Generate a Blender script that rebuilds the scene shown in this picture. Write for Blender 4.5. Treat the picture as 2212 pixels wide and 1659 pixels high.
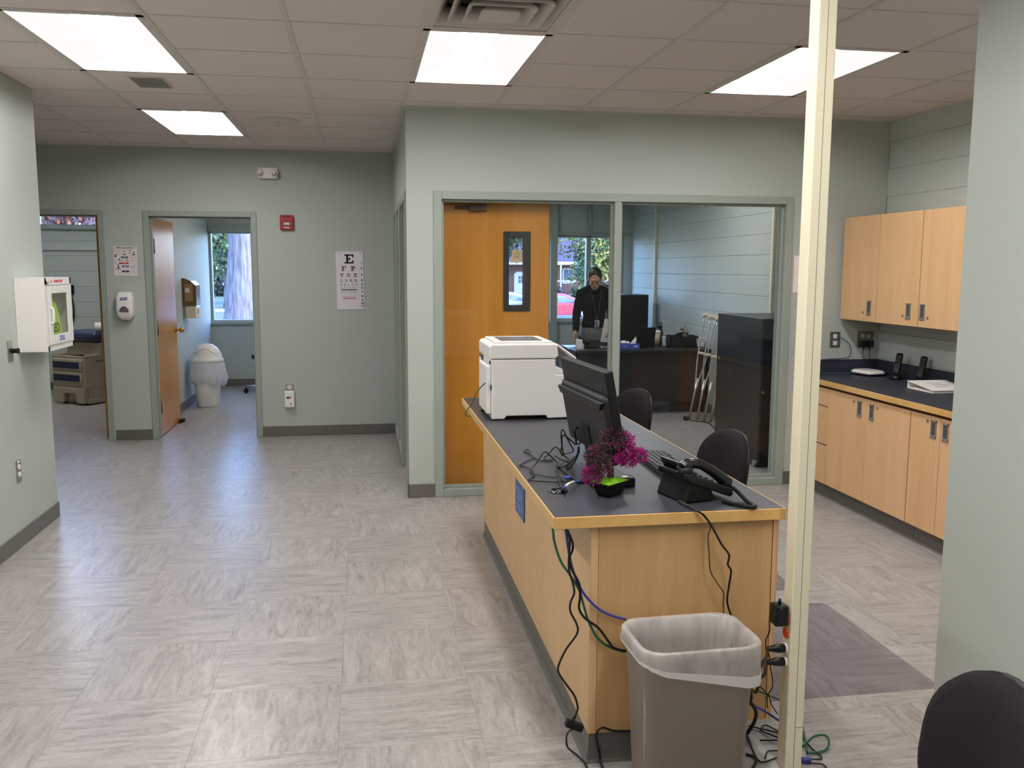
import bpy, bmesh, math, random
from mathutils import Vector, Matrix

for o in list(bpy.data.objects):
    bpy.data.objects.remove(o, do_unlink=True)
SC = bpy.context.scene
COL = SC.collection
PI = math.pi
RND = random.Random(11)

# ------------------------------------------------------------------ camera, sky, exposure
CAM_H = 1.65
cam_d = bpy.data.cameras.new('camera')
cam_d.sensor_fit = 'HORIZONTAL'
cam_d.sensor_width = 36.0
cam_d.lens = 1944.42 / 2212.0 * 36.0
cam_d.clip_start = 0.05
cam_d.clip_end = 500
cam = bpy.data.objects.new('camera', cam_d)
COL.objects.link(cam)
_f = Vector((0.1621787, 0.9783992, -0.12819156))
_r = Vector((0.98661156, -0.16304382, 0.0037868))
_u = Vector((0.01719584, 0.12708942, 0.9917422))
_m = Matrix(((_r.x, _u.x, -_f.x), (_r.y, _u.y, -_f.y), (_r.z, _u.z, -_f.z))).to_4x4()
_m.translation = Vector((0, 0, CAM_H))
cam.matrix_world = _m
SC.camera = cam

SKY_STRENGTH = 2.6
SUN_STRENGTH = 1.2
LAMP = 37.0            # radiance of the troffers' lens
LAMP_WING = 1.0
world = bpy.data.worlds.new('sky')
SC.world = world
world.use_nodes = True
wn = world.node_tree
wn.nodes.clear()
w_out = wn.nodes.new('ShaderNodeOutputWorld')
w_bg = wn.nodes.new('ShaderNodeBackground')
w_sky = wn.nodes.new('ShaderNodeTexSky')
w_sky.sky_type = 'NISHITA'
w_sky.sun_disc = False
w_sky.sun_elevation = math.radians(32)
w_sky.sun_rotation = math.radians(120)
w_bg.inputs['Strength'].default_value = SKY_STRENGTH
# the camera is balanced for the warm lamps, so daylight reads blue
w_bal = wn.nodes.new('ShaderNodeMix')
w_bal.data_type = 'RGBA'
w_bal.blend_type = 'MULTIPLY'
w_bal.inputs[0].default_value = 1.0
w_bal.inputs[7].default_value = (0.74, 0.90, 1.30, 1.0)
wn.links.new(w_sky.outputs[0], w_bal.inputs[6])
wn.links.new(w_bal.outputs[2], w_bg.inputs[0])
wn.links.new(w_bg.outputs[0], w_out.inputs[0])

sun_d = bpy.data.lights.new('sun', 'SUN')
sun_d.energy = SUN_STRENGTH
sun_d.color = (1.0, 0.93, 0.82)
sun_d.angle = 0.02
sun = bpy.data.objects.new('sun', sun_d)
COL.objects.link(sun)
sun.rotation_euler = Vector((-0.85, 0.12, -0.55)).to_track_quat('-Z', 'Y').to_euler()
sun.location = (20, -20, 30)

SC.view_settings.view_transform = 'Standard'
SC.view_settings.look = 'None'
SC.view_settings.gamma = 1.0
SC.view_settings.use_curve_mapping = False
SC.view_settings.exposure = 0.0
try:
    SC.cycles.max_bounces = 10
    SC.cycles.diffuse_bounces = 6
    SC.cycles.transparent_max_bounces = 16
    SC.cycles.sample_clamp_indirect = 6.0
    SC.cycles.caustics_reflective = False
    SC.cycles.caustics_refractive = False
except Exception:
    pass

# ------------------------------------------------------------------ materials
def lin(c):
    c = c / 255.0
    return c / 12.92 if c <= 0.04045 else ((c + 0.055) / 1.055) ** 2.4
def rgb(r, g, b):
    return (lin(r), lin(g), lin(b), 1.0)

MATS = {}
def new_mat(name):
    m = bpy.data.materials.new(name)
    m.use_nodes = True
    m.node_tree.nodes.clear()
    return m, m.node_tree.nodes, m.node_tree.links

def mat(name, col, rough=0.5, metal=0.0, spec=0.5, vary=None, bump=None, coat=0.0):
    """vary = (scale xyz, amount, detail); bump = (scale, strength)"""
    if name in MATS:
        return MATS[name]
    m, n, l = new_mat(name)
    out = n.new('ShaderNodeOutputMaterial')
    b = n.new('ShaderNodeBsdfPrincipled')
    b.inputs['Base Color'].default_value = col
    b.inputs['Roughness'].default_value = rough
    b.inputs['Metallic'].default_value = metal
    b.inputs['Specular IOR Level'].default_value = spec
    b.inputs['Coat Weight'].default_value = coat
    l.new(b.outputs[0], out.inputs[0])
    tc = n.new('ShaderNodeTexCoord')
    if vary:
        sc, amt, det = vary
        mp = n.new('ShaderNodeMapping')
        mp.inputs['Scale'].default_value = sc
        nz = n.new('ShaderNodeTexNoise')
        nz.inputs['Scale'].default_value = 1.0
        nz.inputs['Detail'].default_value = det
        l.new(tc.outputs['Object'], mp.inputs[0])
        l.new(mp.outputs[0], nz.inputs['Vector'])
        rp = n.new('ShaderNodeValToRGB')
        rp.color_ramp.elements[0].position = 0.3
        rp.color_ramp.elements[1].position = 0.7
        rp.color_ramp.elements[0].color = (col[0] * (1 - amt), col[1] * (1 - amt), col[2] * (1 - amt * 0.9), 1)
        rp.color_ramp.elements[1].color = (col[0] * (1 + amt), col[1] * (1 + amt), col[2] * (1 + amt), 1)
        l.new(nz.outputs['Fac'], rp.inputs[0])
        l.new(rp.outputs[0], b.inputs['Base Color'])
    if bump:
        nb = n.new('ShaderNodeTexNoise')
        nb.inputs['Scale'].default_value = bump[0]
        nb.inputs['Detail'].default_value = 4
        l.new(tc.outputs['Object'], nb.inputs['Vector'])
        bp = n.new('ShaderNodeBump')
        bp.inputs['Strength'].default_value = bump[1]
        bp.inputs['Distance'].default_value = 0.004
        l.new(nb.outputs['Fac'], bp.inputs['Height'])
        l.new(bp.outputs[0], b.inputs['Normal'])
    MATS[name] = m
    return m

def emit_mat(name, col, strength):
    if name in MATS:
        return MATS[name]
    m, n, l = new_mat(name)
    out = n.new('ShaderNodeOutputMaterial')
    e = n.new('ShaderNodeEmission')
    e.inputs[0].default_value = col
    e.inputs[1].default_value = strength
    l.new(e.outputs[0], out.inputs[0])
    MATS[name] = m
    return m

def glass_mat(name, tint=(0.93, 0.96, 0.95, 1), base=0.045, gain=0.7):
    m, n, l = new_mat(name)
    out = n.new('ShaderNodeOutputMaterial')
    tr = n.new('ShaderNodeBsdfTransparent')
    tr.inputs[0].default_value = tint
    gl = n.new('ShaderNodeBsdfGlossy')
    gl.inputs['Roughness'].default_value = 0.0
    lw = n.new('ShaderNodeLayerWeight')
    lw.inputs[0].default_value = 0.5
    p = n.new('ShaderNodeMath'); p.operation = 'POWER'; p.inputs[1].default_value = 4.5
    ml = n.new('ShaderNodeMath'); ml.operation = 'MULTIPLY_ADD'
    ml.inputs[1].default_value = gain; ml.inputs[2].default_value = base
    l.new(lw.outputs['Facing'], p.inputs[0]); l.new(p.outputs[0], ml.inputs[0])
    mx = n.new('ShaderNodeMixShader')
    l.new(ml.outputs[0], mx.inputs[0]); l.new(tr.outputs[0], mx.inputs[1]); l.new(gl.outputs[0], mx.inputs[2])
    l.new(mx.outputs[0], out.inputs[0])
    MATS[name] = m
    return m

def film_mat(name, col, clear, rough=0.35, folds=0.0):
    """thin translucent plastic: clear share transparent, the rest diffuse + translucent + a little gloss"""
    m, n, l = new_mat(name)
    out = n.new('ShaderNodeOutputMaterial')
    tr = n.new('ShaderNodeBsdfTransparent')
    tr.inputs[0].default_value = (0.96, 0.96, 0.96, 1)
    df = n.new('ShaderNodeBsdfDiffuse'); df.inputs[0].default_value = col
    tl = n.new('ShaderNodeBsdfTranslucent'); tl.inputs[0].default_value = col
    gl = n.new('ShaderNodeBsdfGlossy'); gl.inputs['Roughness'].default_value = rough
    m1 = n.new('ShaderNodeMixShader'); m1.inputs[0].default_value = 0.4
    m2 = n.new('ShaderNodeMixShader'); m2.inputs[0].default_value = 0.06
    m3 = n.new('ShaderNodeMixShader'); m3.inputs[0].default_value = clear
    if folds:
        tc = n.new('ShaderNodeTexCoord'); nz = n.new('ShaderNodeTexNoise')
        nz.inputs['Scale'].default_value = 1.0; nz.inputs['Detail'].default_value = 3; nz.inputs['Distortion'].default_value = 0.8
        fm = n.new('ShaderNodeMapping'); fm.inputs['Scale'].default_value = (13.0, 13.0, 5.0); fm.inputs['Rotation'].default_value = (0.3, 0.5, 0.2)
        l.new(tc.outputs['Object'], fm.inputs[0])
        l.new(fm.outputs[0], nz.inputs['Vector'])
        mr = n.new('ShaderNodeMapRange'); mr.inputs[1].default_value = 0.32; mr.inputs[2].default_value = 0.68
        mr.inputs[3].default_value = clear - folds; mr.inputs[4].default_value = clear + folds
        l.new(nz.outputs['Fac'], mr.inputs[0]); l.new(mr.outputs[0], m3.inputs[0])
        bp = n.new('ShaderNodeBump'); bp.inputs['Strength'].default_value = 0.9; bp.inputs['Distance'].default_value = 0.012
        l.new(nz.outputs['Fac'], bp.inputs['Height'])
        for q in (df, tl, gl):
            l.new(bp.outputs[0], q.inputs['Normal'])
    l.new(df.outputs[0], m1.inputs[1]); l.new(tl.outputs[0], m1.inputs[2])
    l.new(m1.outputs[0], m2.inputs[1]); l.new(gl.outputs[0], m2.inputs[2])
    l.new(m2.outputs[0], m3.inputs[1]); l.new(tr.outputs[0], m3.inputs[2])
    l.new(m3.outputs[0], out.inputs[0])
    MATS[name] = m
    return m

def floor_mat():
    m, n, l = new_mat('linoleum')
    out = n.new('ShaderNodeOutputMaterial')
    b = n.new('ShaderNodeBsdfPrincipled')
    l.new(b.outputs[0], out.inputs[0])
    tc = n.new('ShaderNodeTexCoord')
    oi = n.new('ShaderNodeObjectInfo')
    sh = n.new('ShaderNodeVectorMath'); sh.operation = 'SCALE'
    cx = n.new('ShaderNodeCombineXYZ')
    for k in range(3):
        l.new(oi.outputs['Random'], cx.inputs[k])
    l.new(cx.outputs[0], sh.inputs[0]); sh.inputs['Scale'].default_value = 57.0
    ad = n.new('ShaderNodeVectorMath'); ad.operation = 'ADD'
    l.new(tc.outputs['Object'], ad.inputs[0]); l.new(sh.outputs[0], ad.inputs[1])
    def noise(scale, det, rough, dist=0.0):
        mp = n.new('ShaderNodeMapping'); mp.inputs['Scale'].default_value = scale
        l.new(ad.outputs[0], mp.inputs[0])
        nz = n.new('ShaderNodeTexNoise'); nz.inputs['Scale'].default_value = 1.0
        nz.inputs['Detail'].default_value = det; nz.inputs['Roughness'].default_value = rough
        nz.inputs['Distortion'].default_value = dist
        l.new(mp.outputs[0], nz.inputs['Vector'])
        return nz
    n1 = noise((4.5, 24.0, 1), 4, 0.58, 1.1)
    n2 = noise((11.0, 90.0, 1), 3, 0.6)
    n3 = noise((55.0, 75.0, 1), 2, 0.5)
    mx = n.new('ShaderNodeMix'); mx.data_type = 'FLOAT'; mx.inputs[0].default_value = 0.22
    l.new(n1.outputs['Fac'], mx.inputs[2]); l.new(n2.outputs['Fac'], mx.inputs[3])
    mx2 = n.new('ShaderNodeMix'); mx2.data_type = 'FLOAT'; mx2.inputs[0].default_value = 0.2
    l.new(mx.outputs[0], mx2.inputs[2]); l.new(n3.outputs['Fac'], mx2.inputs[3])
    rp = n.new('ShaderNodeValToRGB')
    e = rp.color_ramp.elements
    e[0].position = 0.31; e[0].color = rgb(124, 119, 116)
    e[1].position = 0.69; e[1].color = rgb(181, 177, 174)
    x = e.new(0.47); x.color = rgb(155, 150, 147)
    l.new(mx2.outputs[0], rp.inputs[0])
    l.new(rp.outputs[0], b.inputs['Base Color'])
    b.inputs['Roughness'].default_value = 0.31
    b.inputs['Specular IOR Level'].default_value = 0.55
    MATS['linoleum'] = m
    return m

def wood_mat(name, c1, c2, scale=(9, 9, 0.8), rough=0.42):
    m, n, l = new_mat(name)
    out = n.new('ShaderNodeOutputMaterial')
    b = n.new('ShaderNodeBsdfPrincipled')
    l.new(b.outputs[0], out.inputs[0])
    tc = n.new('ShaderNodeTexCoord')
    mp = n.new('ShaderNodeMapping'); mp.inputs['Scale'].default_value = scale
    l.new(tc.outputs['Object'], mp.inputs[0])
    nz = n.new('ShaderNodeTexNoise'); nz.inputs['Scale'].default_value = 1.0
    nz.inputs['Detail'].default_value = 5; nz.inputs['Distortion'].default_value = 0.6
    l.new(mp.outputs[0], nz.inputs['Vector'])
    mp2 = n.new('ShaderNodeMapping'); mp2.inputs['Scale'].default_value = tuple(s * 9 for s in scale)
    l.new(tc.outputs['Object'], mp2.inputs[0])
    nz2 = n.new('ShaderNodeTexNoise'); nz2.inputs['Scale'].default_value = 1.0
    l.new(mp2.outputs[0], nz2.inputs['Vector'])
    mx = n.new('ShaderNodeMix'); mx.data_type = 'FLOAT'; mx.inputs[0].default_value = 0.3
    l.new(nz.outputs['Fac'], mx.inputs[2]); l.new(nz2.outputs['Fac'], mx.inputs[3])
    rp = n.new('ShaderNodeValToRGB')
    rp.color_ramp.elements[0].position = 0.32; rp.color_ramp.elements[0].color = c1
    rp.color_ramp.elements[1].position = 0.66; rp.color_ramp.elements[1].color = c2
    l.new(mx.outputs[0], rp.inputs[0]); l.new(rp.outputs[0], b.inputs['Base Color'])
    b.inputs['Roughness'].default_value = rough
    MATS[name] = m
    return m

M_PAINT = mat('wall_paint', rgb(179, 186, 180), 0.55, spec=0.3, bump=(220, 0.05))
M_BLOCK = mat('block_paint', rgb(190, 199, 195), 0.5, spec=0.3, bump=(90, 0.12))
M_JOINT = mat('block_joint', rgb(178, 188, 183), 0.6)
M_FRAME = mat('frame_paint', rgb(153, 163, 154), 0.38)
M_BASE = mat('base_rubber', rgb(104, 102, 96), 0.45)
M_CEIL = mat('ceiling_slab', rgb(190, 184, 178), 0.9)
M_TILE = mat('ceiling_tile', rgb(222, 212, 208), 0.92, spec=0.1, vary=((160, 160, 160), 0.035, 3), bump=(260, 0.12))
M_RAIL = mat('ceiling_rail', rgb(206, 199, 193), 0.5)
M_FLOOR = floor_mat()
M_MAPLE = wood_mat('maple', rgb(216, 171, 122), rgb(229, 188, 141))
M_MAPLE_Y = wood_mat('maple_desk', rgb(204, 163, 112), rgb(220, 182, 132), (1.5, 3.2, 2.2))
M_EDGE = wood_mat('maple_edge', rgb(205, 160, 95), rgb(222, 180, 112), (3, 3, 3), 0.3)
M_DOOR = wood_mat('door_veneer', rgb(194, 126, 42), rgb(210, 142, 54), (7, 7, 0.7), 0.24)
M_DEDGE = wood_mat('door_edge', rgb(206, 128, 36), rgb(216, 140, 44), (9, 9, 0.7), 0.4)
M_LAM = mat('dark_laminate', rgb(56, 56, 64), 0.42, vary=((350, 350, 350), 0.12, 2))
M_LAM2 = mat('navy_laminate', rgb(50, 53, 66), 0.42, vary=((350, 350, 350), 0.12, 2))
M_WHITE = mat('white_plastic', rgb(228, 224, 220), 0.42)
M_WHITE2 = mat('white_gloss', rgb(236, 233, 230), 0.25)
M_CREAM = mat('cream_metal', rgb(233, 224, 196), 0.45)
M_BLACK = mat('black_plastic', rgb(17, 17, 18), 0.4, spec=0.4)
M_BLACKM = mat('black_matte', rgb(14, 14, 15), 0.6, spec=0.3)
M_GREYP = mat('grey_plastic', rgb(88, 88, 90), 0.5)
M_STEEL = mat('brushed_steel', rgb(176, 174, 168), 0.35, metal=0.9)
M_ALU = mat('aluminium', rgb(205, 205, 203), 0.28, metal=0.85)
M_CHROME = mat('chrome', rgb(220, 220, 222), 0.12, metal=1.0)
M_BRASS = mat('brass', rgb(206, 160, 84), 0.22, metal=1.0)
M_FABRIC = mat('chair_fabric', rgb(36, 32, 34), 0.95, spec=0.15, vary=((400, 400, 400), 0.3, 2), bump=(900, 0.3))
M_PAPER = mat('paper', rgb(238, 234, 232), 0.7)
M_INK = mat('ink', rgb(28, 25, 28), 0.7)
M_INKG = mat('pale_ink', rgb(165, 160, 165), 0.7)
M_RED = mat('red_ink', rgb(205, 60, 50), 0.6)
M_BLUEI = mat('blue_ink', rgb(50, 80, 190), 0.6)
M_GLASS = glass_mat('pane_glass', (0.945, 0.96, 0.957, 1), 0.022, 0.4)
M_WGLASS = glass_mat('window_glass', (0.985, 0.99, 0.99, 1), 0.018, 0.35)
M_LENS = emit_mat('lamp_lens', (1.0, 0.968, 0.945, 1), LAMP)
M_WING = emit_mat('lamp_wing', (1.0, 0.978, 0.968, 1), LAMP_WING)

# ------------------------------------------------------------------ mesh builder
def spline(pts, n=8):
    P = [Vector(p) for p in pts]
    if len(P) < 3:
        return P
    P = [P[0] * 2 - P[1]] + P + [P[-1] * 2 - P[-2]]
    out = []
    for i in range(1, len(P) - 2):
        a, b, c, d = P[i - 1], P[i], P[i + 1], P[i + 2]
        for k in range(n):
            t = k / n
            out.append(0.5 * ((2 * b) + (c - a) * t + (2 * a - 5 * b + 4 * c - d) * t * t + (3 * b - a - 3 * c + d) * t ** 3))
    out.append(P[-2])
    return out

class MB:
    def __init__(s):
        s.v = []; s.f = []; s.sm = []
    def add(s, vs, fs, smooth=False, M=None):
        k = len(s.v)
        for p in vs:
            p = Vector(p)
            if M is not None:
                p = M @ p
            s.v.append(tuple(p))
        for f in fs:
            s.f.append(tuple(i + k for i in f)); s.sm.append(smooth)
        return s
    def box(s, x0, y0, z0, x1, y1, z1, M=None):
        vs = [(x0, y0, z0), (x1, y0, z0), (x1, y1, z0), (x0, y1, z0), (x0, y0, z1), (x1, y0, z1), (x1, y1, z1), (x0, y1, z1)]
        return s.add(vs, [(0, 3, 2, 1), (4, 5, 6, 7), (0, 1, 5, 4), (1, 2, 6, 5), (2, 3, 7, 6), (3, 0, 4, 7)], False, M)
    def cbox(s, c, d, M=None):
        return s.box(c[0] - d[0] / 2, c[1] - d[1] / 2, c[2] - d[2] / 2, c[0] + d[0] / 2, c[1] + d[1] / 2, c[2] + d[2] / 2, M)
    def loft(s, loops, smooth=True, caps=True, closed=False, M=None):
        n = len(loops[0]); vs = [p for L in loops for p in L]; fs = []
        m = len(loops)
        for i in range(m if closed else m - 1):
            a = i * n; b = ((i + 1) % m) * n
            for j in range(n):
                j2 = (j + 1) % n
                fs.append((a + j, a + j2, b + j2, b + j))
        s.add(vs, fs, smooth, M)
        if caps and not closed:
            k = len(s.v) - len(vs)
            s.f.append(tuple(k + j for j in range(n))[::-1]); s.sm.append(False)
            s.f.append(tuple(k + (m - 1) * n + j for j in range(n))); s.sm.append(False)
        return s
    def tube(s, pts, r, n=8, M=None, caps=True):
        P = [Vector(p) for p in pts]
        rs = r if isinstance(r, (list, tuple)) else [r] * len(P)
        loops = []; up = None
        for i, p in enumerate(P):
            t = (P[min(i + 1, len(P) - 1)] - P[max(i - 1, 0)])
            if t.length < 1e-9:
                t = Vector((0, 0, 1))
            t.normalize()
            if up is None:
                up = Vector((0, 0, 1)) if abs(t.z) < 0.9 else Vector((1, 0, 0))
            a = up - t * up.dot(t)
            if a.length < 1e-6:
                a = Vector((1, 0, 0)) - t * t.x
            a.normalize(); b = t.cross(a); up = a
            loops.append([p + (a * math.cos(2 * PI * k / n) + b * math.sin(2 * PI * k / n)) * rs[i] for k in range(n)])
        return s.loft(loops, True, caps, False, M)
    def cyl(s, p0, p1, r0, r1=None, n=16, M=None):
        return s.tube([p0, p1], [r0, r0 if r1 is None else r1], n, M)
    def lathe(s, prof, n=24, c=(0, 0, 0), M=None, caps=True):
        loops = [[(c[0] + r * math.cos(2 * PI * k / n), c[1] + r * math.sin(2 * PI * k / n), c[2] + z) for k in range(n)] for r, z in prof]
        return s.loft(loops, True, caps, False, M)
    def sphere(s, c, r, nu=16, nv=10, M=None):
        rr = r if isinstance(r, (list, tuple)) else (r, r, r)
        loops = []
        for i in range(nv + 1):
            th = PI * i / nv
            st = max(math.sin(th), 1e-3)
            loops.append([(c[0] + rr[0] * st * math.cos(2 * PI * k / nu), c[1] + rr[1] * st * math.sin(2 * PI * k / nu), c[2] - rr[2] * math.cos(th)) for k in range(nu)])
        return s.loft(loops, True, True, False, M)
    def prism(s, poly, a, b, axis='z', smooth=False, M=None):
        def P(u, v, w):
            return {'z': (u, v, w), 'y': (u, w, v), 'x': (w, u, v)}[axis]
        return s.loft([[P(u, v, a) for u, v in poly], [P(u, v, b) for u, v in poly]], smooth, True, False, M)
    def build(s, name, material, parent=None, bevel=0.0, seg=2, loc=None, rot=None, sub=0, kind=None):
        me = bpy.data.meshes.new(name)
        me.from_pydata(s.v, [], s.f)
        me.polygons.foreach_set('use_smooth', s.sm)
        bm = bmesh.new(); bm.from_mesh(me)
        bmesh.ops.recalc_face_normals(bm, faces=bm.faces)
        bm.to_mesh(me); bm.free()
        me.materials.append(material)
        me.update()
        o = bpy.data.objects.new(name, me)
        COL.objects.link(o)
        if parent is not None:
            o.parent = parent
        if loc is not None:
            o.location = loc
        if rot is not None:
            o.rotation_euler = rot
        if bevel > 0:
            b = o.modifiers.new('edge', 'BEVEL'); b.width = bevel; b.segments = seg
            b.limit_method = 'ANGLE'; b.angle_limit = math.radians(35)
        if sub:
            q = o.modifiers.new('sub', 'SUBSURF'); q.levels = sub; q.render_levels = sub
        if kind:
            o['kind'] = kind
        return o

def rrect(w, h, r, n=5, cx=0, cy=0):
    pts = []
    for qx, qy, a0 in ((1, 1, 0), (-1, 1, 90), (-1, -1, 180), (1, -1, 270)):
        for k in range(n + 1):
            a = math.radians(a0 + 90 * k / n)
            pts.append((cx + qx * (w / 2 - r) + r * math.cos(a), cy + qy * (h / 2 - r) + r * math.sin(a)))
    return pts

def thing(name, label, cat, loc=(0, 0, 0), rz=0.0, group=None):
    o = bpy.data.objects.new(name, None)
    o.empty_display_size = 0.05
    COL.objects.link(o)
    o.location = loc; o.rotation_euler = (0, 0, rz)
    o['label'] = label; o['category'] = cat
    if group:
        o['group'] = group
    return o
def tag(o, label, cat, group=None, kind=None):
    o['label'] = label; o['category'] = cat
    if group:
        o['group'] = group
    if kind:
        o['kind'] = kind
    return o
def struct(o, label=None):
    o['kind'] = 'structure'
    if label:
        o['label'] = label
    return o
def copy_tree(o, parent=None):
    c = o.copy(); COL.objects.link(c)
    if parent is not None:
        c.parent = parent
    for ch in list(o.children):
        copy_tree(ch, c)
    return c
def inst(mesh_obj, name, parent=None, loc=(0, 0, 0), rot=(0, 0, 0)):
    c = mesh_obj.copy(); c.name = name; COL.objects.link(c)
    c.parent = parent; c.location = loc; c.rotation_euler = rot
    return c

_TEXT = {}
def text(s, size, material, parent, M, depth=0.0006, name='lettering', align='CENTER', stretch=1.0, bold=0.0):
    """flat lettering mesh; M maps text plane (x right, y up, z out) to the parent's space"""
    cu = bpy.data.curves.new('txt', 'FONT')
    cu.body = s; cu.size = size; cu.extrude = depth; cu.align_x = align; cu.align_y = 'CENTER'
    cu.resolution_u = 3; cu.offset = bold
    t = bpy.data.objects.new('txt', cu); COL.objects.link(t)
    dg = bpy.context.evaluated_depsgraph_get()
    me = bpy.data.meshes.new_from_object(t.evaluated_get(dg))
    bpy.data.objects.remove(t, do_unlink=True)
    bpy.data.curves.remove(cu)
    me.transform(Matrix.Diagonal((stretch, 1, 1, 1)))
    me.transform(M)
    me.materials.clear(); me.materials.append(material)
    o = bpy.data.objects.new(name, me); COL.objects.link(o)
    if parent is not None:
        o.parent = parent
    return o
def on_y(x, y, z, rz=0.0):      # faces -Y
    return Matrix.Translation((x, y, z)) @ Matrix.Rotation(rz, 4, 'Y') @ Matrix(((1, 0, 0, 0), (0, 0, -1, 0), (0, 1, 0, 0), (0, 0, 0, 1)))
def on_mx(x, y, z):             # faces -X (read with +Y to the left)
    return Matrix.Translation((x, y, z)) @ Matrix(((0, 0, -1, 0), (-1, 0, 0, 0), (0, 1, 0, 0), (0, 0, 0, 1)))
def on_px(x, y, z):             # faces +X
    return Matrix.Translation((x, y, z)) @ Matrix(((0, 0, 1, 0), (1, 0, 0, 0), (0, 1, 0, 0), (0, 0, 0, 1)))

def cable(name, pts, r, material, label, group=None, parent=None, n=6, sm=6):
    o = MB().tube(spline(pts, sm), r, n).build(name, material, parent)
    if parent is None:
        tag(o, label, 'cable', group)
    return o
# ------------------------------------------------------------------ the building
CH = 2.743
XR = 3.92          # right-hand block wall
YF = 6.374         # glazed wall of the office
YB = 8.96          # back wall of the hall
YE = 12.90         # outer wall
XS = 0.31          # wall between hall and office

floor = struct(MB().box(-5.1, -3.1, -0.12, 4.1, 13.1, -0.002).build('floor', M_FLOOR))
_tile = None
def in_view(x, y):
    d = Vector((x, y, -CAM_H)); w = d.dot(_f)
    if w < 0.5:
        return False
    px = 1106 + 1944.4 * d.dot(_r) / w; py = 829.5 - 1944.4 * d.dot(_u) / w
    return -260 < px < 2480 and py < 1900
for i in range(-10, 9):
    for j in range(-2, 20):
        x = -0.11 + 0.5 * i + 0.25; y = 2.97 + 0.5 * j + 0.25
        if not in_view(x, y) or x > 3.9 or x < -4.6:
            continue
        if y < 6.2 and x < -2.1:
            continue
        if y > 6.5 and x > 0.31 and (x < 1.2 or y > 10.3 or x < 0.28 * y - 0.6):
            continue
        if y > 9.0 and -1.0 < x < 0.4:
            continue
        if y < 6.4 and 0.8 < x < 1.2 and y > 2.9 and y < 5.2:
            continue
        if y > 11.5 and not (-2.05 < x < -1.2):
            continue
        if _tile is None:
            _tile = MB().box(-0.2496, -0.2496, -0.002, 0.2496, 0.2496, 0.0).build('floor_tile', M_FLOOR, floor)
            t = _tile
        else:
            t = _tile.copy(); COL.objects.link(t)
        t.location = (x, y, 0)
        t.rotation_euler = (0, 0, PI / 2 if (i + j) % 2 else (PI if RND.random() < 0.5 else 0))

# ---- ceiling: slab, rails, tiles
ROOM_LAMPS = [(2.755, 8.61), (-1.238, -0.044), (1.218, 1.20), (-3.62, 10.9), (1.55, 11.0), (-0.35, 11.0)]
cb = MB().box(-5.1, -3.1, CH + 0.10, 4.1, 13.1, CH + 0.2)
def slab(x0, y0, x1, y1):
    xs, ys = {x0, x1}, {y0, y1}
    hs = [(lx - 0.307, lx + 0.307, ly - 0.626, ly + 0.626) for lx, ly in ROOM_LAMPS]
    for h in hs:
        xs |= {min(max(q, x0), x1) for q in h[:2]}; ys |= {min(max(q, y0), y1) for q in h[2:]}
    xs, ys = sorted(xs), sorted(ys)
    for i in range(len(xs) - 1):
        for j in range(len(ys) - 1):
            cx, cy = (xs[i] + xs[i + 1]) / 2, (ys[j] + ys[j + 1]) / 2
            if not any(h[0] < cx < h[1] and h[2] < cy < h[3] for h in hs):
                cb.box(xs[i], ys[j], CH, xs[i + 1], ys[j + 1], CH + 0.11)
slab(-5.0, 9.0, 0.43, 12.95)
slab(0.31, 6.45, 4.0, 12.95)
slab(-2.1, -3.0, 4.0, 1.83)
ceil = struct(cb.build('ceiling', M_CEIL))
GX = [-0.317 + 0.614 * n for n in range(-8, 8)]
GY = [4.335 + 0.626 * n for n in range(-4, 8)]
LAMPS = [(-1.238, 4.961), (-1.238, 7.465), (0.604, 4.961), (2.446, 4.961), (-1.238, 2.457), (0.604, 2.457), (2.446, 2.457)]
SKIP = set()
def gi(x): return min(range(len(GX)), key=lambda k: abs(GX[k] - x))
def gj(y): return min(range(len(GY)), key=lambda k: abs(GY[k] - y))
for lx, ly in LAMPS:
    a, b = gi(lx - 0.307), gj(ly - 0.626)
    SKIP |= {(a, b), (a, b + 1)}
SKIP.add((gi(0.297), gj(3.709)))
VENT_TILE = (gi(-1.545), gj(5.587))
_ct = None
for i in range(len(GX) - 1):
    for j in range(len(GY)):
        x0, x1, y0 = GX[i], GX[i + 1], GY[j]
        y1 = GY[j + 1] if j + 1 < len(GY) else YB
        if (i, j) in SKIP:
            continue
        yc = (y0 + y1) / 2
        if x0 > 0.2:
            y1 = min(y1, YF)
        if x1 < -2.1:
            y0 = max(y0, 6.24)
        elif x0 < -2.02 and y1 < 6.3:
            x0 = -2.02
        x1 = min(x1, XR); x0 = max(x0, -5.0)
        if y1 - y0 < 0.05 or x1 - x0 < 0.05 or x0 < -4.2:
            continue
        full = abs(x1 - x0 - 0.614) < 1e-6 and abs(y1 - y0 - 0.626) < 1e-6
        if full and _ct is not None:
            t = _ct.copy(); COL.objects.link(t); t.location = ((x0 + x1) / 2, (y0 + y1) / 2, CH)
        else:
            w, d = (x1 - x0) / 2 - 0.004, (y1 - y0) / 2 - 0.003
            t = MB().box(-w, -d, 0.004, w, d, 0.016).build('ceiling_tile', M_TILE, ceil, loc=((x0 + x1) / 2, (y0 + y1) / 2, CH))
            if full:
                _ct = t
for x in GX:
    if x < -4.3 or x > XR:
        continue
    y0, y1 = GY[0], (YF if x > 0.31 else YB)
    if x < -2.02:
        y0 = 6.24
    MB().box(x - 0.014, y0, CH, x + 0.014, y1, CH + 0.02).build('ceiling_rail', M_RAIL, ceil)
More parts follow.
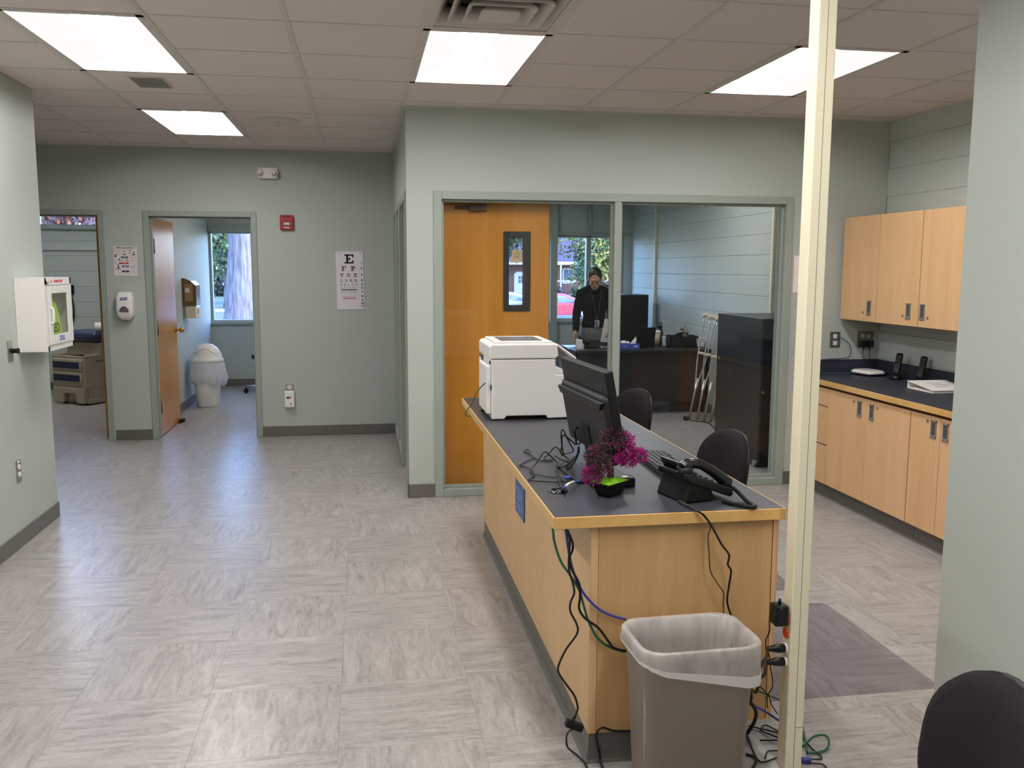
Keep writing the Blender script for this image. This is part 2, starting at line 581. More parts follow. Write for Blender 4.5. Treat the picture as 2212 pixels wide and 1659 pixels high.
for y in GY:
    segs = [(-2.02 if y < 6.24 else -4.2, XR if y < YF else 0.30)]
    for lx, ly in LAMPS:
        if abs(y - ly) < 0.1:
            ns = []
            for a, b in segs:
                if a < lx < b:
                    ns += [(a, lx - 0.307), (lx + 0.307, b)]
                else:
                    ns.append((a, b))
            segs = ns
    for a, b in segs:
        MB().box(a, y - 0.009, CH + 0.001, b, y + 0.009, CH + 0.02).build('ceiling_cross_rail', M_RAIL, ceil)
# pale edge strip along the glazed wall and the right-hand wall
struct(MB().box(0.31, YF - 0.02, CH - 0.002, XR, YF, CH + 0.02).box(XR - 0.02, 2.9, CH - 0.002, XR, YF, CH + 0.02)
       .box(-5.0, YB - 0.02, CH - 0.002, XS, YB, CH + 0.02).box(XS - 0.02, YF, CH - 0.002, XS, YB, CH + 0.02).build('trim_1', M_RAIL))

# ---- walls
def wall(name, boxes, m=None):
    b = MB()
    for q in boxes:
        b.box(*q)
    return struct(b.build(name, m or M_PAINT))
TOP = CH + 0.1
wall('wall_left', [(-2.14, -3.0, 0, -2.02, 6.24, TOP)])
wall('wall_hall', [(-5.0, 6.12, 0, -2.14, 6.24, TOP)])
wall('wall_far_left', [(-5.1, 6.12, 0, -5.0, 13.0, TOP)])
wall('wall_front', [(-2.14, -3.1, 0, 4.1, -3.0, TOP)])
wall('wall_near_right', [(2.05, -3.0, 0, 2.17, 2.847, TOP), (2.17, 0.9, 0, 4.0, 1.0, TOP)])
wall('wall_back', [(-5.0, YB, 0, -3.35, YB + 0.12, TOP), (-3.35, YB, 2.145, -2.375, YB + 0.12, TOP),
                   (-2.375, YB, 0, -1.98, YB + 0.12, TOP), (-1.98, YB, 2.145, -1.01, YB + 0.12, TOP),
                   (-1.01, YB, 0, XS + 0.12, YB + 0.12, TOP)])
wall('wall_office_front', [(XS, YF, 0, 0.52, YF + 0.12, TOP), (0.52, YF, 2.15, 3.15, YF + 0.12, TOP), (3.15, YF, 0, XR, YF + 0.12, TOP)])
wall('wall_office_side', [(XS, YF + 0.12, 2.15, XS + 0.12, 8.80, TOP), (XS, 8.80, 0, XS + 0.12, YB, TOP),
                          (XS, YB + 0.12, 0, XS + 0.12, YE, TOP), (XS, 7.46, 0, XS + 0.12, 8.80, 0.09)])
wall('wall_exam_side', [(-2.18, YB + 0.12, 0, -2.06, YE, TOP)])
# outer wall with three window openings
wall('wall_outer', [(-5.0, YE, 0, -2.06, YE + 0.2, 2.18), (-5.0, YE, 2.62, -2.06, YE + 0.2, TOP), (-3.40, YE, 2.18, -2.06, YE + 0.2, 2.62),
                    (-2.06, YE, 0, -1.10, YE + 0.2, 0.915), (-2.06, YE, 2.115, -1.10, YE + 0.2, TOP), (-1.10, YE, 0, 1.70, YE + 0.2, TOP), (1.70, YE, 0, 2.62, YE + 0.2, 0.915), (1.70, YE, 2.115, 2.62, YE + 0.2, TOP), (2.62, YE, 0, 2.80, YE + 0.2, TOP),
                    (2.80, YE, 0, 3.80, YE + 0.2, 0.915), (2.80, YE, 2.115, 3.80, YE + 0.2, TOP), (3.80, YE, 0, 4.1, YE + 0.2, TOP)])
# block walls: backing slab with every visible block its own piece
wr = wall('wall_right', [(XR + 0.005, 1.0, 0, XR + 0.15, 13.0, TOP)], M_JOINT)
MB_plain = MB().box(XR, 2.8, 0, XR + 0.012, YF, 0.965).box(XR, YF, 0, XR + 0.012, YE, 0.765)
MB_plain.build('plaster', M_BLOCK, wr)
BLK = {}
def block(parent, axis, u0, u1, z0, z1, face, tilt=0):
    key = (axis, round(u1 - u0, 3), round(z1 - z0, 3))
    w, h = (u1 - u0) / 2 - 0.0003, (z1 - z0) / 2 - 0.0022
    if key not in BLK:
        sec = [(0.012, -h), (0.0045, -h), (0.0, -h + 0.0045), (0.0, h - 0.0045), (0.0045, h), (0.012, h)]
        if axis == 'y':
            q = MB().prism(sec, -w, w, 'y')
        else:
            q = MB().loft([[(u, dd_, zz) for dd_, zz in sec] for u in (-w, w)], False)
        o = q.build('block', M_BLOCK, parent)
        BLK[key] = o
    else:
        o = BLK[key].copy(); COL.objects.link(o); o.parent = parent
    o.location = (face, (u0 + u1) / 2, (z0 + z1) / 2) if axis == 'y' else ((u0 + u1) / 2, face, (z0 + z1) / 2)
def courses(parent, axis, a, b, z0, z1, face):
    n0 = math.ceil((z0 - 0.156) / 0.2032 - 1e-6)
    k = n0
    while True:
        za = 0.156 + 0.2032 * k; zb = min(za + 0.2032, z1)
        if za > z1 - 0.02:
            break
        u = a - (0.2032 if k % 2 else 0.0)
        while u < b - 0.01:
            p, q = max(u, a), min(u + 0.4064, b)
            if q - p > 0.03:
                block(parent, axis, p, q, za, zb, face)
            u += 0.4064
        k += 1
courses(wr, 'y', 2.90, YF, 0.965, CH + 0.1, XR)
courses(wr, 'y', YF + 0.12, YE, 0.765, CH, XR)
we = wall('wall_exam_back', [(-5.0, YE - 0.024, 0, -2.18, YE - 0.004, 2.13)], M_JOINT)
MB().prism([(YE - 0.03, 1.845), (YE - 0.075, 1.86), (YE - 0.03, 1.95)], -5.0, -2.2, 'x').build('ledge', M_BLOCK, we)
courses(we, 'x', -4.6, -2.9, 0.0, 2.13, YE - 0.03)

# ---- rubber base
def base(n, boxes):
    b = MB()
    for q in boxes:
        b.box(*q)
    return struct(b.build('baseboard_' + n, M_BASE, bevel=0.003, seg=1))
B = 0.008; H = 0.1
base('left', [(-2.02, -3.0, 0, -2.02 + B, 6.24 + B, H), (-5.0, 6.24, 0, -2.02 + B, 6.24 + B, H)])
base('back', [(-2.34, YB - B, 0, -2.0, YB, H), (-0.985, YB - B, 0, XS, YB, H)])
base('office_front', [(XS - B, YF - B, 0, 0.495, YF, H), (XS - B, YF - B, 0, XS, 6.45, H), (3.172, YF - B, 0, XR - 0.6, YF, H)])
base('hall', [(XS - B, 7.5, 0, XS, YB, 0.09)])
base('exam', [(-5.0, YE - 0.045, 0, -2.2, YE - 0.03, H)])
base('washroom', [(-2.06, 9.08, 0, -2.06 + B, YE, H), (-2.06, YE - B, 0, 0.3, YE, H)])
base('office', [(XR - B, 6.5, 0, XR, YE, H)])

# ---- the glazed wall of the office
win = struct(MB().box(0.495, YF - 0.012, 0, 0.555, YF + 0.13, 2.178).box(3.115, YF - 0.012, 0, 3.175, YF + 0.13, 2.178)
             .box(0.555, YF - 0.012, 2.122, 3.115, YF + 0.13, 2.178).box(0.555, YF - 0.012, 0, 3.115, YF + 0.13, 0.055)
             .build('window_1', M_FRAME, bevel=0.003, seg=1))
MB().box(1.80, YF - 0.012, 0.055, 1.853, YF + 0.13, 2.122).build('mullion', M_FRAME, win, bevel=0.003, seg=1)
st = MB()
for a, b in ((0.555, 1.80), (1.853, 3.115)):
    st.box(a, YF + 0.03, 0.055, b, YF + 0.048, 0.078).box(a, YF + 0.03, 2.104, b, YF + 0.048, 2.122)
    st.box(a, YF + 0.03, 0.078, a + 0.016, YF + 0.048, 2.104).box(b - 0.016, YF + 0.03, 0.078, b, YF + 0.048, 2.104)
st.build('glazing_stop', M_FRAME, win, bevel=0.002, seg=1)
for a, b in ((0.556, 1.799), (1.854, 3.114)):
    MB().box(a, YF + 0.056, 0.06, b, YF + 0.062, 2.118).build('glass_pane', M_GLASS, win)

# ---- office doorway with side lights in the hall
sl = struct(MB().box(XS - 0.012, 6.45, 0, XS + 0.13, 6.50, 2.178).box(XS - 0.012, 7.42, 0, XS + 0.13, 7.49, 2.178)
            .box(XS - 0.012, 8.10, 0.09, XS + 0.13, 8.15, 2.122).box(XS - 0.012, 8.75, 0.0, XS + 0.13, 8.81, 2.178)
            .box(XS - 0.012, 6.50, 2.122, XS + 0.13, 8.75, 2.178).box(XS - 0.012, 7.49, 0.04, XS + 0.13, 8.75, 0.10)
            .build('window_2', M_FRAME, bevel=0.003, seg=1))
for a, b in ((7.49, 8.10), (8.15, 8.75)):
    MB().box(XS + 0.055, a, 0.10, XS + 0.061, b, 2.122).build('glass_pane', M_GLASS, sl)

# ---- office door, swung open behind the glass
dr = struct(MB().box(0.44, 6.525, 0.012, 1.05, 6.57, 2.118).box(1.17, 6.525, 0.012, 1.352, 6.57, 2.118)
            .box(1.05, 6.525, 0.012, 1.17, 6.57, 1.375).box(1.05, 6.525, 1.868, 1.17, 6.57, 2.118)
            .build('door_1', M_DOOR), 'orange veneered door with a narrow black-framed lite, open behind the glass')
M_DKFR = mat('lite_frame', rgb(44, 38, 36), 0.4)
fr = MB()
for y0, y1 in ((6.512, 6.525), (6.57, 6.583)):
    fr.box(1.014, y0, 1.334, 1.055, y1, 1.91).box(1.165, y0, 1.334, 1.214, y1, 1.91)
    fr.box(1.055, y0, 1.334, 1.165, y1, 1.378).box(1.055, y0, 1.865, 1.165, y1, 1.91)
fr.build('lite_frame', M_DKFR, dr, bevel=0.005)
MB().box(1.05, 6.545, 1.375, 1.17, 6.551, 1.868).build('glass_pane', M_WGLASS, dr)
MB().box(0.76, 6.485, 2.05, 0.89, 6.525, 2.10).box(0.66, 6.50, 2.065, 0.76, 6.525, 2.085).build('door_closer', mat('closer_bronze', rgb(84, 62, 40), 0.45), dr, bevel=0.006)
hb = MB()
for z in (0.25, 1.05, 1.87):
    hb.cyl((0.437, 6.518, z - 0.05), (0.437, 6.518, z + 0.05), 0.007, n=8)
hb.build('hinge', M_BRASS, dr)
MB().cyl((1.29, 6.525, 1.0), (1.29, 6.50, 1.0), 0.026, n=16).cyl((1.29, 6.50, 1.0), (1.29, 6.478, 1.0), 0.011, n=10)\
    .tube([(1.29, 6.478, 1.0), (1.20, 6.478, 1.0)], 0.009, 8).build('lever_handle', M_BRASS, dr)
nt = MB().prism([(1.068, 1.685), (1.158, 1.690), (1.155, 1.755), (1.148, 1.782), (1.085, 1.779), (1.078, 1.74)], 6.5425, 6.5448, 'y').build('notice', mat('tan_paper', rgb(214, 186, 148), 0.7))
tag(nt, 'small torn tan notice taped inside the office door lite', 'notice')
nl = MB()
for k in range(5):
    w = 0.03 if k == 0 else 0.052 - 0.003 * (k % 2)
    nl.box(1.116 - w / 2, 6.542, 1.769 - k * 0.013, 1.116 + w / 2, 6.5425, 1.773 - k * 0.013)
nl.build('print', mat('brown_print', rgb(150, 118, 86), 0.8), nt)

# ---- hall doors
def door_frame(parent, x0, x1, z, name='door_frame'):
    f = MB().box(x0 - 0.052, YB - 0.014, 0, x0, YB + 0.134, z + 0.05).box(x1, YB - 0.014, 0, x1 + 0.052, YB + 0.134, z + 0.05)\
        .box(x0, YB - 0.014, z, x1, YB + 0.134, z + 0.05)
    f.box(x0, YB + 0.06, 0, x0 + 0.014, YB + 0.085, z).box(x1 - 0.014, YB + 0.06, 0, x1, YB + 0.085, z).box(x0, YB + 0.06, z - 0.014, x1, YB + 0.085, z)
    return f.build(name, M_FRAME, parent, bevel=0.003, seg=1)
d2 = struct(MB().box(-2.462, 9.10, 0.012, -2.417, 10.01, 2.112).build('door_2', M_DOOR), 'orange door of the exam room seen edge-on')
door_frame(d2, -3.325, -2.405, 2.117)
hb = MB()
for z in (0.25, 1.05, 1.85):
    hb.box(-2.425, 9.085, z - 0.055, -2.409, 9.10, z + 0.055)
hb.build('hinge', M_BRASS, d2)
d3 = struct(MB().box(-1.996, 9.10, 0.012, -1.951, 10.01, 2.105).build('door_3', M_DOOR), 'orange door standing open into the washroom with a brass knob')
door_frame(d3, -1.955, -1.035, 2.114)
M_BRONZE = mat('bronze_plate', rgb(128, 88, 54), 0.4, metal=0.6)
for z in (0.30, 1.06, 1.84):
    MB().box(-1.994, 9.094, z - 0.07, -1.953, 9.10, z + 0.07).cyl((-1.948, 9.096, z - 0.07), (-1.948, 9.096, z + 0.07), 0.008, n=8).build('hinge', M_BRONZE, d3)
MB().box(-1.985, 9.095, 1.55, -1.963, 9.10, 1.68).build('strike_plate', M_BLACKM, d3)
MB().box(-1.994, 9.0985, 0.012, -1.953, 9.0995, 2.105).build('edge_strip', M_DEDGE, d3)
kb = MB().cyl((-1.951, 9.93, 0.985), (-1.943, 9.93, 0.985), 0.033, n=20).cyl((-1.943, 9.93, 0.985), (-1.905, 9.93, 0.985), 0.012, n=12)
kb.sphere((-1.888, 9.93, 0.985), (0.024, 0.029, 0.029), 14, 10).build('knob', M_BRASS, d3)
MB().box(-1.955, 9.85, 0.0, -1.92, 9.97, 0.012).box(-1.945, 9.90, 0.0, -1.90, 9.99, 0.03).build('door_stop', M_BLACKM, d3)

# ---- outer windows
def outer_window(name, x0, x1, z0, z1, muls, label, sill=True):
    f = MB().box(x0, YE + 0.02, z0, x0 + 0.035, YE + 0.12, z1).box(x1 - 0.035, YE + 0.02, z0, x1, YE + 0.12, z1)
    f.box(x0, YE + 0.02, z1 - 0.035, x1, YE + 0.12, z1).box(x0, YE + 0.02, z0, x1, YE + 0.12, z0 + 0.03)
    for a, b in muls:
        f.box(a, YE + 0.02, z0, b, YE + 0.12, z1)
    o = struct(f.build(name, M_FRAME, bevel=0.003, seg=1), label)
    xs = [x0] + [q for m in muls for q in m] + [x1]
    for k in range(0, len(xs), 2):
        MB().box(xs[k], YE + 0.07, z0, xs[k + 1], YE + 0.076, z1).build('glass_pane', M_WGLASS, o)
    if sill:
        MB().box(x0 - 0.04, YE - 0.03, z0 - 0.035, x1 + 0.04, YE + 0.02, z0).build('window_sill', M_FRAME, o, bevel=0.004)
    return o
outer_window('window_3', -2.06, -1.10, 0.89, 2.135, [], 'washroom window onto the big tree')
w4 = outer_window('window_4', 2.765, 3.80, 0.885, 2.12, [(3.236, 3.305)], 'office window of two panes onto the street')
outer_window('window_6', 1.665, 2.655, 0.885, 2.12, [], 'office window seen through the lite of the open door')
w5 = outer_window('window_5', -5.0, -3.40, 2.165, 2.62, [(-4.235, -4.20)], 'high strip window in the exam room')
struct(MB().box(-2.05, YE - 0.05, 2.115, -0.9, YE, 2.20).build('trim_2', M_FRAME))
struct(MB().box(2.68, YE - 0.10, 0, 2.78, YE, CH).box(2.78, YE - 0.04, 2.12, 3.9, YE, 2.16).box(2.78, YE - 0.04, 2.57, 3.9, YE, 2.62).box(3.24, YE - 0.035, 2.16, 3.29, YE, 2.57).build('trim_3', M_FRAME))
struct(MB().box(-5.0, YE - 0.09, 2.125, -2.2, YE + 0.03, 2.165).build('trim_4', M_FRAME, bevel=0.006))

# ---- troffers
def troffer(x, y, label, group='recessed ceiling lights'):
    t = thing('ceiling_light', label, 'light', (x, y, CH), 0, group)
    w, d = 0.307, 0.626
    f = MB()
    for s in (-1, 1):
        f.box(s * (w - 0.001), -d + 0.002, -0.001, s * (w - 0.034), d - 0.002, 0.012)
        f.box(-w + 0.001, s * (d - 0.002), -0.001, w - 0.001, s * (d - 0.036), 0.012)
    f.build('frame', M_RAIL, t)
    MB().box(-w + 0.003, -d + 0.003, 0.094, w - 0.003, d - 0.003, 0.098).box(-w + 0.004, -d + 0.004, 0.012, w - 0.004, -d + 0.008, 0.094)\
        .box(-w + 0.004, d - 0.008, 0.012, w - 0.004, d - 0.004, 0.094).build('housing', M_WHITE2, t)
    for s in (-1, 1):
        loops = []
        for k in range(9):
            q = k / 8
            xx = s * (w - 0.034 - q * 0.175); zz = 0.010 + 0.075 * math.sin(q * PI / 2)
            loops.append([(xx, -d + 0.036, zz), (xx, d - 0.036, zz)])
        b = MB()
        vs = [p for L in loops for p in L]
        b.add(vs, [(2 * k, 2 * k + 1, 2 * k + 3, 2 * k + 2) for k in range(8)], True)
        b.build('reflector_wing', M_WING, t)
    lens = [(-0.10 + 0.2 * k / 10, 0.082 - 0.045 * math.sin(PI * k / 10)) for k in range(11)]
    b = MB()
    vs = [p for xx, zz in lens for p in ((xx, -d + 0.036, zz), (xx, d - 0.036, zz))]
    b.add(vs, [(2 * k, 2 * k + 1, 2 * k + 3, 2 * k + 2) for k in range(10)], True)
    b.build('lens', M_LENS, t)
    return t
troffer(-1.238, 4.961, 'lit ceiling light beside the small exhaust grille, near the wall with the white cabinet')
troffer(-1.238, 7.465, 'lit ceiling light deepest in the hall, near the round speaker')
troffer(0.604, 4.961, 'lit ceiling light next to the large air diffuser')
troffer(2.446, 4.961, 'lit ceiling light partly behind the cream power pole')
troffer(2.755, 8.61, 'ceiling light inside the glazed office')
troffer(-1.238, 2.457, 'ceiling light above the hall floor, just out of view')
troffer(0.604, 2.457, 'ceiling light above the near desk end, just out of view')
troffer(2.446, 2.457, 'ceiling light beyond the near wall, out of view')
troffer(-0.35, 11.0, 'ceiling light inside the washroom')
troffer(1.55, 11.0, 'ceiling light at the back of the glazed office')
troffer(-3.62, 10.9, 'ceiling light inside the exam room')
troffer(-1.238, -0.044, 'ceiling light on the hall side, behind the viewer')
troffer(1.218, 1.20, 'ceiling light above the corner task chair, out of view')
# ------------------------------------------------------------------ ceiling fittings
hv = thing('air_diffuser', 'large white square ceiling air diffuser with nested cones', 'vent', (0.604, 4.022, CH))
MB().box(-0.305, -0.311, -0.002, 0.305, -0.27, 0.014).box(-0.305, 0.27, -0.002, 0.305, 0.311, 0.014)\
    .box(-0.305, -0.27, -0.002, -0.265, 0.27, 0.014).box(0.265, -0.27, -0.002, 0.305, 0.27, 0.014).build('frame', M_RAIL, hv)
M_DUCT = mat('duct_dark', rgb(60, 58, 58), 0.8)
MB().box(-0.27, -0.275, 0.088, 0.27, 0.275, 0.095).build('duct_plate', M_DUCT, hv)
def sq(r, z, rad=0.03):
    return [(x, y, z) for x, y in rrect(2 * r, 2 * r, rad, 4)]
for r0, r1, z0, z1 in ((0.268, 0.21, 0.0, 0.07), (0.215, 0.155, -0.012, 0.06), (0.15, 0.095, -0.016, 0.055)):
    MB().loft([sq(r0, z0), sq(r0 - 0.012, z0 + 0.004), sq(r1, z1), sq(r1 + 0.003, z1 + 0.002), sq(r0 - 0.004, z0 + 0.012)], True, False, True).build('cone', M_RAIL, hv)
MB().loft([sq(0.085, -0.018, 0.02), sq(0.085, -0.012, 0.02), sq(0.03, 0.04, 0.01)], True).build('center_plate', M_RAIL, hv)
ev = thing('exhaust_grille', 'small white slotted exhaust grille in a ceiling tile', 'vent', (-1.228, 5.86, CH))
MB().box(-0.10, -0.158, -0.004, 0.10, -0.148, 0.006).box(-0.10, 0.148, -0.004, 0.10, 0.158, 0.006).box(-0.10, -0.148, -0.004, -0.092, 0.148, 0.006).box(0.092, -0.148, -0.004, 0.10, 0.148, 0.006).build('frame', M_RAIL, ev)
MB().box(-0.094, -0.15, 0.003, 0.094, 0.15, 0.0055).build('backing', M_DUCT, ev)
_sl = None
for k in range(12):
    y = -0.138 + k * 0.0251
    if _sl is None:
        _sl = MB().box(-0.092, -0.005, -0.006, 0.092, 0.004, -0.003).box(-0.092, 0.002, -0.006, 0.092, 0.004, 0.003).build('slat', mat('grille_grey', rgb(150, 146, 142), 0.6), ev); _sl.location = (0, y, 0)
    else:
        inst(_sl, 'slat', ev, (0, y, 0))
sp = thing('ceiling_speaker', 'round flat ceiling speaker near the back wall of the hall', 'speaker', (-0.61, 7.2, CH))
MB().lathe([(0.165, 0.004), (0.165, -0.002), (0.158, -0.006), (0.15, -0.003), (0.02, -0.007), (0.001, -0.007)], 40).build('grille', M_RAIL, sp)
MB().lathe([(0.008, -0.007), (0.008, -0.010), (0.001, -0.010)], 10).build('screw', M_STEEL, sp)

# ------------------------------------------------------------------ back wall of the hall
el = thing('emergency_light', 'white twin-head emergency light high on the back wall', 'lamp', (-0.862, YB, 2.525))
MB().box(-0.093, -0.055, -0.052, 0.093, 0.0, 0.052).build('body', M_WHITE, el, bevel=0.012, seg=3)
for s in (-1, 1):
    h = MB().cyl((s * 0.066, -0.05, 0.002), (s * 0.066, -0.085, -0.004), 0.034, 0.030, 20).build('lamp_head', M_WHITE2, el)
    MB().lathe([(0.026, 0.0), (0.02, 0.004), (0.001, 0.006)], 16, M=Matrix.Translation((s * 0.066, -0.083, -0.004)) @ Matrix.Rotation(PI / 2, 4, 'X')).build('lens', M_STEEL, h)
fa = thing('fire_alarm', 'red fire alarm strobe with a clear lens between door and eye chart', 'alarm', (-0.70, YB, 2.068))
M_ALARM = mat('alarm_red', rgb(168, 26, 30), 0.35)
MB().loft([[(x, y, z) for x, z in rrect(0.126 - e, 0.14 - e, 0.012, 4)] for y, e in ((0, 0), (-0.03, 0), (-0.042, 0.016))], True).build('body', M_ALARM, fa)
MB().loft([[(x, -0.04 + dy, -0.012 + z) for x, z in rrect(0.09 * s, 0.034 * s, 0.01 * s, 4)] for dy, s in ((0.002, 1), (-0.014, 0.9), (-0.024, 0.6))], True).build('strobe_lens', M_CHROME, fa)
text('FIRE', 0.026, M_PAPER, fa, on_y(0, -0.0425, -0.05), stretch=1.25)
MB().box(-0.04, -0.044, 0.045, 0.04, -0.041, 0.06).build('sounder_slot', mat('alarm_dark', rgb(110, 16, 20), 0.5), fa)

# eye chart, slab lettering built stroke by stroke
ch = thing('eye_chart', 'white letter eye chart hung on the back wall', 'chart', (-0.116, YB - 0.004, 1.52))
ch.rotation_euler = (0, math.radians(-0.7), 0)
MB().box(-0.131, -0.001, -0.28, 0.131, 0.0035, 0.28).build('sheet', mat('chart_paper', rgb(226, 220, 226), 0.6), ch)
def glyph(c, b, x, z, s, y=-0.0016):
    t = s * 0.2; w = s
    def R(x0, z0, x1, z1):
        b.box(x + (x0 - 0.5) * w, y, z + (z0 - 0.5) * s, x + (x1 - 0.5) * w, y + 0.001, z + (z1 - 0.5) * s)
    def arc(cx, cz, rx, rz, a0, a1, th=0.2, n=14):
        ps = []
        for k in range(n + 1):
            a = math.radians(a0 + (a1 - a0) * k / n); ps.append((math.cos(a), math.sin(a)))
        for k in range(n):
            (c0, s0), (c1, s1) = ps[k], ps[k + 1]
            q = [(cx + c0 * rx, cz + s0 * rz), (cx + c1 * rx, cz + s1 * rz), (cx + c1 * (rx - th), cz + s1 * (rz - th)), (cx + c0 * (rx - th), cz + s0 * (rz - th))]
            b.add([(x + (u - 0.5) * w, y, z + (v - 0.5) * s) for u, v in q], [(0, 1, 2, 3)])
    if c in 'EF':
        R(0, 0.84, 1, 1); R(0.2, 0, 0.42, 1); R(0.42, 0.42, 0.62, 0.58); R(0.84, 0.66, 1, 0.9); R(0.52, 0.34, 0.62, 0.66)
        if c == 'E':
            R(0, 0, 1, 0.16); R(0.84, 0.1, 1, 0.34)
        else:
            R(0, 0, 0.62, 0.16)
    elif c == 'P':
        R(0, 0.84, 0.7, 1); R(0.2, 0, 0.4, 1); R(0, 0, 0.6, 0.16); arc(0.65, 0.71, 0.32, 0.29, -90, 90, 0.17); R(0.4, 0.42, 0.65, 0.57)
    elif c == 'T':
        R(0, 0.84, 1, 1); R(0.4, 0, 0.6, 1); R(0.25, 0, 0.75, 0.16); R(0, 0.64, 0.16, 0.9); R(0.84, 0.64, 1, 0.9)
    elif c == 'O':
        arc(0.5, 0.5, 0.5, 0.5, 0, 360, 0.2, 28)
    elif c == 'C':
        arc(0.5, 0.5, 0.5, 0.5, 50, 320, 0.2, 22)
    elif c == 'Z':
        R(0, 0.82, 1, 1); R(0, 0, 1, 0.18)
        b.add([(x + (u - 0.5) * w, y, z + (v - 0.5) * s) for u, v in ((0.0, 0.1), (0.3, 0.1), (1.0, 0.9), (0.7, 0.9))], [(0, 1, 2, 3)])
        R(0.84, 0.1, 1, 0.34); R(0, 0.66, 0.16, 0.9)
    elif c == 'L':
        R(0, 0.84, 0.6, 1); R(0.2, 0, 0.4, 1); R(0, 0, 1, 0.16); R(0.84, 0.1, 1, 0.36)
    elif c == 'D':
        R(0, 0.84, 0.55, 1); R(0.2, 0, 0.4, 1); R(0, 0, 0.55, 0.16); arc(0.5, 0.5, 0.5, 0.5, -90, 90, 0.18)
    elif c == 'S':
        arc(0.5, 0.72, 0.4, 0.28, 20, 270, 0.16); arc(0.5, 0.28, 0.4, 0.28, -160, 90, 0.16)
rows = [('E', 0.22, 0.088, -0.005), ('FP', 0.116, 0.044, 0.09), ('TOZ', 0.052, 0.032, 0.0645), ('LPED', 0.0, 0.023, 0.046),
        ('PECFD', -0.04, 0.0165, 0.0365), ('EDFCZP', -0.071, 0.0125, 0.0295), ('FELOPZD', -0.113, 0.011, 0.0225), ('DEFPOTEC', -0.153, 0.0085, 0.0178),
        ('LEFODPCT', -0.194, 0.0062, 0.0178), ('FDPLTCEO', -0.224, 0.005, 0.0158), ('PEZOLCFTD', -0.252, 0.004, 0.013)]
for k, (s, z, h, gap) in enumerate(rows):
    b = MB()
    x0 = -0.005 if k == 0 else -0.0135
    for q, c in enumerate(s):
        glyph(c, b, x0 + (q - (len(s) - 1) / 2) * gap, z - 0.012 if k == 0 else z, h)
        if k < 6:
            b.build('letter', M_INK, ch); b = MB()
    if k >= 6:
        b.build('small_letters', M_INK if k < 8 else M_INKG, ch, kind='stuff')
    text(str(k + 1), 0.030, M_INK, ch, on_y(0.112, -0.0012, 0.165 if k == 0 else z), bold=0.0011)
    text(('200 ft', '100 ft', '70 ft', '50 ft', '40 ft', '30 ft', '25 ft', '20 ft', '15 ft', '13 ft', '10 ft')[k], 0.006, M_INKG, ch, on_y(0.083, -0.0012, 0.2 if k == 0 else z))
MB().box(-0.089, -0.0018, -0.0945, 0.064, -0.0008, -0.0855).build('green_line', mat('dark_line', rgb(42, 46, 46), 0.6), ch)
MB().box(-0.074, -0.0018, -0.1755, 0.052, -0.0008, -0.1675).build('red_line', M_RED, ch)
MB().box(-0.115, -0.0016, 0.262, -0.085, -0.0008, 0.266).box(0.095, -0.0016, 0.260, 0.12, -0.0008, 0.264).box(-0.105, -0.0016, 0.252, -0.07, -0.0008, 0.2545).build('print', M_INKG, ch)

po = thing('poster', 'small life support instruction poster with coloured boxes between the two doors', 'poster', (-2.178, YB - 0.003, 1.697))
po.rotation_euler = (0, math.radians(1.2), 0)
MB().box(-0.103, -0.0008, -0.138, 0.103, 0.0025, 0.138).build('sheet', mat('poster_paper', rgb(222, 214, 214), 0.6), po)
text('BASIC LIFE SUPPORT', 0.0195, M_INK, po, on_y(0.002, -0.0012, 0.122), bold=0.0003, stretch=0.92)
for name, col, bx in (('orange_box', (222, 168, 110), [(-0.01, 0.09)]), ('teal_box', (110, 158, 164), [(-0.008, 0.062)]),
                      ('slate_box', (86, 84, 118), [(-0.025, 0.034), (0.01, 0.034)]), ('green_box', (158, 190, 96), [(0.012, 0.006)]),
                      ('red_box', (206, 84, 78), [(-0.02, -0.02), (0.014, -0.02)]), ('blue_box', (98, 112, 176), [(-0.018, -0.049), (0.015, -0.049)]),
                      ('dark_box', (54, 44, 56), [(-0.018, -0.095), (0.016, -0.095)])):
    b = MB()
    for x, z in bx:
        b.box(x - 0.0145, -0.0014, z - 0.0085, x + 0.0145, -0.0007, z + 0.0085)
    b.build(name, mat('poster_' + name, rgb(*col), 0.6), po)
b = MB()
for x, z, w, h in ((0.04, 0.10, 0.03, 0.006), (0.04, 0.078, 0.03, 0.006), (0.075, 0.085, 0.018, 0.008), (0.076, 0.064, 0.02, 0.02), (-0.086, 0.045, 0.016, 0.026),
                   (-0.055, 0.012, 0.01, 0.026), (-0.038, 0.006, 0.014, 0.008), (-0.046, -0.022, 0.028, 0.013), (-0.088, -0.02, 0.012, 0.008), (-0.065, -0.038, 0.018, 0.01),
                   (-0.064, -0.062, 0.018, 0.026), (-0.084, -0.077, 0.01, 0.01), (-0.05, -0.077, 0.01, 0.01), (0.056, 0.052, 0.012, 0.008)):
    b.prism([(x + u * w / 2, z + v * h / 2) for u, v in ((-1, -0.6), (0.2, -1), (1, -0.4), (0.5, 1), (-0.6, 0.8))], -0.0014, -0.0007, 'y')
b.build('figures', mat('poster_dark', rgb(48, 36, 42), 0.6), po)
b = MB()
for z, x0, x1 in [(0.097, -0.09, -0.045), (0.09, -0.09, -0.05), (0.083, -0.09, -0.04), (0.066, -0.09, -0.045), (0.059, -0.09, -0.05), (0.036, 0.045, 0.09), (0.028, 0.045, 0.085),
                  (0.008, 0.045, 0.09), (0.0, 0.045, 0.08), (-0.02, 0.045, 0.09), (-0.045, 0.045, 0.09), (-0.053, 0.045, 0.085), (-0.061, 0.045, 0.09), (-0.09, 0.045, 0.09), (-0.1, 0.045, 0.09), (0.11, -0.045, 0.06)]:
    b.box(x0, -0.0014, z - 0.0012, x1, -0.0008, z + 0.0012)
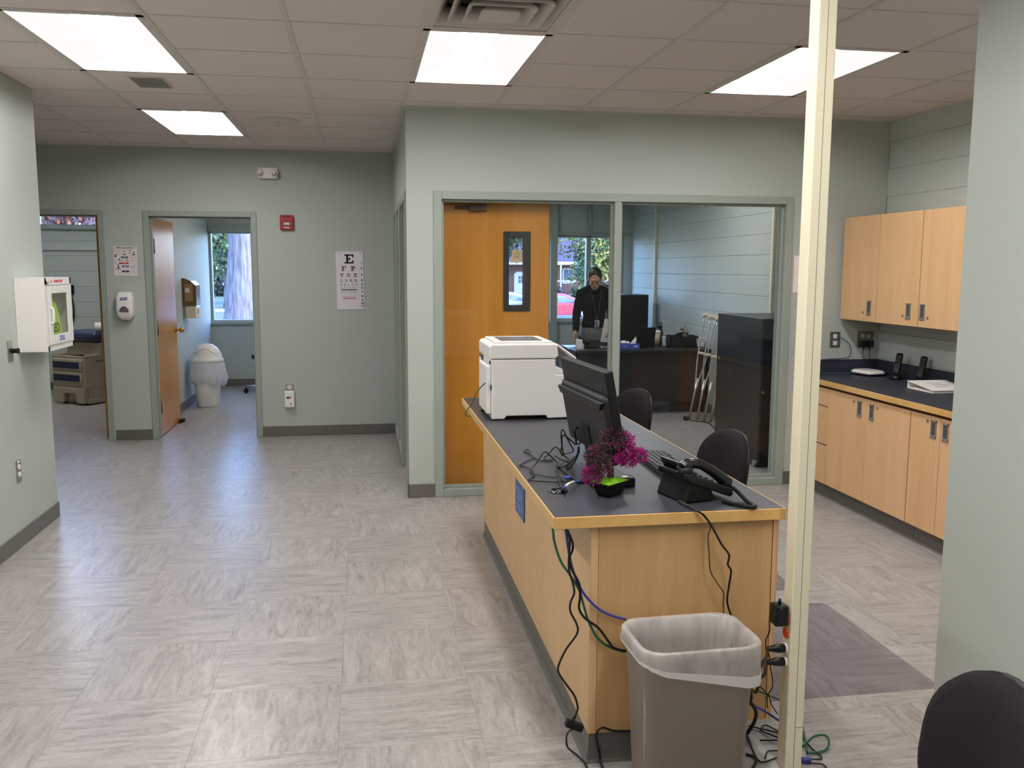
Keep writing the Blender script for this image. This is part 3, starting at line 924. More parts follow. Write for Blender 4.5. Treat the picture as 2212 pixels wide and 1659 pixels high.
b.build('print', M_INKG, po)

sd = thing('sanitizer_dispenser', 'white wall sanitizer dispenser with a dark window under the poster', 'dispenser', (-2.188, YB, 1.28))
def disp_loop(z, w, d, r=0.03):
    return [(x, -d / 2 + y, z) for x, y in rrect(w, d, min(r, d / 2.2), 5)]
MB().loft([disp_loop(-0.13, 0.06, 0.06), disp_loop(-0.125, 0.085, 0.075), disp_loop(-0.09, 0.146, 0.10), disp_loop(-0.02, 0.156, 0.108), disp_loop(0.08, 0.152, 0.10), disp_loop(0.122, 0.13, 0.088), disp_loop(0.132, 0.11, 0.07)], True).build('shell', M_WHITE2, sd)
b = MB().prism([(-0.043, -0.045), (-0.03, -0.053), (0.03, -0.053), (0.043, -0.045), (0.036, -0.022), (0.014, -0.002), (0.0, 0.002), (-0.014, -0.002), (-0.036, -0.022)], -0.111, -0.10, 'y')
b.build('sight_window', mat('smoke_window', rgb(98, 92, 92), 0.15), sd, bevel=0.002)
MB().cyl((0, -0.06, -0.135), (0, -0.06, -0.125), 0.012, n=12).build('nozzle', M_GREYP, sd)
MB().prism([(-0.034, 0.058), (-0.026, 0.082), (0.034, 0.082), (0.026, 0.058)], -0.1055, -0.098, 'y').build('logo_plate', mat('logo_blue', rgb(70, 62, 140), 0.5), sd)
text('PURELL', 0.015, M_PAPER, sd, on_y(0, -0.1062, 0.07), bold=0.0003)

ot = thing('wall_outlet', 'white duplex outlet with a plug-in alarm below it on the back wall', 'outlet', (-0.717, YB, 0.475))
MB().box(-0.038, -0.006, -0.055, 0.038, 0, 0.042).build('plate', M_STEEL, ot, bevel=0.002)
MB().loft([[(x, y, 0.01 + z) for x, z in rrect(0.044 - e, 0.04 - e, 0.014, 4)] for y, e in ((-0.005, 0), (-0.011, 0.002))], True).build('socket', M_WHITE, ot)
MB().box(-0.010, -0.0118, 0.008, -0.007, -0.0105, 0.022).box(0.007, -0.0118, 0.008, 0.010, -0.0105, 0.020).build('slots', M_BLACKM, ot)
gd = thing('gas_alarm', 'white plug-in gas alarm with a small red display on the back wall', 'alarm', (-0.72, YB - 0.007, 0.37))
MB().box(-0.047, -0.045, -0.082, 0.047, 0.0, 0.08).build('body', M_WHITE2, gd, bevel=0.009, seg=3)
MB().box(-0.024, -0.047, 0.008, 0.016, -0.044, 0.026).build('display', M_BLACKM, gd)
MB().box(0.000, -0.0478, 0.011, 0.010, -0.0465, 0.023).build('digit', emit_mat('display_red', (1, 0.08, 0.03, 1), 1.6), gd)
MB().cyl((0.013, -0.044, -0.047), (0.013, -0.048, -0.047), 0.007, n=12).build('button', M_GREYP, gd)

# ------------------------------------------------------------------ left wall
ad = thing('defibrillator_cabinet', 'white metal defibrillator cabinet on the wall corner with a glazed door', 'cabinet', (-2.02, 5.965, 1.36))
cw, cz, cd = 0.245, 0.22, 0.17
fx0, fx1, fz0, fz1 = -0.15, 0.14, -0.125, 0.125      # glass opening along y and z
MB().box(0, -cw, -cz, cd, -cw + 0.004, cz).box(0, cw - 0.004, -cz, cd, cw, cz).box(0, -cw, cz - 0.004, cd, cw, cz).box(0, -cw, -cz, cd, cw, -cz + 0.004)\
    .box(0, -cw, -cz, 0.004, cw, cz).box(cd - 0.004, -cw, -cz, cd, -cw + 0.03, cz).box(cd - 0.004, cw - 0.03, -cz, cd, cw, cz)\
    .box(cd - 0.004, -cw, cz - 0.045, cd, cw, cz).box(cd - 0.004, -cw, -cz, cd, cw, -cz + 0.035).build('body', M_WHITE2, ad, bevel=0.002, seg=1)
dd = MB().box(cd - 0.002, -cw + 0.034, -cz + 0.038, cd + 0.006, fx0, cz - 0.048).box(cd - 0.002, fx1, -cz + 0.038, cd + 0.006, cw - 0.034, cz - 0.048)\
    .box(cd - 0.002, fx0, fz1, cd + 0.006, fx1, cz - 0.048).box(cd - 0.002, fx0, -cz + 0.038, cd + 0.006, fx1, fz0).build('door', M_WHITE2, ad, bevel=0.0015, seg=1)
MB().box(cd, fx0 - 0.004, fz0 - 0.004, cd + 0.002, fx1 + 0.004, fz1 + 0.004).build('glass_pane', M_WGLASS, dd)
MB().tube(spline([(cd + 0.004, -0.188, -0.055), (cd + 0.02, -0.188, -0.045), (cd + 0.023, -0.188, 0.0), (cd + 0.02, -0.188, 0.035), (cd + 0.004, -0.188, 0.045)], 5), 0.007, 8).build('door_handle', M_WHITE, dd)
text('ZOLL', 0.042, M_BLUEI, dd, on_px(cd + 0.0064, 0.0, -0.152), bold=0.001)
text('DEFIBRILLATOR', 0.022, M_RED, ad, on_px(cd + 0.0005, 0.0, 0.197), bold=0.0002)
MB().sphere((cd + 0.0006, -0.125, 0.197), (0.001, 0.009, 0.009), 10, 8).build('heart_mark', M_RED, ad)
MB().cyl((cd, -0.212, 0.192), (cd + 0.012, -0.212, 0.192), 0.009, n=12).build('key_lock', M_STEEL, ad)
MB().box(cd, -0.225, -0.207, cd + 0.0006, -0.175, -0.203).box(cd, -0.225, -0.199, cd + 0.0006, -0.195, -0.196).build('print', M_INKG, ad)
au = thing('defibrillator', 'lime green defibrillator unit behind the cabinet glass', 'defibrillator', (-1.96, 5.90, 1.145))
M_LIME = mat('lime_plastic', rgb(172, 214, 52), 0.4)
MB().prism([(-0.13, 0.0), (0.155, 0.0), (0.16, 0.09), (0.13, 0.2), (0.07, 0.28), (-0.02, 0.325), (-0.13, 0.33)], 0.0, 0.09, 'x').build('body', M_LIME, au, bevel=0.012)
text('AED', 0.08, mat('dark_green', rgb(44, 70, 30), 0.5), au, on_px(0.0905, 0.03, 0.125), bold=0.001)
sw = thing('key_switch', 'steel switch plate with a black knob beside the white cabinet', 'switch', (-2.02, 5.597, 1.16))
MB().box(0, -0.036, -0.06, 0.005, 0.036, 0.06).build('plate', M_STEEL, sw, bevel=0.0015)
MB().cyl((0.005, 0.008, 0.0), (0.022, 0.008, 0.0), 0.014, n=14).cyl((0.022, 0.008, 0.0), (0.046, 0.008, 0.0), 0.011, 0.017, n=14).build('knob', M_BLACKM, sw)
wo = thing('wall_outlet', 'grey outlet plate with two white sockets low on the wall', 'outlet', (-2.02, 5.602, 0.452))
MB().box(0, -0.036, -0.068, 0.005, 0.036, 0.062).build('plate', M_STEEL, wo, bevel=0.0015)
for z in (-0.022, 0.022):
    MB().loft([[(x, y, z + q) for y, q in rrect(0.036 - e, 0.032 - e, 0.013, 4)] for x, e in ((0.004, 0), (0.0095, 0.002))], True).build('socket', M_WHITE2, wo)
MB().box(0.0048, -0.02, 0.048, 0.0056, 0.02, 0.058).build('label_strip', M_PAPER, wo)

# ------------------------------------------------------------------ front desk
DT = 0.86
dk = thing('reception_desk', 'long maple reception desk with a dark laminate counter', 'desk', (0, 0, 0))
MB().box(0.594, 2.733, DT - 0.036, 1.373, 5.412, DT + 0.0005).build('counter_top', M_LAM, dk)
MB().box(0.588, 2.727, DT - 0.038, 0.594, 5.418, DT).box(1.373, 2.727, DT - 0.038, 1.379, 5.418, DT).box(0.594, 2.727, DT - 0.038, 1.373, 2.733, DT).box(0.594, 5.412, DT - 0.038, 1.373, 5.418, DT).build('edge_band', M_EDGE, dk, bevel=0.0012, seg=1)
MB().box(0.718, 2.756, 0.105, 0.738, 5.39, DT - 0.038).build('front_panel', M_MAPLE_Y, dk)
MB().box(0.7195, 2.7545, 0.105, 0.744, 2.7745, DT - 0.038).build('corner_post', M_MAPLE, dk)
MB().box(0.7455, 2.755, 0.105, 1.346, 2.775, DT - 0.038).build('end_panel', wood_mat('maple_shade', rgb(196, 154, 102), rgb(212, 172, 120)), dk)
MB().box(1.350, 2.755, 0.105, 1.369, 3.35, DT - 0.038).build('leg_panel', M_MAPLE, dk)
MB().box(0.738, 5.37, 0.105, 1.35, 5.39, DT - 0.038).build('end_panel', M_MAPLE, dk)
MB().box(1.02, 3.35, 0.105, 1.04, 5.37, DT - 0.038).build('inner_panel', M_MAPLE, dk)
MB().box(0.722, 2.76, 0.0, 1.26, 5.38, 0.106).build('plinth', M_BASE, dk)
MB().prism([(0.722, 0.0), (0.708, 0.0), (0.718, 0.012), (0.7205, 0.03), (0.722, 0.03)], 2.752, 5.38, 'y').prism([(2.76, 0.0), (2.748, 0.0), (2.756, 0.012), (2.7585, 0.03), (2.76, 0.03)], 0.716, 1.26, 'x').build('base_cove', M_BASE, dk)
sg = thing('desk_sign', 'small blue plastic sign with pale unreadable lines on the desk side', 'sign', (0.716, 4.068, 0.567))
MB().box(-0.004, -0.117, -0.08, 0.001, 0.117, 0.08).build('plate', mat('sign_blue', rgb(46, 82, 142), 0.35), sg, bevel=0.0015)
b = MB()
for z, a in ((0.045, 0.07), (0.025, 0.085), (0.005, 0.06), (-0.03, 0.075), (-0.048, 0.06)):
    b.box(-0.0046, -a, z - 0.004, -0.0038, a, z + 0.004)
b.build('print', mat('sign_pale', rgb(120, 150, 196), 0.5), sg)

# printer
pr = thing('printer', 'white office laser printer standing on the far end of the desk', 'printer', (0.64, 4.572, DT))
def sideloop(y, pts):
    return [(x, y, z) for x, z in pts]
prof = [(0.012, 0.012), (0.06, 0.012), (0.075, 0.018), (0.28, 0.018), (0.292, 0.010), (0.43, 0.014), (0.44, 0.03), (0.365, 0.225), (0.348, 0.235), (0.345, 0.318), (0.012, 0.318)]
MB().prism([(0.012, 0.006), (0.08, 0.006), (0.088, 0.022), (0.30, 0.022), (0.308, 0.006), (0.455, 0.008), (0.462, 0.02), (0.405, 0.235), (0.348, 0.238), (0.348, 0.318), (0.012, 0.318)], 0.0, 0.42, 'y').build('body', M_WHITE2, pr, bevel=0.006)
MB().box(-0.012, 0.03, 0.03, 0.012, 0.33, 0.285).box(-0.004, 0.33, 0.03, 0.014, 0.40, 0.30).build('rear_door', M_WHITE2, pr, bevel=0.008)
MB().box(-0.001, 0.33, 0.288, 0.013, 0.40, 0.312).build('vent_panel', M_GREYP, pr)
MB().box(0.008, 0.004, 0.160, 0.014, 0.03, 0.185).build('network_port', mat('green_plug', rgb(20, 86, 52), 0.5), pr)
MB().box(0.009, 0.04, 0.290, 0.013, 0.055, 0.306).box(0.009, 0.065, 0.290, 0.013, 0.08, 0.306).build('ports', M_BLACKM, pr)
MB().prism([(0.0, 0.322), (0.345, 0.322), (0.364, 0.334), (0.356, 0.385), (0.346, 0.398), (0.014, 0.398), (0.0, 0.386)], -0.004, 0.424, 'y').build('scanner', M_WHITE2, pr, bevel=0.007)
MB().box(0.03, 0.03, 0.397, 0.335, 0.40, 0.410).build('scanner_lid', M_WHITE2, pr, bevel=0.004)
MB().box(0.07, 0.07, 0.409, 0.29, 0.33, 0.412).build('lid_inset', M_GREYP, pr)
MB().prism([(0.362, 0.385), (0.372, 0.392), (0.475, 0.318), (0.470, 0.306)], 0.06, 0.40, 'y').build('control_panel', M_WHITE2, pr, bevel=0.004)
MB().prism([(0.385, 0.3845), (0.387, 0.3862), (0.458, 0.3345), (0.456, 0.3325)], 0.10, 0.36, 'y').build('touch_screen', M_BLACK, pr)
MB().prism([(0.362, 0.325), (0.362, 0.378), (0.43, 0.322)], 0.012, 0.06, 'y').build('panel_bracket', M_GREYP, pr)
MB().prism([(0.35, 0.238), (0.352, 0.262), (0.39, 0.262), (0.415, 0.245), (0.41, 0.238)], 0.03, 0.39, 'y').build('output_tray', M_WHITE2, pr, bevel=0.003)
MB().box(0.0, 0.30, 0.0, 0.03, 0.34, 0.0085).box(0.40, 0.02, 0.0, 0.44, 0.06, 0.0085).box(0.02, 0.02, 0.0, 0.06, 0.06, 0.0085).box(0.40, 0.34, 0.0, 0.44, 0.38, 0.0085).build('foot', M_BLACKM, pr)

# monitor (its back towards the viewer)
mo = thing('monitor', 'black computer monitor seen from behind on the desk', 'monitor', (0.87, 3.25, DT), math.radians(3.73))
mw, mh = 0.545, 0.327
MT = Matrix.Translation((0.83 - 0.87, 0.0, 1.134 - DT)) @ Matrix.Rotation(-math.radians(10.74), 4, 'Y')
MB().box(-0.004, -mw / 2, -mh / 2, 0.028, mw / 2, mh / 2, MT).build('panel', M_BLACK, mo, bevel=0.004)
lp = [[(x, y, z) for y, z in rrect(mw * s, mh * h, 0.02, 4, 0, c)] for x, s, h, c in ((0.0, 0.99, 0.74, -0.13 * mh), (-0.014, 0.985, 0.735, -0.13 * mh), (-0.024, 0.93, 0.68, -0.14 * mh))]
MB().loft(lp, True, True, False, MT).build('back_housing', mat('black_housing', rgb(18, 18, 19), 0.45), mo)
MB().prism([(-mw / 2 + 0.004, 0.058), (mw / 2 - 0.004, 0.058), (mw / 2 - 0.03, 0.030), (mw / 2 - 0.10, 0.024), (-mw / 2 + 0.10, 0.024), (-mw / 2 + 0.03, 0.030)], -0.036, -0.01, 'x', False, MT).build('vent_ledge', M_BLACK, mo, bevel=0.004)
MB().box(0.0281, -mw / 2 + 0.008, -mh / 2 + 0.02, 0.0288, mw / 2 - 0.008, mh / 2 - 0.008, MT).build('screen', mat('screen_dark', rgb(12, 13, 16), 0.15), mo)
text('acer', 0.05, mat('logo_grey', rgb(58, 58, 60), 0.3), mo, MT @ on_mx(-0.0045, -0.19, 0.105), bold=0.0006)
MB().box(-0.03, -0.045, -0.20, 0.0, 0.045, -0.06, MT).build('neck_plate', M_BLACKM, mo, bevel=0.006)
MB().prism([(xx, yy) for xx, yy in rrect(0.05, 0.07, 0.015, 3, 0.015, 0.09)], 0.012, 0.20, 'z').build('stand_column', M_BLACKM, mo)
MB().prism([(xx, yy) for xx, yy in rrect(0.22, 0.30, 0.02, 3, 0.0, 0.06)], 0.0, 0.013, 'z').build('stand_base', M_BLACK, mo, bevel=0.003)
# potted flower
fl = thing('flowering_bonsai', 'artificial magenta bonsai with bright green moss in a black pot', 'plant', (0.845, 2.99, DT), math.radians(38))
def sqz(w, d, z):
    return [(x, y, z) for x, y in rrect(w, d, 0.006, 2)]
MB().loft([sqz(0.075, 0.05, 0.0), sqz(0.085, 0.06, 0.008), sqz(0.098, 0.072, 0.035), sqz(0.122, 0.086, 0.044), sqz(0.122, 0.086, 0.05), sqz(0.112, 0.076, 0.05), sqz(0.108, 0.072, 0.044)], False).build('pot', M_BLACKM, fl)
b = MB(); N = 14; vs = []
for i in range(N + 1):
    for j in range(N + 1):
        x = (i / N - 0.5) * 0.118; y = (j / N - 0.5) * 0.083
        e = min(i, N - i, j, N - j) / (N / 2)
        vs.append((x, y, 0.0485 + 0.016 * e ** 0.8 + RND.uniform(0, 0.0018)))
b.add(vs, [(i * (N + 1) + j, (i + 1) * (N + 1) + j, (i + 1) * (N + 1) + j + 1, i * (N + 1) + j + 1) for i in range(N) for j in range(N)], True)
b.build('moss', mat('moss_green', rgb(124, 190, 44), 0.95, spec=0.1, vary=((300, 300, 300), 0.3, 3), bump=(700, 0.6)), fl)
M_BARK = mat('bonsai_bark', rgb(78, 56, 48), 0.85, vary=((60, 60, 20), 0.35, 3), bump=(200, 0.5))
IR = Matrix.Rotation(-math.radians(38), 4, 'Z')
def LB(x, y, z):            # room-aligned offsets -> plant space
    return IR @ Vector((x, y, z))
tk = MB().tube([LB(*p) for p in spline([(0, 0, 0.05), (0.002, 0, 0.085), (-0.004, 0, 0.115), (0.004, 0, 0.14)], 5)], [0.013 - 0.0002 * k for k in range(16)], 8)
tips = [(-0.055, -0.01, 0.145), (-0.07, -0.02, 0.075), (0.01, 0.0, 0.20), (0.05, 0.01, 0.185), (0.06, -0.02, 0.125), (0.10, -0.01, 0.135), (-0.005, 0.03, 0.165), (0.028, -0.03, 0.13), (-0.035, -0.03, 0.11), (0.055, -0.01, 0.155)]
for p in tips:
    tk.tube([LB(*q) for q in spline([(0, 0, 0.105), (p[0] * 0.4, p[1] * 0.4, 0.105 + (p[2] - 0.105) * 0.35), p], 5)], [0.006, 0.0058, 0.0056, 0.0054, 0.005, 0.0046, 0.0042, 0.0038, 0.0034, 0.003, 0.0026], 6)
tk.build('trunk', M_BARK, fl)
M_LEAFD = mat('bonsai_leaf', rgb(74, 52, 52), 0.7, vary=((90, 90, 90), 0.5, 2))
M_LEAFG = mat('bonsai_green', rgb(70, 74, 52), 0.7, vary=((90, 90, 90), 0.4, 2))
M_MAG = mat('bonsai_magenta', rgb(190, 18, 138), 0.6, vary=((120, 120, 120), 0.35, 2))
def tuft(b, c, r, n, ln, flat=1.0):
    for _ in range(n):
        th = math.acos(RND.uniform(-0.75, 1)); ph = RND.uniform(0, 2 * PI)
        d = Vector((math.sin(th) * math.cos(ph), math.sin(th) * math.sin(ph), math.cos(th) * flat))
        p0 = Vector(c) + d * r * RND.uniform(0.45, 1.0); p1 = p0 + d * ln + Vector((RND.uniform(-1, 1), RND.uniform(-1, 1), RND.uniform(-1, 1))) * ln * 0.35
        s = d.cross(Vector((RND.uniform(-1, 1), RND.uniform(-1, 1), RND.uniform(-1, 1))))
        if s.length < 1e-4:
            continue
        s.normalize(); w = 0.0017
        m = (p0 + p1) / 2
        b.add([p0, m + s * w, p1, m - s * w, m + d.cross(s) * 0.001], [(0, 1, 4), (1, 2, 4), (2, 3, 4), (3, 0, 4)])
for (p, r, nd, ng, nm) in ((tips[0], 0.036, 170, 30, 16), (tips[1], 0.034, 80, 10, 130), (tips[2], 0.044, 190, 70, 45), (tips[3], 0.036, 60, 30, 170), (tips[4], 0.026, 20, 20, 110), (tips[5], 0.028, 40, 14, 130), (tips[6], 0.034, 120, 30, 6), (tips[7], 0.02, 16, 10, 90), (tips[8], 0.030, 130, 20, 20), (tips[9], 0.030, 40, 20, 120)):
    c = LB(*p)
    for nn, mm, nm_ in ((nd, M_LEAFD, 'leaf_cluster'), (ng, M_LEAFG, 'leaf_cluster'), (nm, M_MAG, 'flower_cluster')):
        if nn:
            b = MB(); tuft(b, c, r, int(nn * 3.2), 0.0125); o = b.build(nm_, mm, fl); o['kind'] = 'stuff'

ub = thing('power_brick', 'black power adapter box lying behind the bonsai', 'adapter', (0.905, 3.10, DT), math.radians(-3))
MB().box(-0.10, -0.02, 0.0, 0.062, 0.045, 0.036).build('body', M_BLACK, ub, bevel=0.005)
MB().box(0.018, -0.005, 0.0358, 0.036, 0.012, 0.0366).build('sticker', M_PAPER, ub)
gr = thing('cable_grommet', 'glossy black cable grommet set into the desk top', 'grommet', (0.674, 3.058, DT))
MB().lathe([(0.036, 0.0), (0.036, 0.003), (0.033, 0.006), (0.022, 0.007), (0.020, 0.003), (0.001, 0.002)], 32).build('ring', mat('gloss_black', rgb(18, 18, 19), 0.08, coat=0.5), gr)
MB().box(-0.006, -0.012, 0.003, 0.018, 0.004, 0.008).build('cover_tab', M_CHROME, gr, bevel=0.001)

# keyboard
kd = thing('keyboard', 'black computer keyboard lying on the desk behind the telephone', 'keyboard', (1.19, 3.40, DT), math.radians(-2))
MB().prism([(-0.075, 0.002), (0.075, 0.002), (0.075, 0.012), (-0.075, 0.024)], -0.225, 0.225, 'y').build('case', M_BLACK, kd, bevel=0.002)
_key = None
M_KEY = mat('key_cap', rgb(40, 40, 42), 0.35)
for rrow in range(6):
    x = -0.058 + rrow * 0.0225
    zb = 0.024 - (x + 0.075) / 0.15 * 0.012
    for q in range(20):
        y = 0.21 - q * 0.0221
        if q in (15,) or (rrow == 5 and 4 <= q <= 8):
            continue
        if _key is None:
            k = MB().loft([[(u, v, z) for u, v in rrect(w, w, 0.002, 1)] for z, w in ((0, 0.019), (0.006, 0.0145))], False).build('key', M_KEY, kd); _key = k
        else:
            k = inst(_key, 'key', kd)
        k.location = (x, y, zb)
MB().box(0.05, -0.0, 0.014, 0.066, 0.095, 0.02).build('space_bar', M_KEY, kd, bevel=0.002)

# telephone seen from behind: local +x runs towards its user, +y away from the viewer
ph = thing('desk_phone', 'black office telephone with handset at the desk corner', 'telephone', (1.036, 2.905, DT), math.radians(14))
MB().prism([(0.0, 0.004), (0.03, 0.088), (0.10, 0.072), (0.125, 0.004)], -0.085, 0.085, 'y').build('stand_foot', M_BLACK, ph, bevel=0.003)
b = MB()
for y in (-0.07, 0.07):
    b.box(0.004, y - 0.012, 0.0, 0.02, y + 0.012, 0.005).box(0.10, y - 0.012, 0.0, 0.12, y + 0.012, 0.005)
b.build('rubber_foot', M_BLACKM, ph)
MB().prism([(0.012, 0.076), (0.008, 0.096), (0.018, 0.103), (0.192, 0.040), (0.196, 0.018), (0.184, 0.010)], -0.096, 0.096, 'y').build('body', M_BLACK, ph, bevel=0.005)
MB().box(-0.007, -0.062, 0.0, 0.009, 0.062, 0.062, Matrix.Translation((0.050, 0.03, 0.078)) @ Matrix.Rotation(-0.55, 4, 'Y')).build('display_hood', mat('gloss_case', rgb(18, 18, 20), 0.4), ph, bevel=0.006)
hy = -0.066
hp = spline([(0.004, hy, 0.122), (0.025, hy, 0.134), (0.07, hy, 0.130), (0.12, hy, 0.104), (0.165, hy, 0.072), (0.19, hy, 0.052)], 6)
MB().tube(hp, [0.017 + 0.006 * abs(k / (len(hp) - 1) - 0.45) / 0.55 for k in range(len(hp))], 12).build('handset', mat('handset_black', rgb(20, 20, 21), 0.25), ph)
MB().cyl((0.018, hy, 0.092), (0.012, hy, 0.128), 0.025, 0.026, 16).build('ear_piece', M_BLACK, ph)
MB().cyl((0.176, hy, 0.040), (0.186, hy, 0.066), 0.024, 0.022, 16).build('mouth_piece', M_BLACK, ph)
MB().box(-0.004, hy - 0.028, 0.084, 0.046, hy + 0.028, 0.106).build('cradle', M_BLACK, ph, bevel=0.005)
b = MB()
for i in range(3):
    for j in range(4):
        x = 0.085 + j * 0.026; z = 0.103 - (x - 0.018) / 0.174 * 0.063
        b.box(x - 0.008, 0.0 + i * 0.03 - 0.010, z - 0.002, x + 0.008, 0.0 + i * 0.03 + 0.010, z + 0.004)
b.build('keypad', M_KEY, ph)
# coiled cord: from the mouthpiece out to the desk corner and back
def coil(path, r, turns, n=10):
    P = spline(path, 30); L = len(P); out = []
    for i in range(turns * n + 1):
        t = i / (turns * n) * (L - 1); k = min(int(t), L - 2); f = t - k
        p = P[k].lerp(P[k + 1], f); d = (P[k + 1] - P[k]).normalized()
        a = d.cross(Vector((0, 0, 1))).normalized(); c = a.cross(d)
        w = 2 * PI * i / n
        out.append(p + a * math.cos(w) * r + c * math.sin(w) * r)
    return out
cc = [(1.236, 2.884, 0.908), (1.258, 2.865, 0.892), (1.272, 2.82, 0.872), (1.27, 2.76, 0.869), (1.268, 2.728, 0.871), (1.248, 2.728, 0.869), (1.215, 2.775, 0.868), (1.19, 2.815, 0.869)]
cable('coiled_cable', coil(cc, 0.0055, 62), 0.0022, M_BLACK, 'black coiled handset cord looping to the desk corner', n=5, sm=1)
# ------------------------------------------------------------------ wall cabinets on the right
def flush_pull(parent, x, y, z, h=0.105, w=0.052):
    p = MB()
    for a in ((y - w / 2, z - h / 2, y - w / 2 + 0.009, z + h / 2), (y + w / 2 - 0.009, z - h / 2, y + w / 2, z + h / 2), (y - w / 2, z + h / 2 - 0.011, y + w / 2, z + h / 2)):
        p.box(x - 0.004, a[0], a[1], x + 0.001, a[2], a[3])
    p.box(x - 0.006, y - w / 2, z - h / 2, x + 0.001, y + w / 2, z - h / 2 + 0.018)
    q = p.build('flush_pull', M_PULL, parent, bevel=0.001, seg=1)
    MB().box(x - 0.001, y - w / 2 + 0.009, z - h / 2 + 0.018, x + 0.001, y + w / 2 - 0.009, z + h / 2 - 0.011).build('pull_recess', M_PULLD, q)
def lock(parent, x, y, z):
    MB().cyl((x + 0.001, y, z), (x - 0.004, y, z), 0.0095, n=14).box(x - 0.006, y - 0.0015, z - 0.006, x - 0.003, y + 0.0015, z + 0.006).build('lock', M_STEEL, parent)
M_PULL = mat('pull_metal', rgb(142, 138, 138), 0.35, metal=0.3)
M_PULLD = mat('pull_dark', rgb(78, 76, 78), 0.5)
M_GAPSHADE = mat('gap_shade', rgb(96, 62, 34), 0.8)  # dark brown painted in for the shade between doors and drawers
def wall_unit(y0, y1, doors, label):
    t = thing('wall_cabinet', label, 'cabinet', (0, 0, 0), 0, 'upper maple cabinets')
    MB().box(3.592, y0, 1.272, XR - 0.002, y1, 2.03).build('body', M_MAPLE, t)
    MB().box(3.5895, y0 + 0.002, 1.276, 3.5918, y1 - 0.002, 2.028).build('gap_shade_sheet', M_GAPSHADE, t)  # added dark sheet, so the door gaps look shaded
    for a, b, hy, ly in doors:
        d = MB().box(3.57, a + 0.002, 1.276, 3.589, b - 0.002, 2.028).build('door', M_MAPLE, t, bevel=0.0012, seg=1)
        flush_pull(d, 3.57, hy, 1.373); lock(d, 3.57, ly, 1.339)
wall_unit(5.862, 6.338, [(5.862, 6.338, 5.95, 6.02)], 'narrow single-door maple wall cabinet in the room corner')
wall_unit(4.876, 5.859, [(5.369, 5.859, 5.475, 5.535), (4.876, 5.366, 5.322, 5.262)], 'two-door maple wall cabinet beside the single-door one')
def base_unit(y0, y1, label):
    t = thing('base_cabinet', label, 'cabinet', (0, 0, 0), 0, 'lower maple cabinets')
    MB().box(3.281, y0, 0.10, XR - 0.03, y1, 0.82).build('body', M_MAPLE, t)
    MB().box(3.278, y0 + 0.001, 0.11, 3.2808, y1 - 0.001, 0.82).build('gap_shade_sheet', M_GAPSHADE, t)  # same added dark sheet for the shade in the lower gaps
    MB().box(3.33, y0, 0.0, XR - 0.03, y1, 0.10).build('toe_kick', M_BASE, t)
    return t
t = base_unit(5.893, 6.366, 'maple base cabinet with three drawers behind the pole')
for z0, z1 in ((0.675, 0.800), (0.397, 0.667), (0.112, 0.389)):
    d = MB().box(3.26, 5.894, z0, 3.277, 6.36, z1).build('drawer', M_MAPLE, t, bevel=0.0012, seg=1)
    flush_pull(d, 3.26, 6.13, (z0 + z1) / 2, 0.05, 0.105)
t = base_unit(4.914, 5.890, 'two-door maple base cabinet next to the drawers')
for a, b, hy, ly in ((5.397, 5.889, 5.478, 5.549), (4.916, 5.394, 5.332, 5.268)):
    d = MB().box(3.26, a, 0.112, 3.277, b, 0.800).build('door', M_MAPLE, t, bevel=0.0012, seg=1)
    flush_pull(d, 3.26, hy, 0.722); lock(d, 3.26, ly, 0.764)
t = base_unit(3.93, 4.908, 'two-door maple base cabinet partly hidden by the near wall')
for a, b, hy, ly in ((4.622, 4.906, 4.683, 4.742), (3.934, 4.618, 4.573, 4.50)):
    d = MB().box(3.26, a, 0.112, 3.277, b, 0.800).build('door', M_MAPLE, t, bevel=0.0012, seg=1)
    flush_pull(d, 3.26, hy, 0.727); lock(d, 3.26, ly, 0.768)
ct = thing('wall_counter', 'dark laminate worktop with maple edge and splash along the base cabinets', 'worktop', (0, 0, 0))
MB().box(3.246, 3.93, 0.822, XR, YF - 0.001, 0.86).box(XR - 0.022, 3.93, 0.86, XR, YF - 0.001, 0.962).box(3.246, YF - 0.022, 0.86, XR - 0.022, YF - 0.001, 0.962).build('top', M_LAM2, ct)
MB().box(3.240, 3.93, 0.822, 3.246, YF - 0.001, 0.86).build('edge_band', M_EDGE, ct, bevel=0.0012, seg=1)
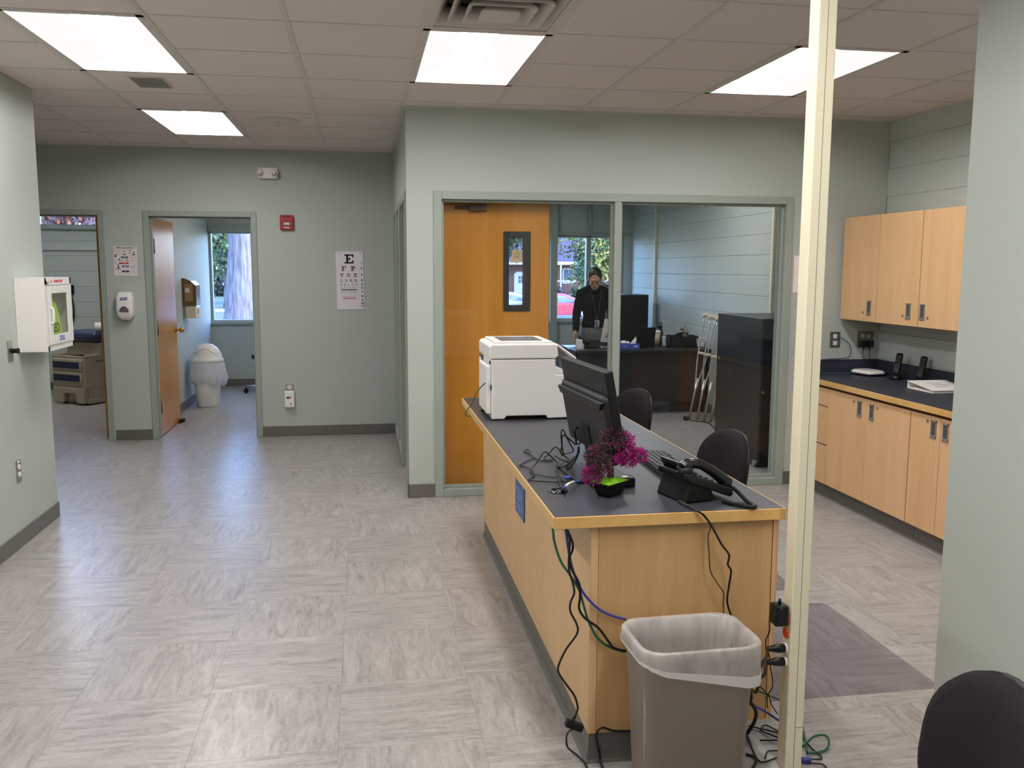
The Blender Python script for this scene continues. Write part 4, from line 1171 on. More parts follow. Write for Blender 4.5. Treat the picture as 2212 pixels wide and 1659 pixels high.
# on the worktop
rt = thing('router', 'flat white network box lying in the worktop corner', 'router', (3.735, 6.19, 0.86), math.radians(12))
def orr(w, d, z, r=0.05):
    return [(x, y, z) for x, y in rrect(w, d, r, 5)]
MB().loft([orr(0.15, 0.20, 0.012), orr(0.165, 0.225, 0.016), orr(0.17, 0.23, 0.026), orr(0.15, 0.205, 0.038), orr(0.12, 0.17, 0.042)], True).build('shell', M_WHITE2, rt)
for y in (-0.07, 0.07):
    MB().cyl((-0.05, y, 0.0), (-0.05, y, 0.014), 0.012, n=10).cyl((0.05, y, 0.0), (0.05, y, 0.014), 0.012, n=10).build('foot', M_GREYP, rt)
def handset(x, y, rz, label):
    h = thing('cordless_phone', label, 'telephone', (x, y, 0.86), rz, 'cordless phones on the worktop')
    MB().loft([orr(0.085, 0.085, 0.0, 0.03), orr(0.085, 0.085, 0.012, 0.03), orr(0.062, 0.066, 0.034, 0.025)], True).build('charging_cradle', M_BLACK, h)
    T = Matrix.Translation((0, 0, 0.022)) @ Matrix.Rotation(0.22, 4, 'Y')
    MB().loft([[(x_, y_, z) for x_, y_ in rrect(d, w, min(w, d) * 0.4, 4)] for z, w, d in ((0, 0.044, 0.024), (0.02, 0.048, 0.028), (0.09, 0.048, 0.026), (0.15, 0.05, 0.027), (0.168, 0.042, 0.022))], True, True, False, T).build('handset', M_BLACK, h)
    b = MB()
    for i in range(3):
        for j in range(4):
            b.cbox((-0.0145, -0.013 + i * 0.013, 0.035 + j * 0.016), (0.004, 0.008, 0.009), T)
    b.build('keypad', M_GREYP, h)
    MB().cbox((-0.0135, 0, 0.118), (0.004, 0.034, 0.034), T).build('screen', mat('phone_screen', rgb(52, 58, 60), 0.2), h)
handset(3.80, 5.93, math.radians(25), 'black cordless phone in its cradle closer to the white network box')
handset(3.83, 5.69, math.radians(20), 'black cordless phone in its cradle closer to the white binder')
bn = thing('ring_binder', 'white ring binder lying on the worktop, its spine raised', 'binder', (3.735, 5.33, 0.86))
T = Matrix.Rotation(0.0, 4, 'X')
MB().box(-0.14, -0.13, 0.0, 0.14, 0.145, 0.004).build('lower_cover', M_PAPER, bn, bevel=0.001)
MB().box(-0.14, 0.141, 0.0, 0.14, 0.145, 0.048).build('spine', M_PAPER, bn, bevel=0.001)
MB().add([(-0.14, -0.13, 0.014), (0.14, -0.13, 0.014), (0.14, 0.145, 0.046), (-0.14, 0.145, 0.046), (-0.14, -0.13, 0.018), (0.14, -0.13, 0.018), (0.14, 0.145, 0.050), (-0.14, 0.145, 0.050)],
         [(0, 3, 2, 1), (4, 5, 6, 7), (0, 1, 5, 4), (1, 2, 6, 5), (2, 3, 7, 6), (3, 0, 4, 7)]).build('upper_cover', M_PAPER, bn)
MB().box(-0.13, -0.12, 0.004, 0.13, 0.09, 0.013).build('pages', mat('page_edges', rgb(206, 202, 198), 0.8), bn)
b = MB()
for k, w in enumerate((0.10, 0.13, 0.09)):
    y = 0.06 - k * 0.045; z = 0.018 + (y + 0.13) / 0.275 * 0.032
    b.add([(-0.05, y - 0.006, z - 0.0002), (-0.05 + w, y - 0.006, z - 0.0002), (-0.05 + w, y + 0.006, z + 0.0012), (-0.05, y + 0.006, z + 0.0012)], [(0, 1, 2, 3)])
b.build('cover_print', M_INKG, bn)
# outlets in the corner
jk = thing('wall_jack', 'dark wall plate with two white sockets and a blue lead plugged in', 'outlet', (3.556, YF, 1.114))
MB().box(-0.041, -0.006, -0.06, 0.041, 0, 0.06).build('plate', mat('dark_plate', rgb(92, 88, 80), 0.45), jk, bevel=0.002)
for z in (-0.026, 0.026):
    MB().box(-0.017, -0.009, z - 0.016, 0.017, -0.005, z + 0.016).build('socket', M_WHITE, jk, bevel=0.002)
cable('network_cable', [(3.567, YF - 0.012, 1.135), (3.60, YF - 0.03, 1.125), (3.655, YF - 0.035, 1.085), (3.675, YF - 0.035, 1.03), (3.66, YF - 0.035, 0.985), (3.60, YF - 0.035, 0.972), (3.50, YF - 0.035, 0.968), (3.40, YF - 0.04, 0.955), (3.36, YF - 0.05, 0.90), (3.40, YF - 0.06, 0.869), (3.52, YF - 0.09, 0.866), (3.65, YF - 0.12, 0.868)], 0.0035,
      mat('slate_cable', rgb(72, 84, 108), 0.5), 'slate blue lead hanging from the wall jack over the splash')
qo = thing('quad_outlet', 'steel four-socket outlet with two black adapters under the wall cabinet', 'outlet', (3.807, YF, 1.115))
MB().box(-0.066, -0.006, -0.062, 0.066, 0, 0.062).build('plate', mat('plate_steel', rgb(120, 116, 106), 0.4, metal=0.4), qo, bevel=0.002)
for x in (-0.025, 0.025):
    MB().cyl((x, -0.005, 0.026), (x, -0.010, 0.026), 0.017, n=18).build('socket', mat('socket_grey', rgb(176, 172, 164), 0.5), qo)
for x in (-0.026, 0.026):
    a = thing('plug_adapter', 'black plug adapter in the quad outlet, %s' % ('on the window-wall side' if x < 0 else 'nearer the corner'), 'adapter', (3.807 + x, YF - 0.006, 1.085), 0, 'adapters under the wall cabinet')
    MB().box(-0.022, -0.045, -0.03, 0.022, 0.0, 0.02).build('body', M_BLACK, a, bevel=0.004)
    MB().cyl((0, -0.022, -0.045), (0, -0.022, -0.03), 0.005, n=8).build('strain_relief', M_BLACKM, a)
cable('adapter_lead', [(3.781, YF - 0.028, 1.04), (3.778, YF - 0.03, 0.99), (3.80, YF - 0.04, 0.95), (3.82, YF - 0.06, 0.89), (3.80, YF - 0.09, 0.905)], 0.0022, M_BLACK, 'thin black lead dropping from the adapter on the window-wall side')
cable('adapter_lead', [(3.833, YF - 0.028, 1.04), (3.835, YF - 0.03, 0.99), (3.845, YF - 0.05, 0.93), (3.85, YF - 0.12, 0.868), (3.84, YF - 0.3, 0.865), (3.86, 5.94, 0.865), (3.83, 5.93, 0.868)], 0.0022, M_BLACK, 'thin black lead dropping from the adapter nearer the corner')
cable('phone_lead', [(3.77, 5.90, 0.866), (3.72, 5.87, 0.872), (3.73, 5.80, 0.866), (3.79, 5.72, 0.866)], 0.002, M_BLACK, 'thin dark lead curling between the two cordless phones')
pn = MB().box(3.195, YF - 0.004, 1.472, 3.40, YF - 0.001, 1.748).build('wall_notice', M_PAPER)
tag(pn, 'white paper notice mostly hidden behind the cream pole', 'notice')

# ------------------------------------------------------------------ waste bin with liner
wb = thing('waste_bin', 'taupe rectangular waste bin in front of the desk end', 'bin', (0.989, 2.556, 0), math.radians(1.5))
def rl(w, d, z, r=0.06, n=6):
    return [(x, y, z) for x, y in rrect(w, d, r, n)]
M_BIN = mat('bin_taupe', rgb(142, 131, 120), 0.5, bump=(500, 0.08))
MB().loft([rl(0.30, 0.19, 0.0), rl(0.315, 0.205, 0.006), rl(0.364, 0.255, 0.485, 0.065), rl(0.368, 0.258, 0.487, 0.066), rl(0.378, 0.27, 0.50, 0.07), rl(0.384, 0.276, 0.515, 0.07), rl(0.378, 0.27, 0.522, 0.07),
           rl(0.364, 0.256, 0.518, 0.066), rl(0.358, 0.25, 0.49, 0.064), rl(0.305, 0.195, 0.014), rl(0.02, 0.02, 0.012, 0.008)], True).build('body', M_BIN, wb)
M_BAG = film_mat('bin_liner', rgb(242, 239, 236), 0.50, 0.25, 0.13)
M_BAGW = film_mat('washroom_liner', rgb(236, 238, 244), 0.2, 0.3, 0.05)
def wrinkled(w, d, r, z, amp, seed, n=20, dz=None):
    rr_ = random.Random(seed); L = []
    base_ = rrect(w, d, r, n)
    fr = [(rr_.randint(5, 23), rr_.uniform(0, 6.3), rr_.uniform(0.3, 1)) for _ in range(6)]
    for k, (x, y) in enumerate(base_):
        t = 2 * PI * k / len(base_)
        a = 1 + amp * sum(q * math.sin(f_ * t + p_) for f_, p_, q in fr)
        zz = z + (dz(x, y) if dz else 0)
        L.append((x * a, y * a, zz))
    return L
def hem(x, y):
    q = min(max((x + 0.2) / 0.27, 0), 1)
    return -0.022 - 0.082 * q * (1.0 if y < 0.05 else 0.5) - 0.003 * math.sin(x * 40)
MB().loft([wrinkled(0.390, 0.282, 0.07, 0.50, 0.003, 2, dz=hem), wrinkled(0.395, 0.287, 0.07, 0.505, 0.004, 2, dz=lambda x, y: hem(x, y) * 0.72),
           wrinkled(0.392, 0.284, 0.07, 0.51, 0.0025, 3, dz=lambda x, y: hem(x, y) * 0.35), wrinkled(0.392, 0.284, 0.07, 0.52, 0.001, 4), wrinkled(0.382, 0.274, 0.07, 0.5275, 0.001, 5),
           wrinkled(0.354, 0.246, 0.064, 0.520, 0.001, 6), wrinkled(0.342, 0.235, 0.06, 0.45, 0.016, 7), wrinkled(0.332, 0.225, 0.06, 0.32, 0.024, 7), wrinkled(0.31, 0.20, 0.06, 0.15, 0.03, 7), wrinkled(0.28, 0.17, 0.05, 0.03, 0.01, 10)], True, False).build('liner', M_BAG, wb)
MB().loft([wrinkled(0.3965, 0.2885, 0.07, 0.50, 0.004, 2, dz=hem), wrinkled(0.3965, 0.2885, 0.07, 0.503, 0.004, 2, dz=lambda x, y: hem(x, y) * 0.68)], True, False).build('liner_hem', film_mat('bin_liner_hem', rgb(246, 243, 240), 0.12, 0.25), wb)

# ------------------------------------------------------------------ power pole
pp = thing('power_pole', 'cream metal power pole from floor to ceiling at the desk corner', 'pole', (1.3785, 2.63, 0))
MB().box(-0.0295, -0.03, 0.0, 0.0295, 0.03, CH).build('pole', M_CREAM, pp, bevel=0.004, seg=3)
MB().box(-0.0012, -0.0303, 0.0, 0.0012, -0.0297, CH).build('seam', mat('seam_grey', rgb(150, 144, 124), 0.6), pp)
MB().box(-0.001, -0.0303, 0.152, 0.0293, -0.0297, 0.1545).build('joint', mat('seam_grey', rgb(150, 144, 124), 0.6), pp)
M_ORANGE = mat('outlet_orange', rgb(226, 88, 34), 0.45)
for z, m in ((0.520, M_ORANGE), (0.470, M_ORANGE), (0.418, M_WHITE2), (0.372, M_WHITE2)):
    MB().loft([[(x, y, z + q) for y, q in rrect(0.032 - e, 0.034 - e, 0.014, 4)] for x, e in ((-0.0290, 0), (-0.036, 0.002))], True).build('socket', m, pp)
wa = thing('plug_adapter', 'black power adapter plugged into the pole above the orange socket', 'adapter', (1.3425, 2.63, 0.535))
MB().box(-0.045, -0.026, -0.034, 0.0, 0.026, 0.034).build('body', M_BLACK, wa, bevel=0.006)
MB().cyl((-0.022, 0, 0.034), (-0.022, 0, 0.052), 0.006, 0.004, 8).build('strain_relief', M_BLACKM, wa)
for z, lb in ((0.418, 'upper black plug in the white socket of the pole'), (0.372, 'lower black plug in the white socket of the pole')):
    pg = thing('power_plug', lb, 'plug', (1.3425, 2.63, z), 0, 'plugs in the pole')
    MB().loft([[(x, y, q) for y, q in rrect(h, h * 0.85, h * 0.3, 3)] for x, h in ((0, 0.028), (-0.022, 0.030), (-0.034, 0.024), (-0.048, 0.018), (-0.062, 0.013))], True).build('body', M_BLACK, pg)

# ------------------------------------------------------------------ task chairs
def make_chair(label, x, y, rz, group='black task chairs'):
    t = thing('task_chair', label, 'chair', (x, y, 0), rz, group)
    # backrest faces -x
    prof = []
    for k in range(40):
        a = 2 * PI * k / 40
        c, s = math.cos(a), math.sin(a)
        yy = 0.222 * math.copysign(abs(c) ** 0.72, c) * (1.0 if s < 0 else (1 - 0.10 * s * s))
        zz = 0.735 + (0.178 * abs(s) ** 0.85 if s > 0 else -0.175 * abs(s) ** 0.62)
        prof.append((yy, zz))
    def bx(y_, z_):
        return 0.21 + 0.16 * (z_ - 0.56) ** 1.2 if z_ > 0.56 else 0.21
    def lay(off, sc):
        L = []
        for y_, z_ in prof:
            yy = y_ * sc; zz = 0.735 + (z_ - 0.735) * sc
            L.append((bx(yy, zz) + off - 0.85 * yy * yy, yy, zz))
        return L
    MB().loft([lay(-0.034, 0.05), lay(-0.036, 0.55), lay(-0.03, 0.85), lay(-0.018, 0.96), lay(0.0, 1.0), lay(0.012, 0.985), lay(0.016, 0.93)], True).build('backrest', M_FABRIC, t)
    MB().loft([lay(0.012, 1.0), lay(0.022, 1.0), lay(0.03, 0.9), lay(0.034, 0.5), lay(0.034, 0.05)], True).build('back_shell', M_BLACK, t)
    MB().tube(spline([(0.02, 0, 0.415), (0.17, 0, 0.415), (0.245, 0, 0.45), (0.27, 0, 0.56), (0.295, 0, 0.68)], 6), 0.02, 8).build('back_support', M_BLACK, t)
    def seat(z, w, d):
        return [(x_ - 0.03, y_, z) for x_, y_ in rrect(d, w, 0.11, 6)]
    MB().loft([seat(0.425, 0.40, 0.38), seat(0.435, 0.45, 0.44), seat(0.47, 0.47, 0.46), seat(0.492, 0.45, 0.44), seat(0.50, 0.36, 0.34)], True).build('seat', M_FABRIC, t)
    MB().cyl((0, 0, 0.09), (0, 0, 0.28), 0.028, n=14).cyl((0, 0, 0.28), (0, 0, 0.425), 0.016, n=12).box(-0.08, -0.06, 0.40, 0.08, 0.06, 0.426).build('column', M_BLACK, t)
    b = MB()
    for k in range(5):
        a = 2 * PI * k / 5 + 0.3
        b.tube([(0, 0, 0.10), (0.15 * math.cos(a), 0.15 * math.sin(a), 0.095), (0.27 * math.cos(a), 0.27 * math.sin(a), 0.07)], [0.028, 0.022, 0.016], 8)
    b.build('base', M_BLACK, t)
    for k in range(5):
        a = 2 * PI * k / 5 + 0.3
        cx, cy = 0.27 * math.cos(a), 0.27 * math.sin(a)
        n_ = Vector((-math.sin(a), math.cos(a), 0)); c_ = Vector((cx, cy, 0.026))
        w = MB()
        for s_ in (-1, 1):
            w.cyl(c_ + n_ * s_ * 0.006, c_ + n_ * s_ * 0.022, 0.025, n=12)
        w.cyl((cx, cy, 0.03), (cx, cy, 0.075), 0.008, n=8).build('caster', M_BLACKM, t)
    return t
make_chair('black task chair behind the desk, closer to the white printer', 1.422, 5.231, math.radians(12.9))
make_chair('black task chair behind the desk, beside the telephone', 1.415, 3.827, math.radians(4.4))
make_chair('large black task chair cut off at the corner against the pale wall', 0.888, 1.400, math.radians(-13.8))
M_MAT = film_mat('chair_mat', (0.44, 0.34, 0.44, 1), 0.80, 0.3)
for (x0, y0, x1, y1), lb in (((1.45, 3.066, 2.243, 4.0), 'clear purple-tinted chair mat on the floor behind the pole'), ((1.45, 4.19, 2.2, 5.15), 'clear chair mat under the chair closer to the printer')):
    mm = MB().prism(rrect(x1 - x0, y1 - y0, 0.05, 4, (x0 + x1) / 2, (y0 + y1) / 2), 0.0, 0.0025, 'z').build('chair_mat', M_MAT)
    tag(mm, lb, 'mat', 'chair mats')

# ------------------------------------------------------------------ cables
W = {
  'green_hang':[(0.601,2.800,0.811),(0.602,2.782,0.769),(0.620,2.763,0.706),(0.647,2.745,0.664),(0.679,2.744,0.610),(0.695,2.743,0.556),(0.714,2.742,0.497),(0.744,2.742,0.442),(0.787,2.742,0.409),(0.835,2.742,0.391)],
  'blue_hang':[(0.632,2.744,0.817),(0.638,2.744,0.769),(0.649,2.744,0.711),(0.663,2.744,0.663),(0.684,2.744,0.615),(0.716,2.744,0.571),(0.753,2.744,0.537),(0.796,2.744,0.515),(0.839,2.744,0.501)],
  'black_a':[(0.634,2.736,0.819),(0.652,2.736,0.776),(0.653,2.736,0.750),(0.644,2.736,0.724),(0.650,2.736,0.688),(0.677,2.736,0.634),(0.680,2.736,0.592),(0.678,2.736,0.550),(0.699,2.736,0.516),(0.742,2.736,0.482),(0.779,2.736,0.431),(0.796,2.736,0.409),(0.839,2.736,0.395)],
  'black_b':[(0.632,2.730,0.821),(0.642,2.730,0.783),(0.640,2.730,0.732),(0.641,2.730,0.685),(0.655,2.730,0.637),(0.659,2.730,0.606),(0.647,2.730,0.575),(0.648,2.730,0.543),(0.669,2.730,0.500),(0.670,2.730,0.468),(0.634,2.730,0.417),(0.610,2.730,0.365),(0.611,2.730,0.338),(0.635,2.730,0.299),(0.665,2.730,0.254),(0.676,2.730,0.215),(0.673,2.730,0.199),(0.663,2.730,0.170)],
  'switch':[(0.666,2.720,0.150)],
  'black_b2':[(0.670,2.811,0.090),(0.661,2.824,0.050),(0.668,2.826,0.020),(0.694,2.793,0.008),(0.705,2.752,0.008),(0.707,2.694,0.008)],
  'black_c':[(0.867,2.740,0.111),(0.802,2.740,0.117),(0.764,2.740,0.131),(0.746,2.740,0.116),(0.744,2.740,0.089),(0.755,2.740,0.043),(0.758,2.740,0.021)],
  'phone1':[(1.066,2.712,0.878),(1.084,2.712,0.853),(1.105,2.712,0.826),(1.127,2.712,0.790),(1.150,2.712,0.750),(1.176,2.712,0.715),(1.173,2.712,0.682),(1.185,2.712,0.660),(1.180,2.712,0.611),(1.175,2.712,0.562),(1.181,2.712,0.533),(1.194,2.712,0.498)],
  'phone2':[(1.072,2.716,0.872),(1.086,2.716,0.848),(1.110,2.716,0.816),(1.103,2.716,0.777),(1.108,2.716,0.729),(1.115,2.716,0.662),(1.139,2.716,0.621),(1.163,2.716,0.584),(1.164,2.716,0.552),(1.168,2.716,0.498)],
  'printer':[(0.658,4.600,1.062),(0.635,4.626,1.056),(0.603,4.651,1.024),(0.579,4.671,0.980),(0.560,4.689,0.930),(0.535,4.700,0.893),(0.529,4.700,0.872),(0.558,4.700,0.864)],
  't1':[(0.598,3.213,0.866),(0.644,3.198,0.866),(0.691,3.179,0.866),(0.724,3.182,0.866),(0.759,3.185,0.866),(0.785,3.197,0.866)],
  't2':[(0.597,3.221,0.866),(0.627,3.279,0.866),(0.635,3.311,0.866),(0.628,3.347,0.866),(0.641,3.407,0.866),(0.671,3.458,0.876),(0.689,3.467,0.896),(0.703,3.467,0.916),(0.717,3.475,0.916),(0.739,3.489,0.896),(0.759,3.502,0.876),(0.768,3.471,0.866),(0.770,3.424,0.866)],
  't3':[(0.635,3.311,0.866),(0.662,3.286,0.866),(0.684,3.262,0.866),(0.709,3.254,0.866)],
  't4':[(0.607,3.476,0.866),(0.647,3.546,0.866),(0.692,3.609,0.866),(0.691,3.660,0.866),(0.692,3.691,0.866),(0.674,3.725,0.866),(0.678,3.757,0.866),(0.693,3.777,0.866),(0.702,3.764,0.866),(0.690,3.691,0.866),(0.693,3.639,0.866),(0.698,3.588,0.866),(0.713,3.546,0.866),(0.756,3.530,0.866)],
  't5':[(0.607,3.471,0.866),(0.629,3.436,0.866),(0.638,3.398,0.866),(0.638,3.345,0.866),(0.637,3.328,0.866)],
  't6':[(0.764,3.558,0.866),(0.728,3.568,0.866),(0.731,3.593,0.866),(0.751,3.586,0.886),(0.768,3.589,0.906),(0.775,3.570,0.916),(0.791,3.596,0.906),(0.804,3.578,0.886),(0.829,3.599,0.866),(0.832,3.548,0.866)],
  't7':[(0.824,3.420,0.955),(0.793,3.420,0.982),(0.774,3.420,0.994),(0.768,3.420,0.984),(0.768,3.420,0.952),(0.763,3.420,0.928),(0.769,3.420,0.918),(0.775,3.420,0.919),(0.769,3.420,0.944),(0.764,3.420,1.003),(0.772,3.420,1.016),(0.786,3.420,0.988),(0.803,3.420,0.955),(0.814,3.420,0.935),(0.810,3.420,0.927),(0.777,3.420,0.917),(0.765,3.420,0.910)],
  't8':[(0.831,3.400,0.950),(0.834,3.410,0.928),(0.826,3.420,0.906),(0.806,3.410,0.892),(0.783,3.400,0.877),(0.763,3.390,0.870),(0.744,3.380,0.875)],
  't9':[(0.831,3.400,0.940),(0.827,3.400,0.918),(0.814,3.400,0.890),(0.786,3.370,0.875),(0.772,3.340,0.877)],
  't10':[(0.775,3.580,0.878),(0.783,3.519,0.878),(0.797,3.468,0.878),(0.809,3.466,0.878),(0.845,3.549,0.878)],
  't11':[(0.720,3.288,0.886),(0.703,3.189,0.886),(0.690,3.096,0.886),(0.683,3.032,0.876),(0.698,3.081,0.856)],
  't12':[(0.722,3.332,0.872),(0.717,3.264,0.872),(0.718,3.190,0.872),(0.721,3.119,0.872)],
  'bw':[(0.696,3.066,0.858),(0.683,2.999,0.886),(0.689,2.994,0.896),(0.724,3.075,0.886),(0.756,3.132,0.876),(0.786,3.169,0.866)],
  'neckloop':[(0.813,3.360,0.967),(0.807,3.360,0.999),(0.804,3.360,1.022),(0.814,3.360,1.034),(0.828,3.360,1.030),(0.837,3.360,1.014),(0.833,3.360,0.988),(0.821,3.360,0.966)],
  'p1':[(1.257,2.560,0.418),(1.231,2.560,0.405),(1.220,2.560,0.376),(1.223,2.560,0.350)],
  'p2':[(1.261,2.560,0.373),(1.244,2.573,0.359),(1.236,2.587,0.336),(1.223,2.600,0.313),(1.229,2.620,0.286),(1.241,2.640,0.248),(1.247,2.660,0.225)],
  'pad':[(1.293,2.560,0.575),(1.295,2.573,0.585),(1.289,2.587,0.580),(1.279,2.600,0.556),(1.281,2.613,0.521),(1.289,2.627,0.480),(1.284,2.640,0.449),(1.285,2.643,0.421),(1.299,2.647,0.392),(1.307,2.650,0.350),(1.320,2.653,0.280),(1.305,2.657,0.240),(1.309,2.660,0.197)],
  'pg':[(1.257,2.680,0.254),(1.284,2.680,0.248),(1.321,2.680,0.231),(1.363,2.680,0.210)],
  'pd':[(1.264,2.670,0.288),(1.288,2.670,0.266),(1.317,2.670,0.232),(1.327,2.670,0.204),(1.351,2.670,0.166)],
  'ps':[(1.244,2.660,0.225),(1.263,2.660,0.201),(1.269,2.660,0.178),(1.271,2.680,0.135),(1.258,2.700,0.089)],
  'pb':[(1.275,2.680,0.194),(1.304,2.687,0.177),(1.335,2.693,0.155),(1.372,2.700,0.126)],
  'f1':[(1.351,2.891,0.008),(1.385,2.867,0.008),(1.432,2.832,0.008),(1.439,2.827,0.008)],
  'f2':[(1.443,2.835,0.008),(1.418,2.885,0.008),(1.395,2.875,0.008),(1.384,2.849,0.008),(1.423,2.794,0.008)],
  'f3':[(1.349,2.790,0.008),(1.416,2.780,0.008)],
  'f4':[(1.320,2.832,0.008),(1.298,2.740,0.008),(1.288,2.676,0.008),(1.302,2.657,0.008),(1.361,2.676,0.008)],
  'f5':[(1.317,2.679,0.008),(1.343,2.716,0.008),(1.382,2.718,0.008)],
  'f6':[(1.263,2.712,0.008),(1.282,2.693,0.008),(1.276,2.661,0.008),(1.236,2.613,0.008)],
  'g1':[(1.477,2.729,0.008),(1.530,2.759,0.020),(1.556,2.754,0.030),(1.574,2.742,0.030),(1.570,2.718,0.020),(1.552,2.700,0.008),(1.515,2.685,0.008),(1.474,2.687,0.008)],
  'g2':[(1.544,2.860,0.008),(1.508,2.767,0.008),(1.474,2.687,0.008)],
  'g3':[(1.505,2.785,0.008),(1.504,2.708,0.008),(1.510,2.657,0.008),(1.489,2.644,0.008),(1.454,2.657,0.008)],
  'g4':[(1.438,2.636,0.008),(1.460,2.624,0.008),(1.490,2.612,0.008),(1.491,2.580,0.008)],
  'g5':[(1.444,2.647,0.015),(1.446,2.634,0.015)],
}
K = M_BLACK
M_GREENC = mat('green_cable', rgb(28, 92, 62), 0.45)
M_BLUEC = mat('blue_cable', rgb(52, 60, 150), 0.45)
M_BROWNC = mat('brown_cable', rgb(66, 46, 30), 0.5)
cable('network_cable', W['green_hang'], 0.0042, M_GREENC, 'green cable hanging from the desk corner to behind the bin')
cable('network_cable', W['blue_hang'], 0.0042, M_BLUEC, 'blue cable hanging from the desk corner to behind the bin')
cable('power_cable', W['black_a'], 0.0042, K, 'black cord hanging beside the blue cable to behind the bin')
bs = thing('switch_cable', 'black cord with an inline switch hanging down to the floor by the desk corner', 'cable', (0.666, 2.735, 0.150))
def rel(pts, o):
    return [tuple(Vector(p) - Vector(o)) for p in pts]
cable('cord', rel(W['black_b'] + [(0.664, 2.735, 0.16)], (0.666, 2.735, 0.150)), 0.0036, K, '', parent=bs)
cable('cord', rel([(0.668, 2.735, 0.14), (0.655, 2.78, 0.10)] + W['black_b2'][1:], (0.666, 2.735, 0.150)), 0.0036, K, '', parent=bs)
MB().box(-0.030, -0.012, -0.011, 0.030, 0.012, 0.011, Matrix.Rotation(0.42, 4, 'Y')).cyl((-0.01, 0, 0.0), (0.0, 0, 0.03), 0.006, 0.004, 8).build('inline_switch', M_BLACKM, bs, bevel=0.004)
cable('power_cable', W['black_c'] + [(0.757, 2.70, 0.008), (0.765, 2.55, 0.006)], 0.004, K, 'black cord looping over the desk plinth from behind the bin')
cable('phone_cable', [(1.04, 2.84, 0.868), (1.05, 2.78, 0.868), (1.06, 2.722, 0.868)] + W['phone1'][1:], 0.0035, K, 'thicker black phone cord hanging over the desk edge behind the bin')
cable('phone_cable', [(1.05, 2.85, 0.8675), (1.058, 2.79, 0.8675), (1.068, 2.722, 0.8675)] + W['phone2'][1:], 0.0022, M_BROWNC, 'thin brown phone cord hanging over the desk edge behind the bin')
cable('network_cable', W['printer'], 0.0032, M_GREENC, 'green cable drooping from the printer over the desk edge')
cable('signal_cable', W['t1'] + [(0.80, 3.19, 0.866)], 0.0026, K, 'black cable lying straight across the desk in front of the monitor stand')
cable('signal_cable', W['t2'], 0.0026, K, 'black cable rising in a loop between desk edge and monitor stand')
cable('signal_cable', W['t3'], 0.0022, K, 'short black cable lying from the desk edge towards the grommet')
cable('signal_cable', W['t4'], 0.0026, K, 'black cable with a tied end loop on the desk in front of the printer')
cable('signal_cable', W['t5'], 0.0026, K, 'short black cable bending at the desk edge')
cable('signal_cable', W['t6'], 0.0026, K, 'black cable in a wavy loop beside the monitor base')
cable('signal_cable', W['t7'], 0.0026, K, 'black cable standing in the tallest loops beside the monitor stand')
cable('signal_cable', W['t8'], 0.0045, K, 'thick black cable sweeping from the monitor neck down to its base')
cable('signal_cable', W['t9'], 0.0045, K, 'second thick black cable sweeping from the monitor neck')
cable('signal_cable', W['t10'], 0.004, K, 'black cable sagging along the monitor base')
cable('signal_cable', W['t11'], 0.0035, K, 'black cable running into the desk grommet')
cable('signal_cable', W['t12'], 0.0026, K, 'black cable lying between grommet and power brick')
cable('signal_cable', W['neckloop'], 0.004, K, 'black cable looped around the monitor neck')
bw = thing('patch_cable', 'blue patch cable with a white sleeve rising from the grommet', 'cable', W['bw'][0])
pts = rel(W['bw'], W['bw'][0]); sp_ = spline(pts, 6); q1, q2 = int(len(sp_) * 0.36), int(len(sp_) * 0.72)
MB().tube(sp_[:q1 + 1], 0.0042, 8).tube(sp_[q2:], 0.0042, 8).build('cable', mat('bright_blue', rgb(58, 86, 190), 0.4), bw)
MB().tube(sp_[q1:q2 + 1], 0.0052, 8).build('sleeve', M_PAPER, bw)
up_ = MB().cbox((0, 0, 0.004), (0.05, 0.02, 0.008), Matrix.Translation((0.765, 3.245, DT + 0.003)) @ Matrix.Rotation(0.3, 4, 'Z')).build('plug_connector', mat('bright_blue', rgb(58, 86, 190), 0.4), bevel=0.002)
tag(up_, 'blue plug connector lying at the monitor base', 'plug')
cable('power_cable', [(1.284, 2.63, 0.418), (1.25, 2.56, 0.428), (1.207, 2.5, 0.434), (1.196, 2.5, 0.406), (1.199, 2.5, 0.375)], 0.0052, K, 'thick black cord curving down from the upper pole plug')
cable('power_cable', [(1.284, 2.63, 0.372), (1.25, 2.57, 0.383), (1.22, 2.51, 0.392), (1.201, 2.5, 0.382), (1.2, 2.52, 0.33)] + W['p2'][4:], 0.0052, K, 'thick black cord running from the lower pole plug behind the bin')
cable('adapter_lead', W['pad'], 0.002, K, 'thin black lead falling from the adapter on the pole')
cable('network_cable', W['pg'], 0.0028, M_GREENC, 'thin green cable crossing between bin and pole')
cable('signal_cable', W['pd'], 0.002, K, 'thin dark cable crossing behind the green one by the pole')
cable('network_cable', W['pb'], 0.004, M_BLUEC, 'blue cable running down to the pole foot')
cable('flat_strap', W['ps'], 0.0065, K, 'broad black cable bundle bending beside the bin')
floor_c = {'f1': 'straight black cable on the floor between bin and pole', 'f2': 'looped black cable on the floor touching the pole', 'f3': 'short black cable end on the floor by the pole',
           'f4': 'black cable running along the bin and curving to the pole foot', 'f5': 'bent black cable on the floor in front of the pole loop', 'f6': 'thick black cable arc by the bin foot',
           'g3': 'black cable loop on the open floor side of the pole', 'g4': 'black cable leaving the pole foot towards the viewer'}
for k, lb in floor_c.items():
    cable('floor_cable', [(p[0], p[1], max(p[2], 0.005)) for p in W[k]], 0.003 if k != 'f6' else 0.005, K, lb)
cable('floor_cable', W['g1'], 0.0042, M_GREENC, 'green cable standing in a wide loop beside the pole foot')
cable('floor_cable', W['g2'], 0.0042, M_GREENC, 'green cable coming straight down behind the pole foot')
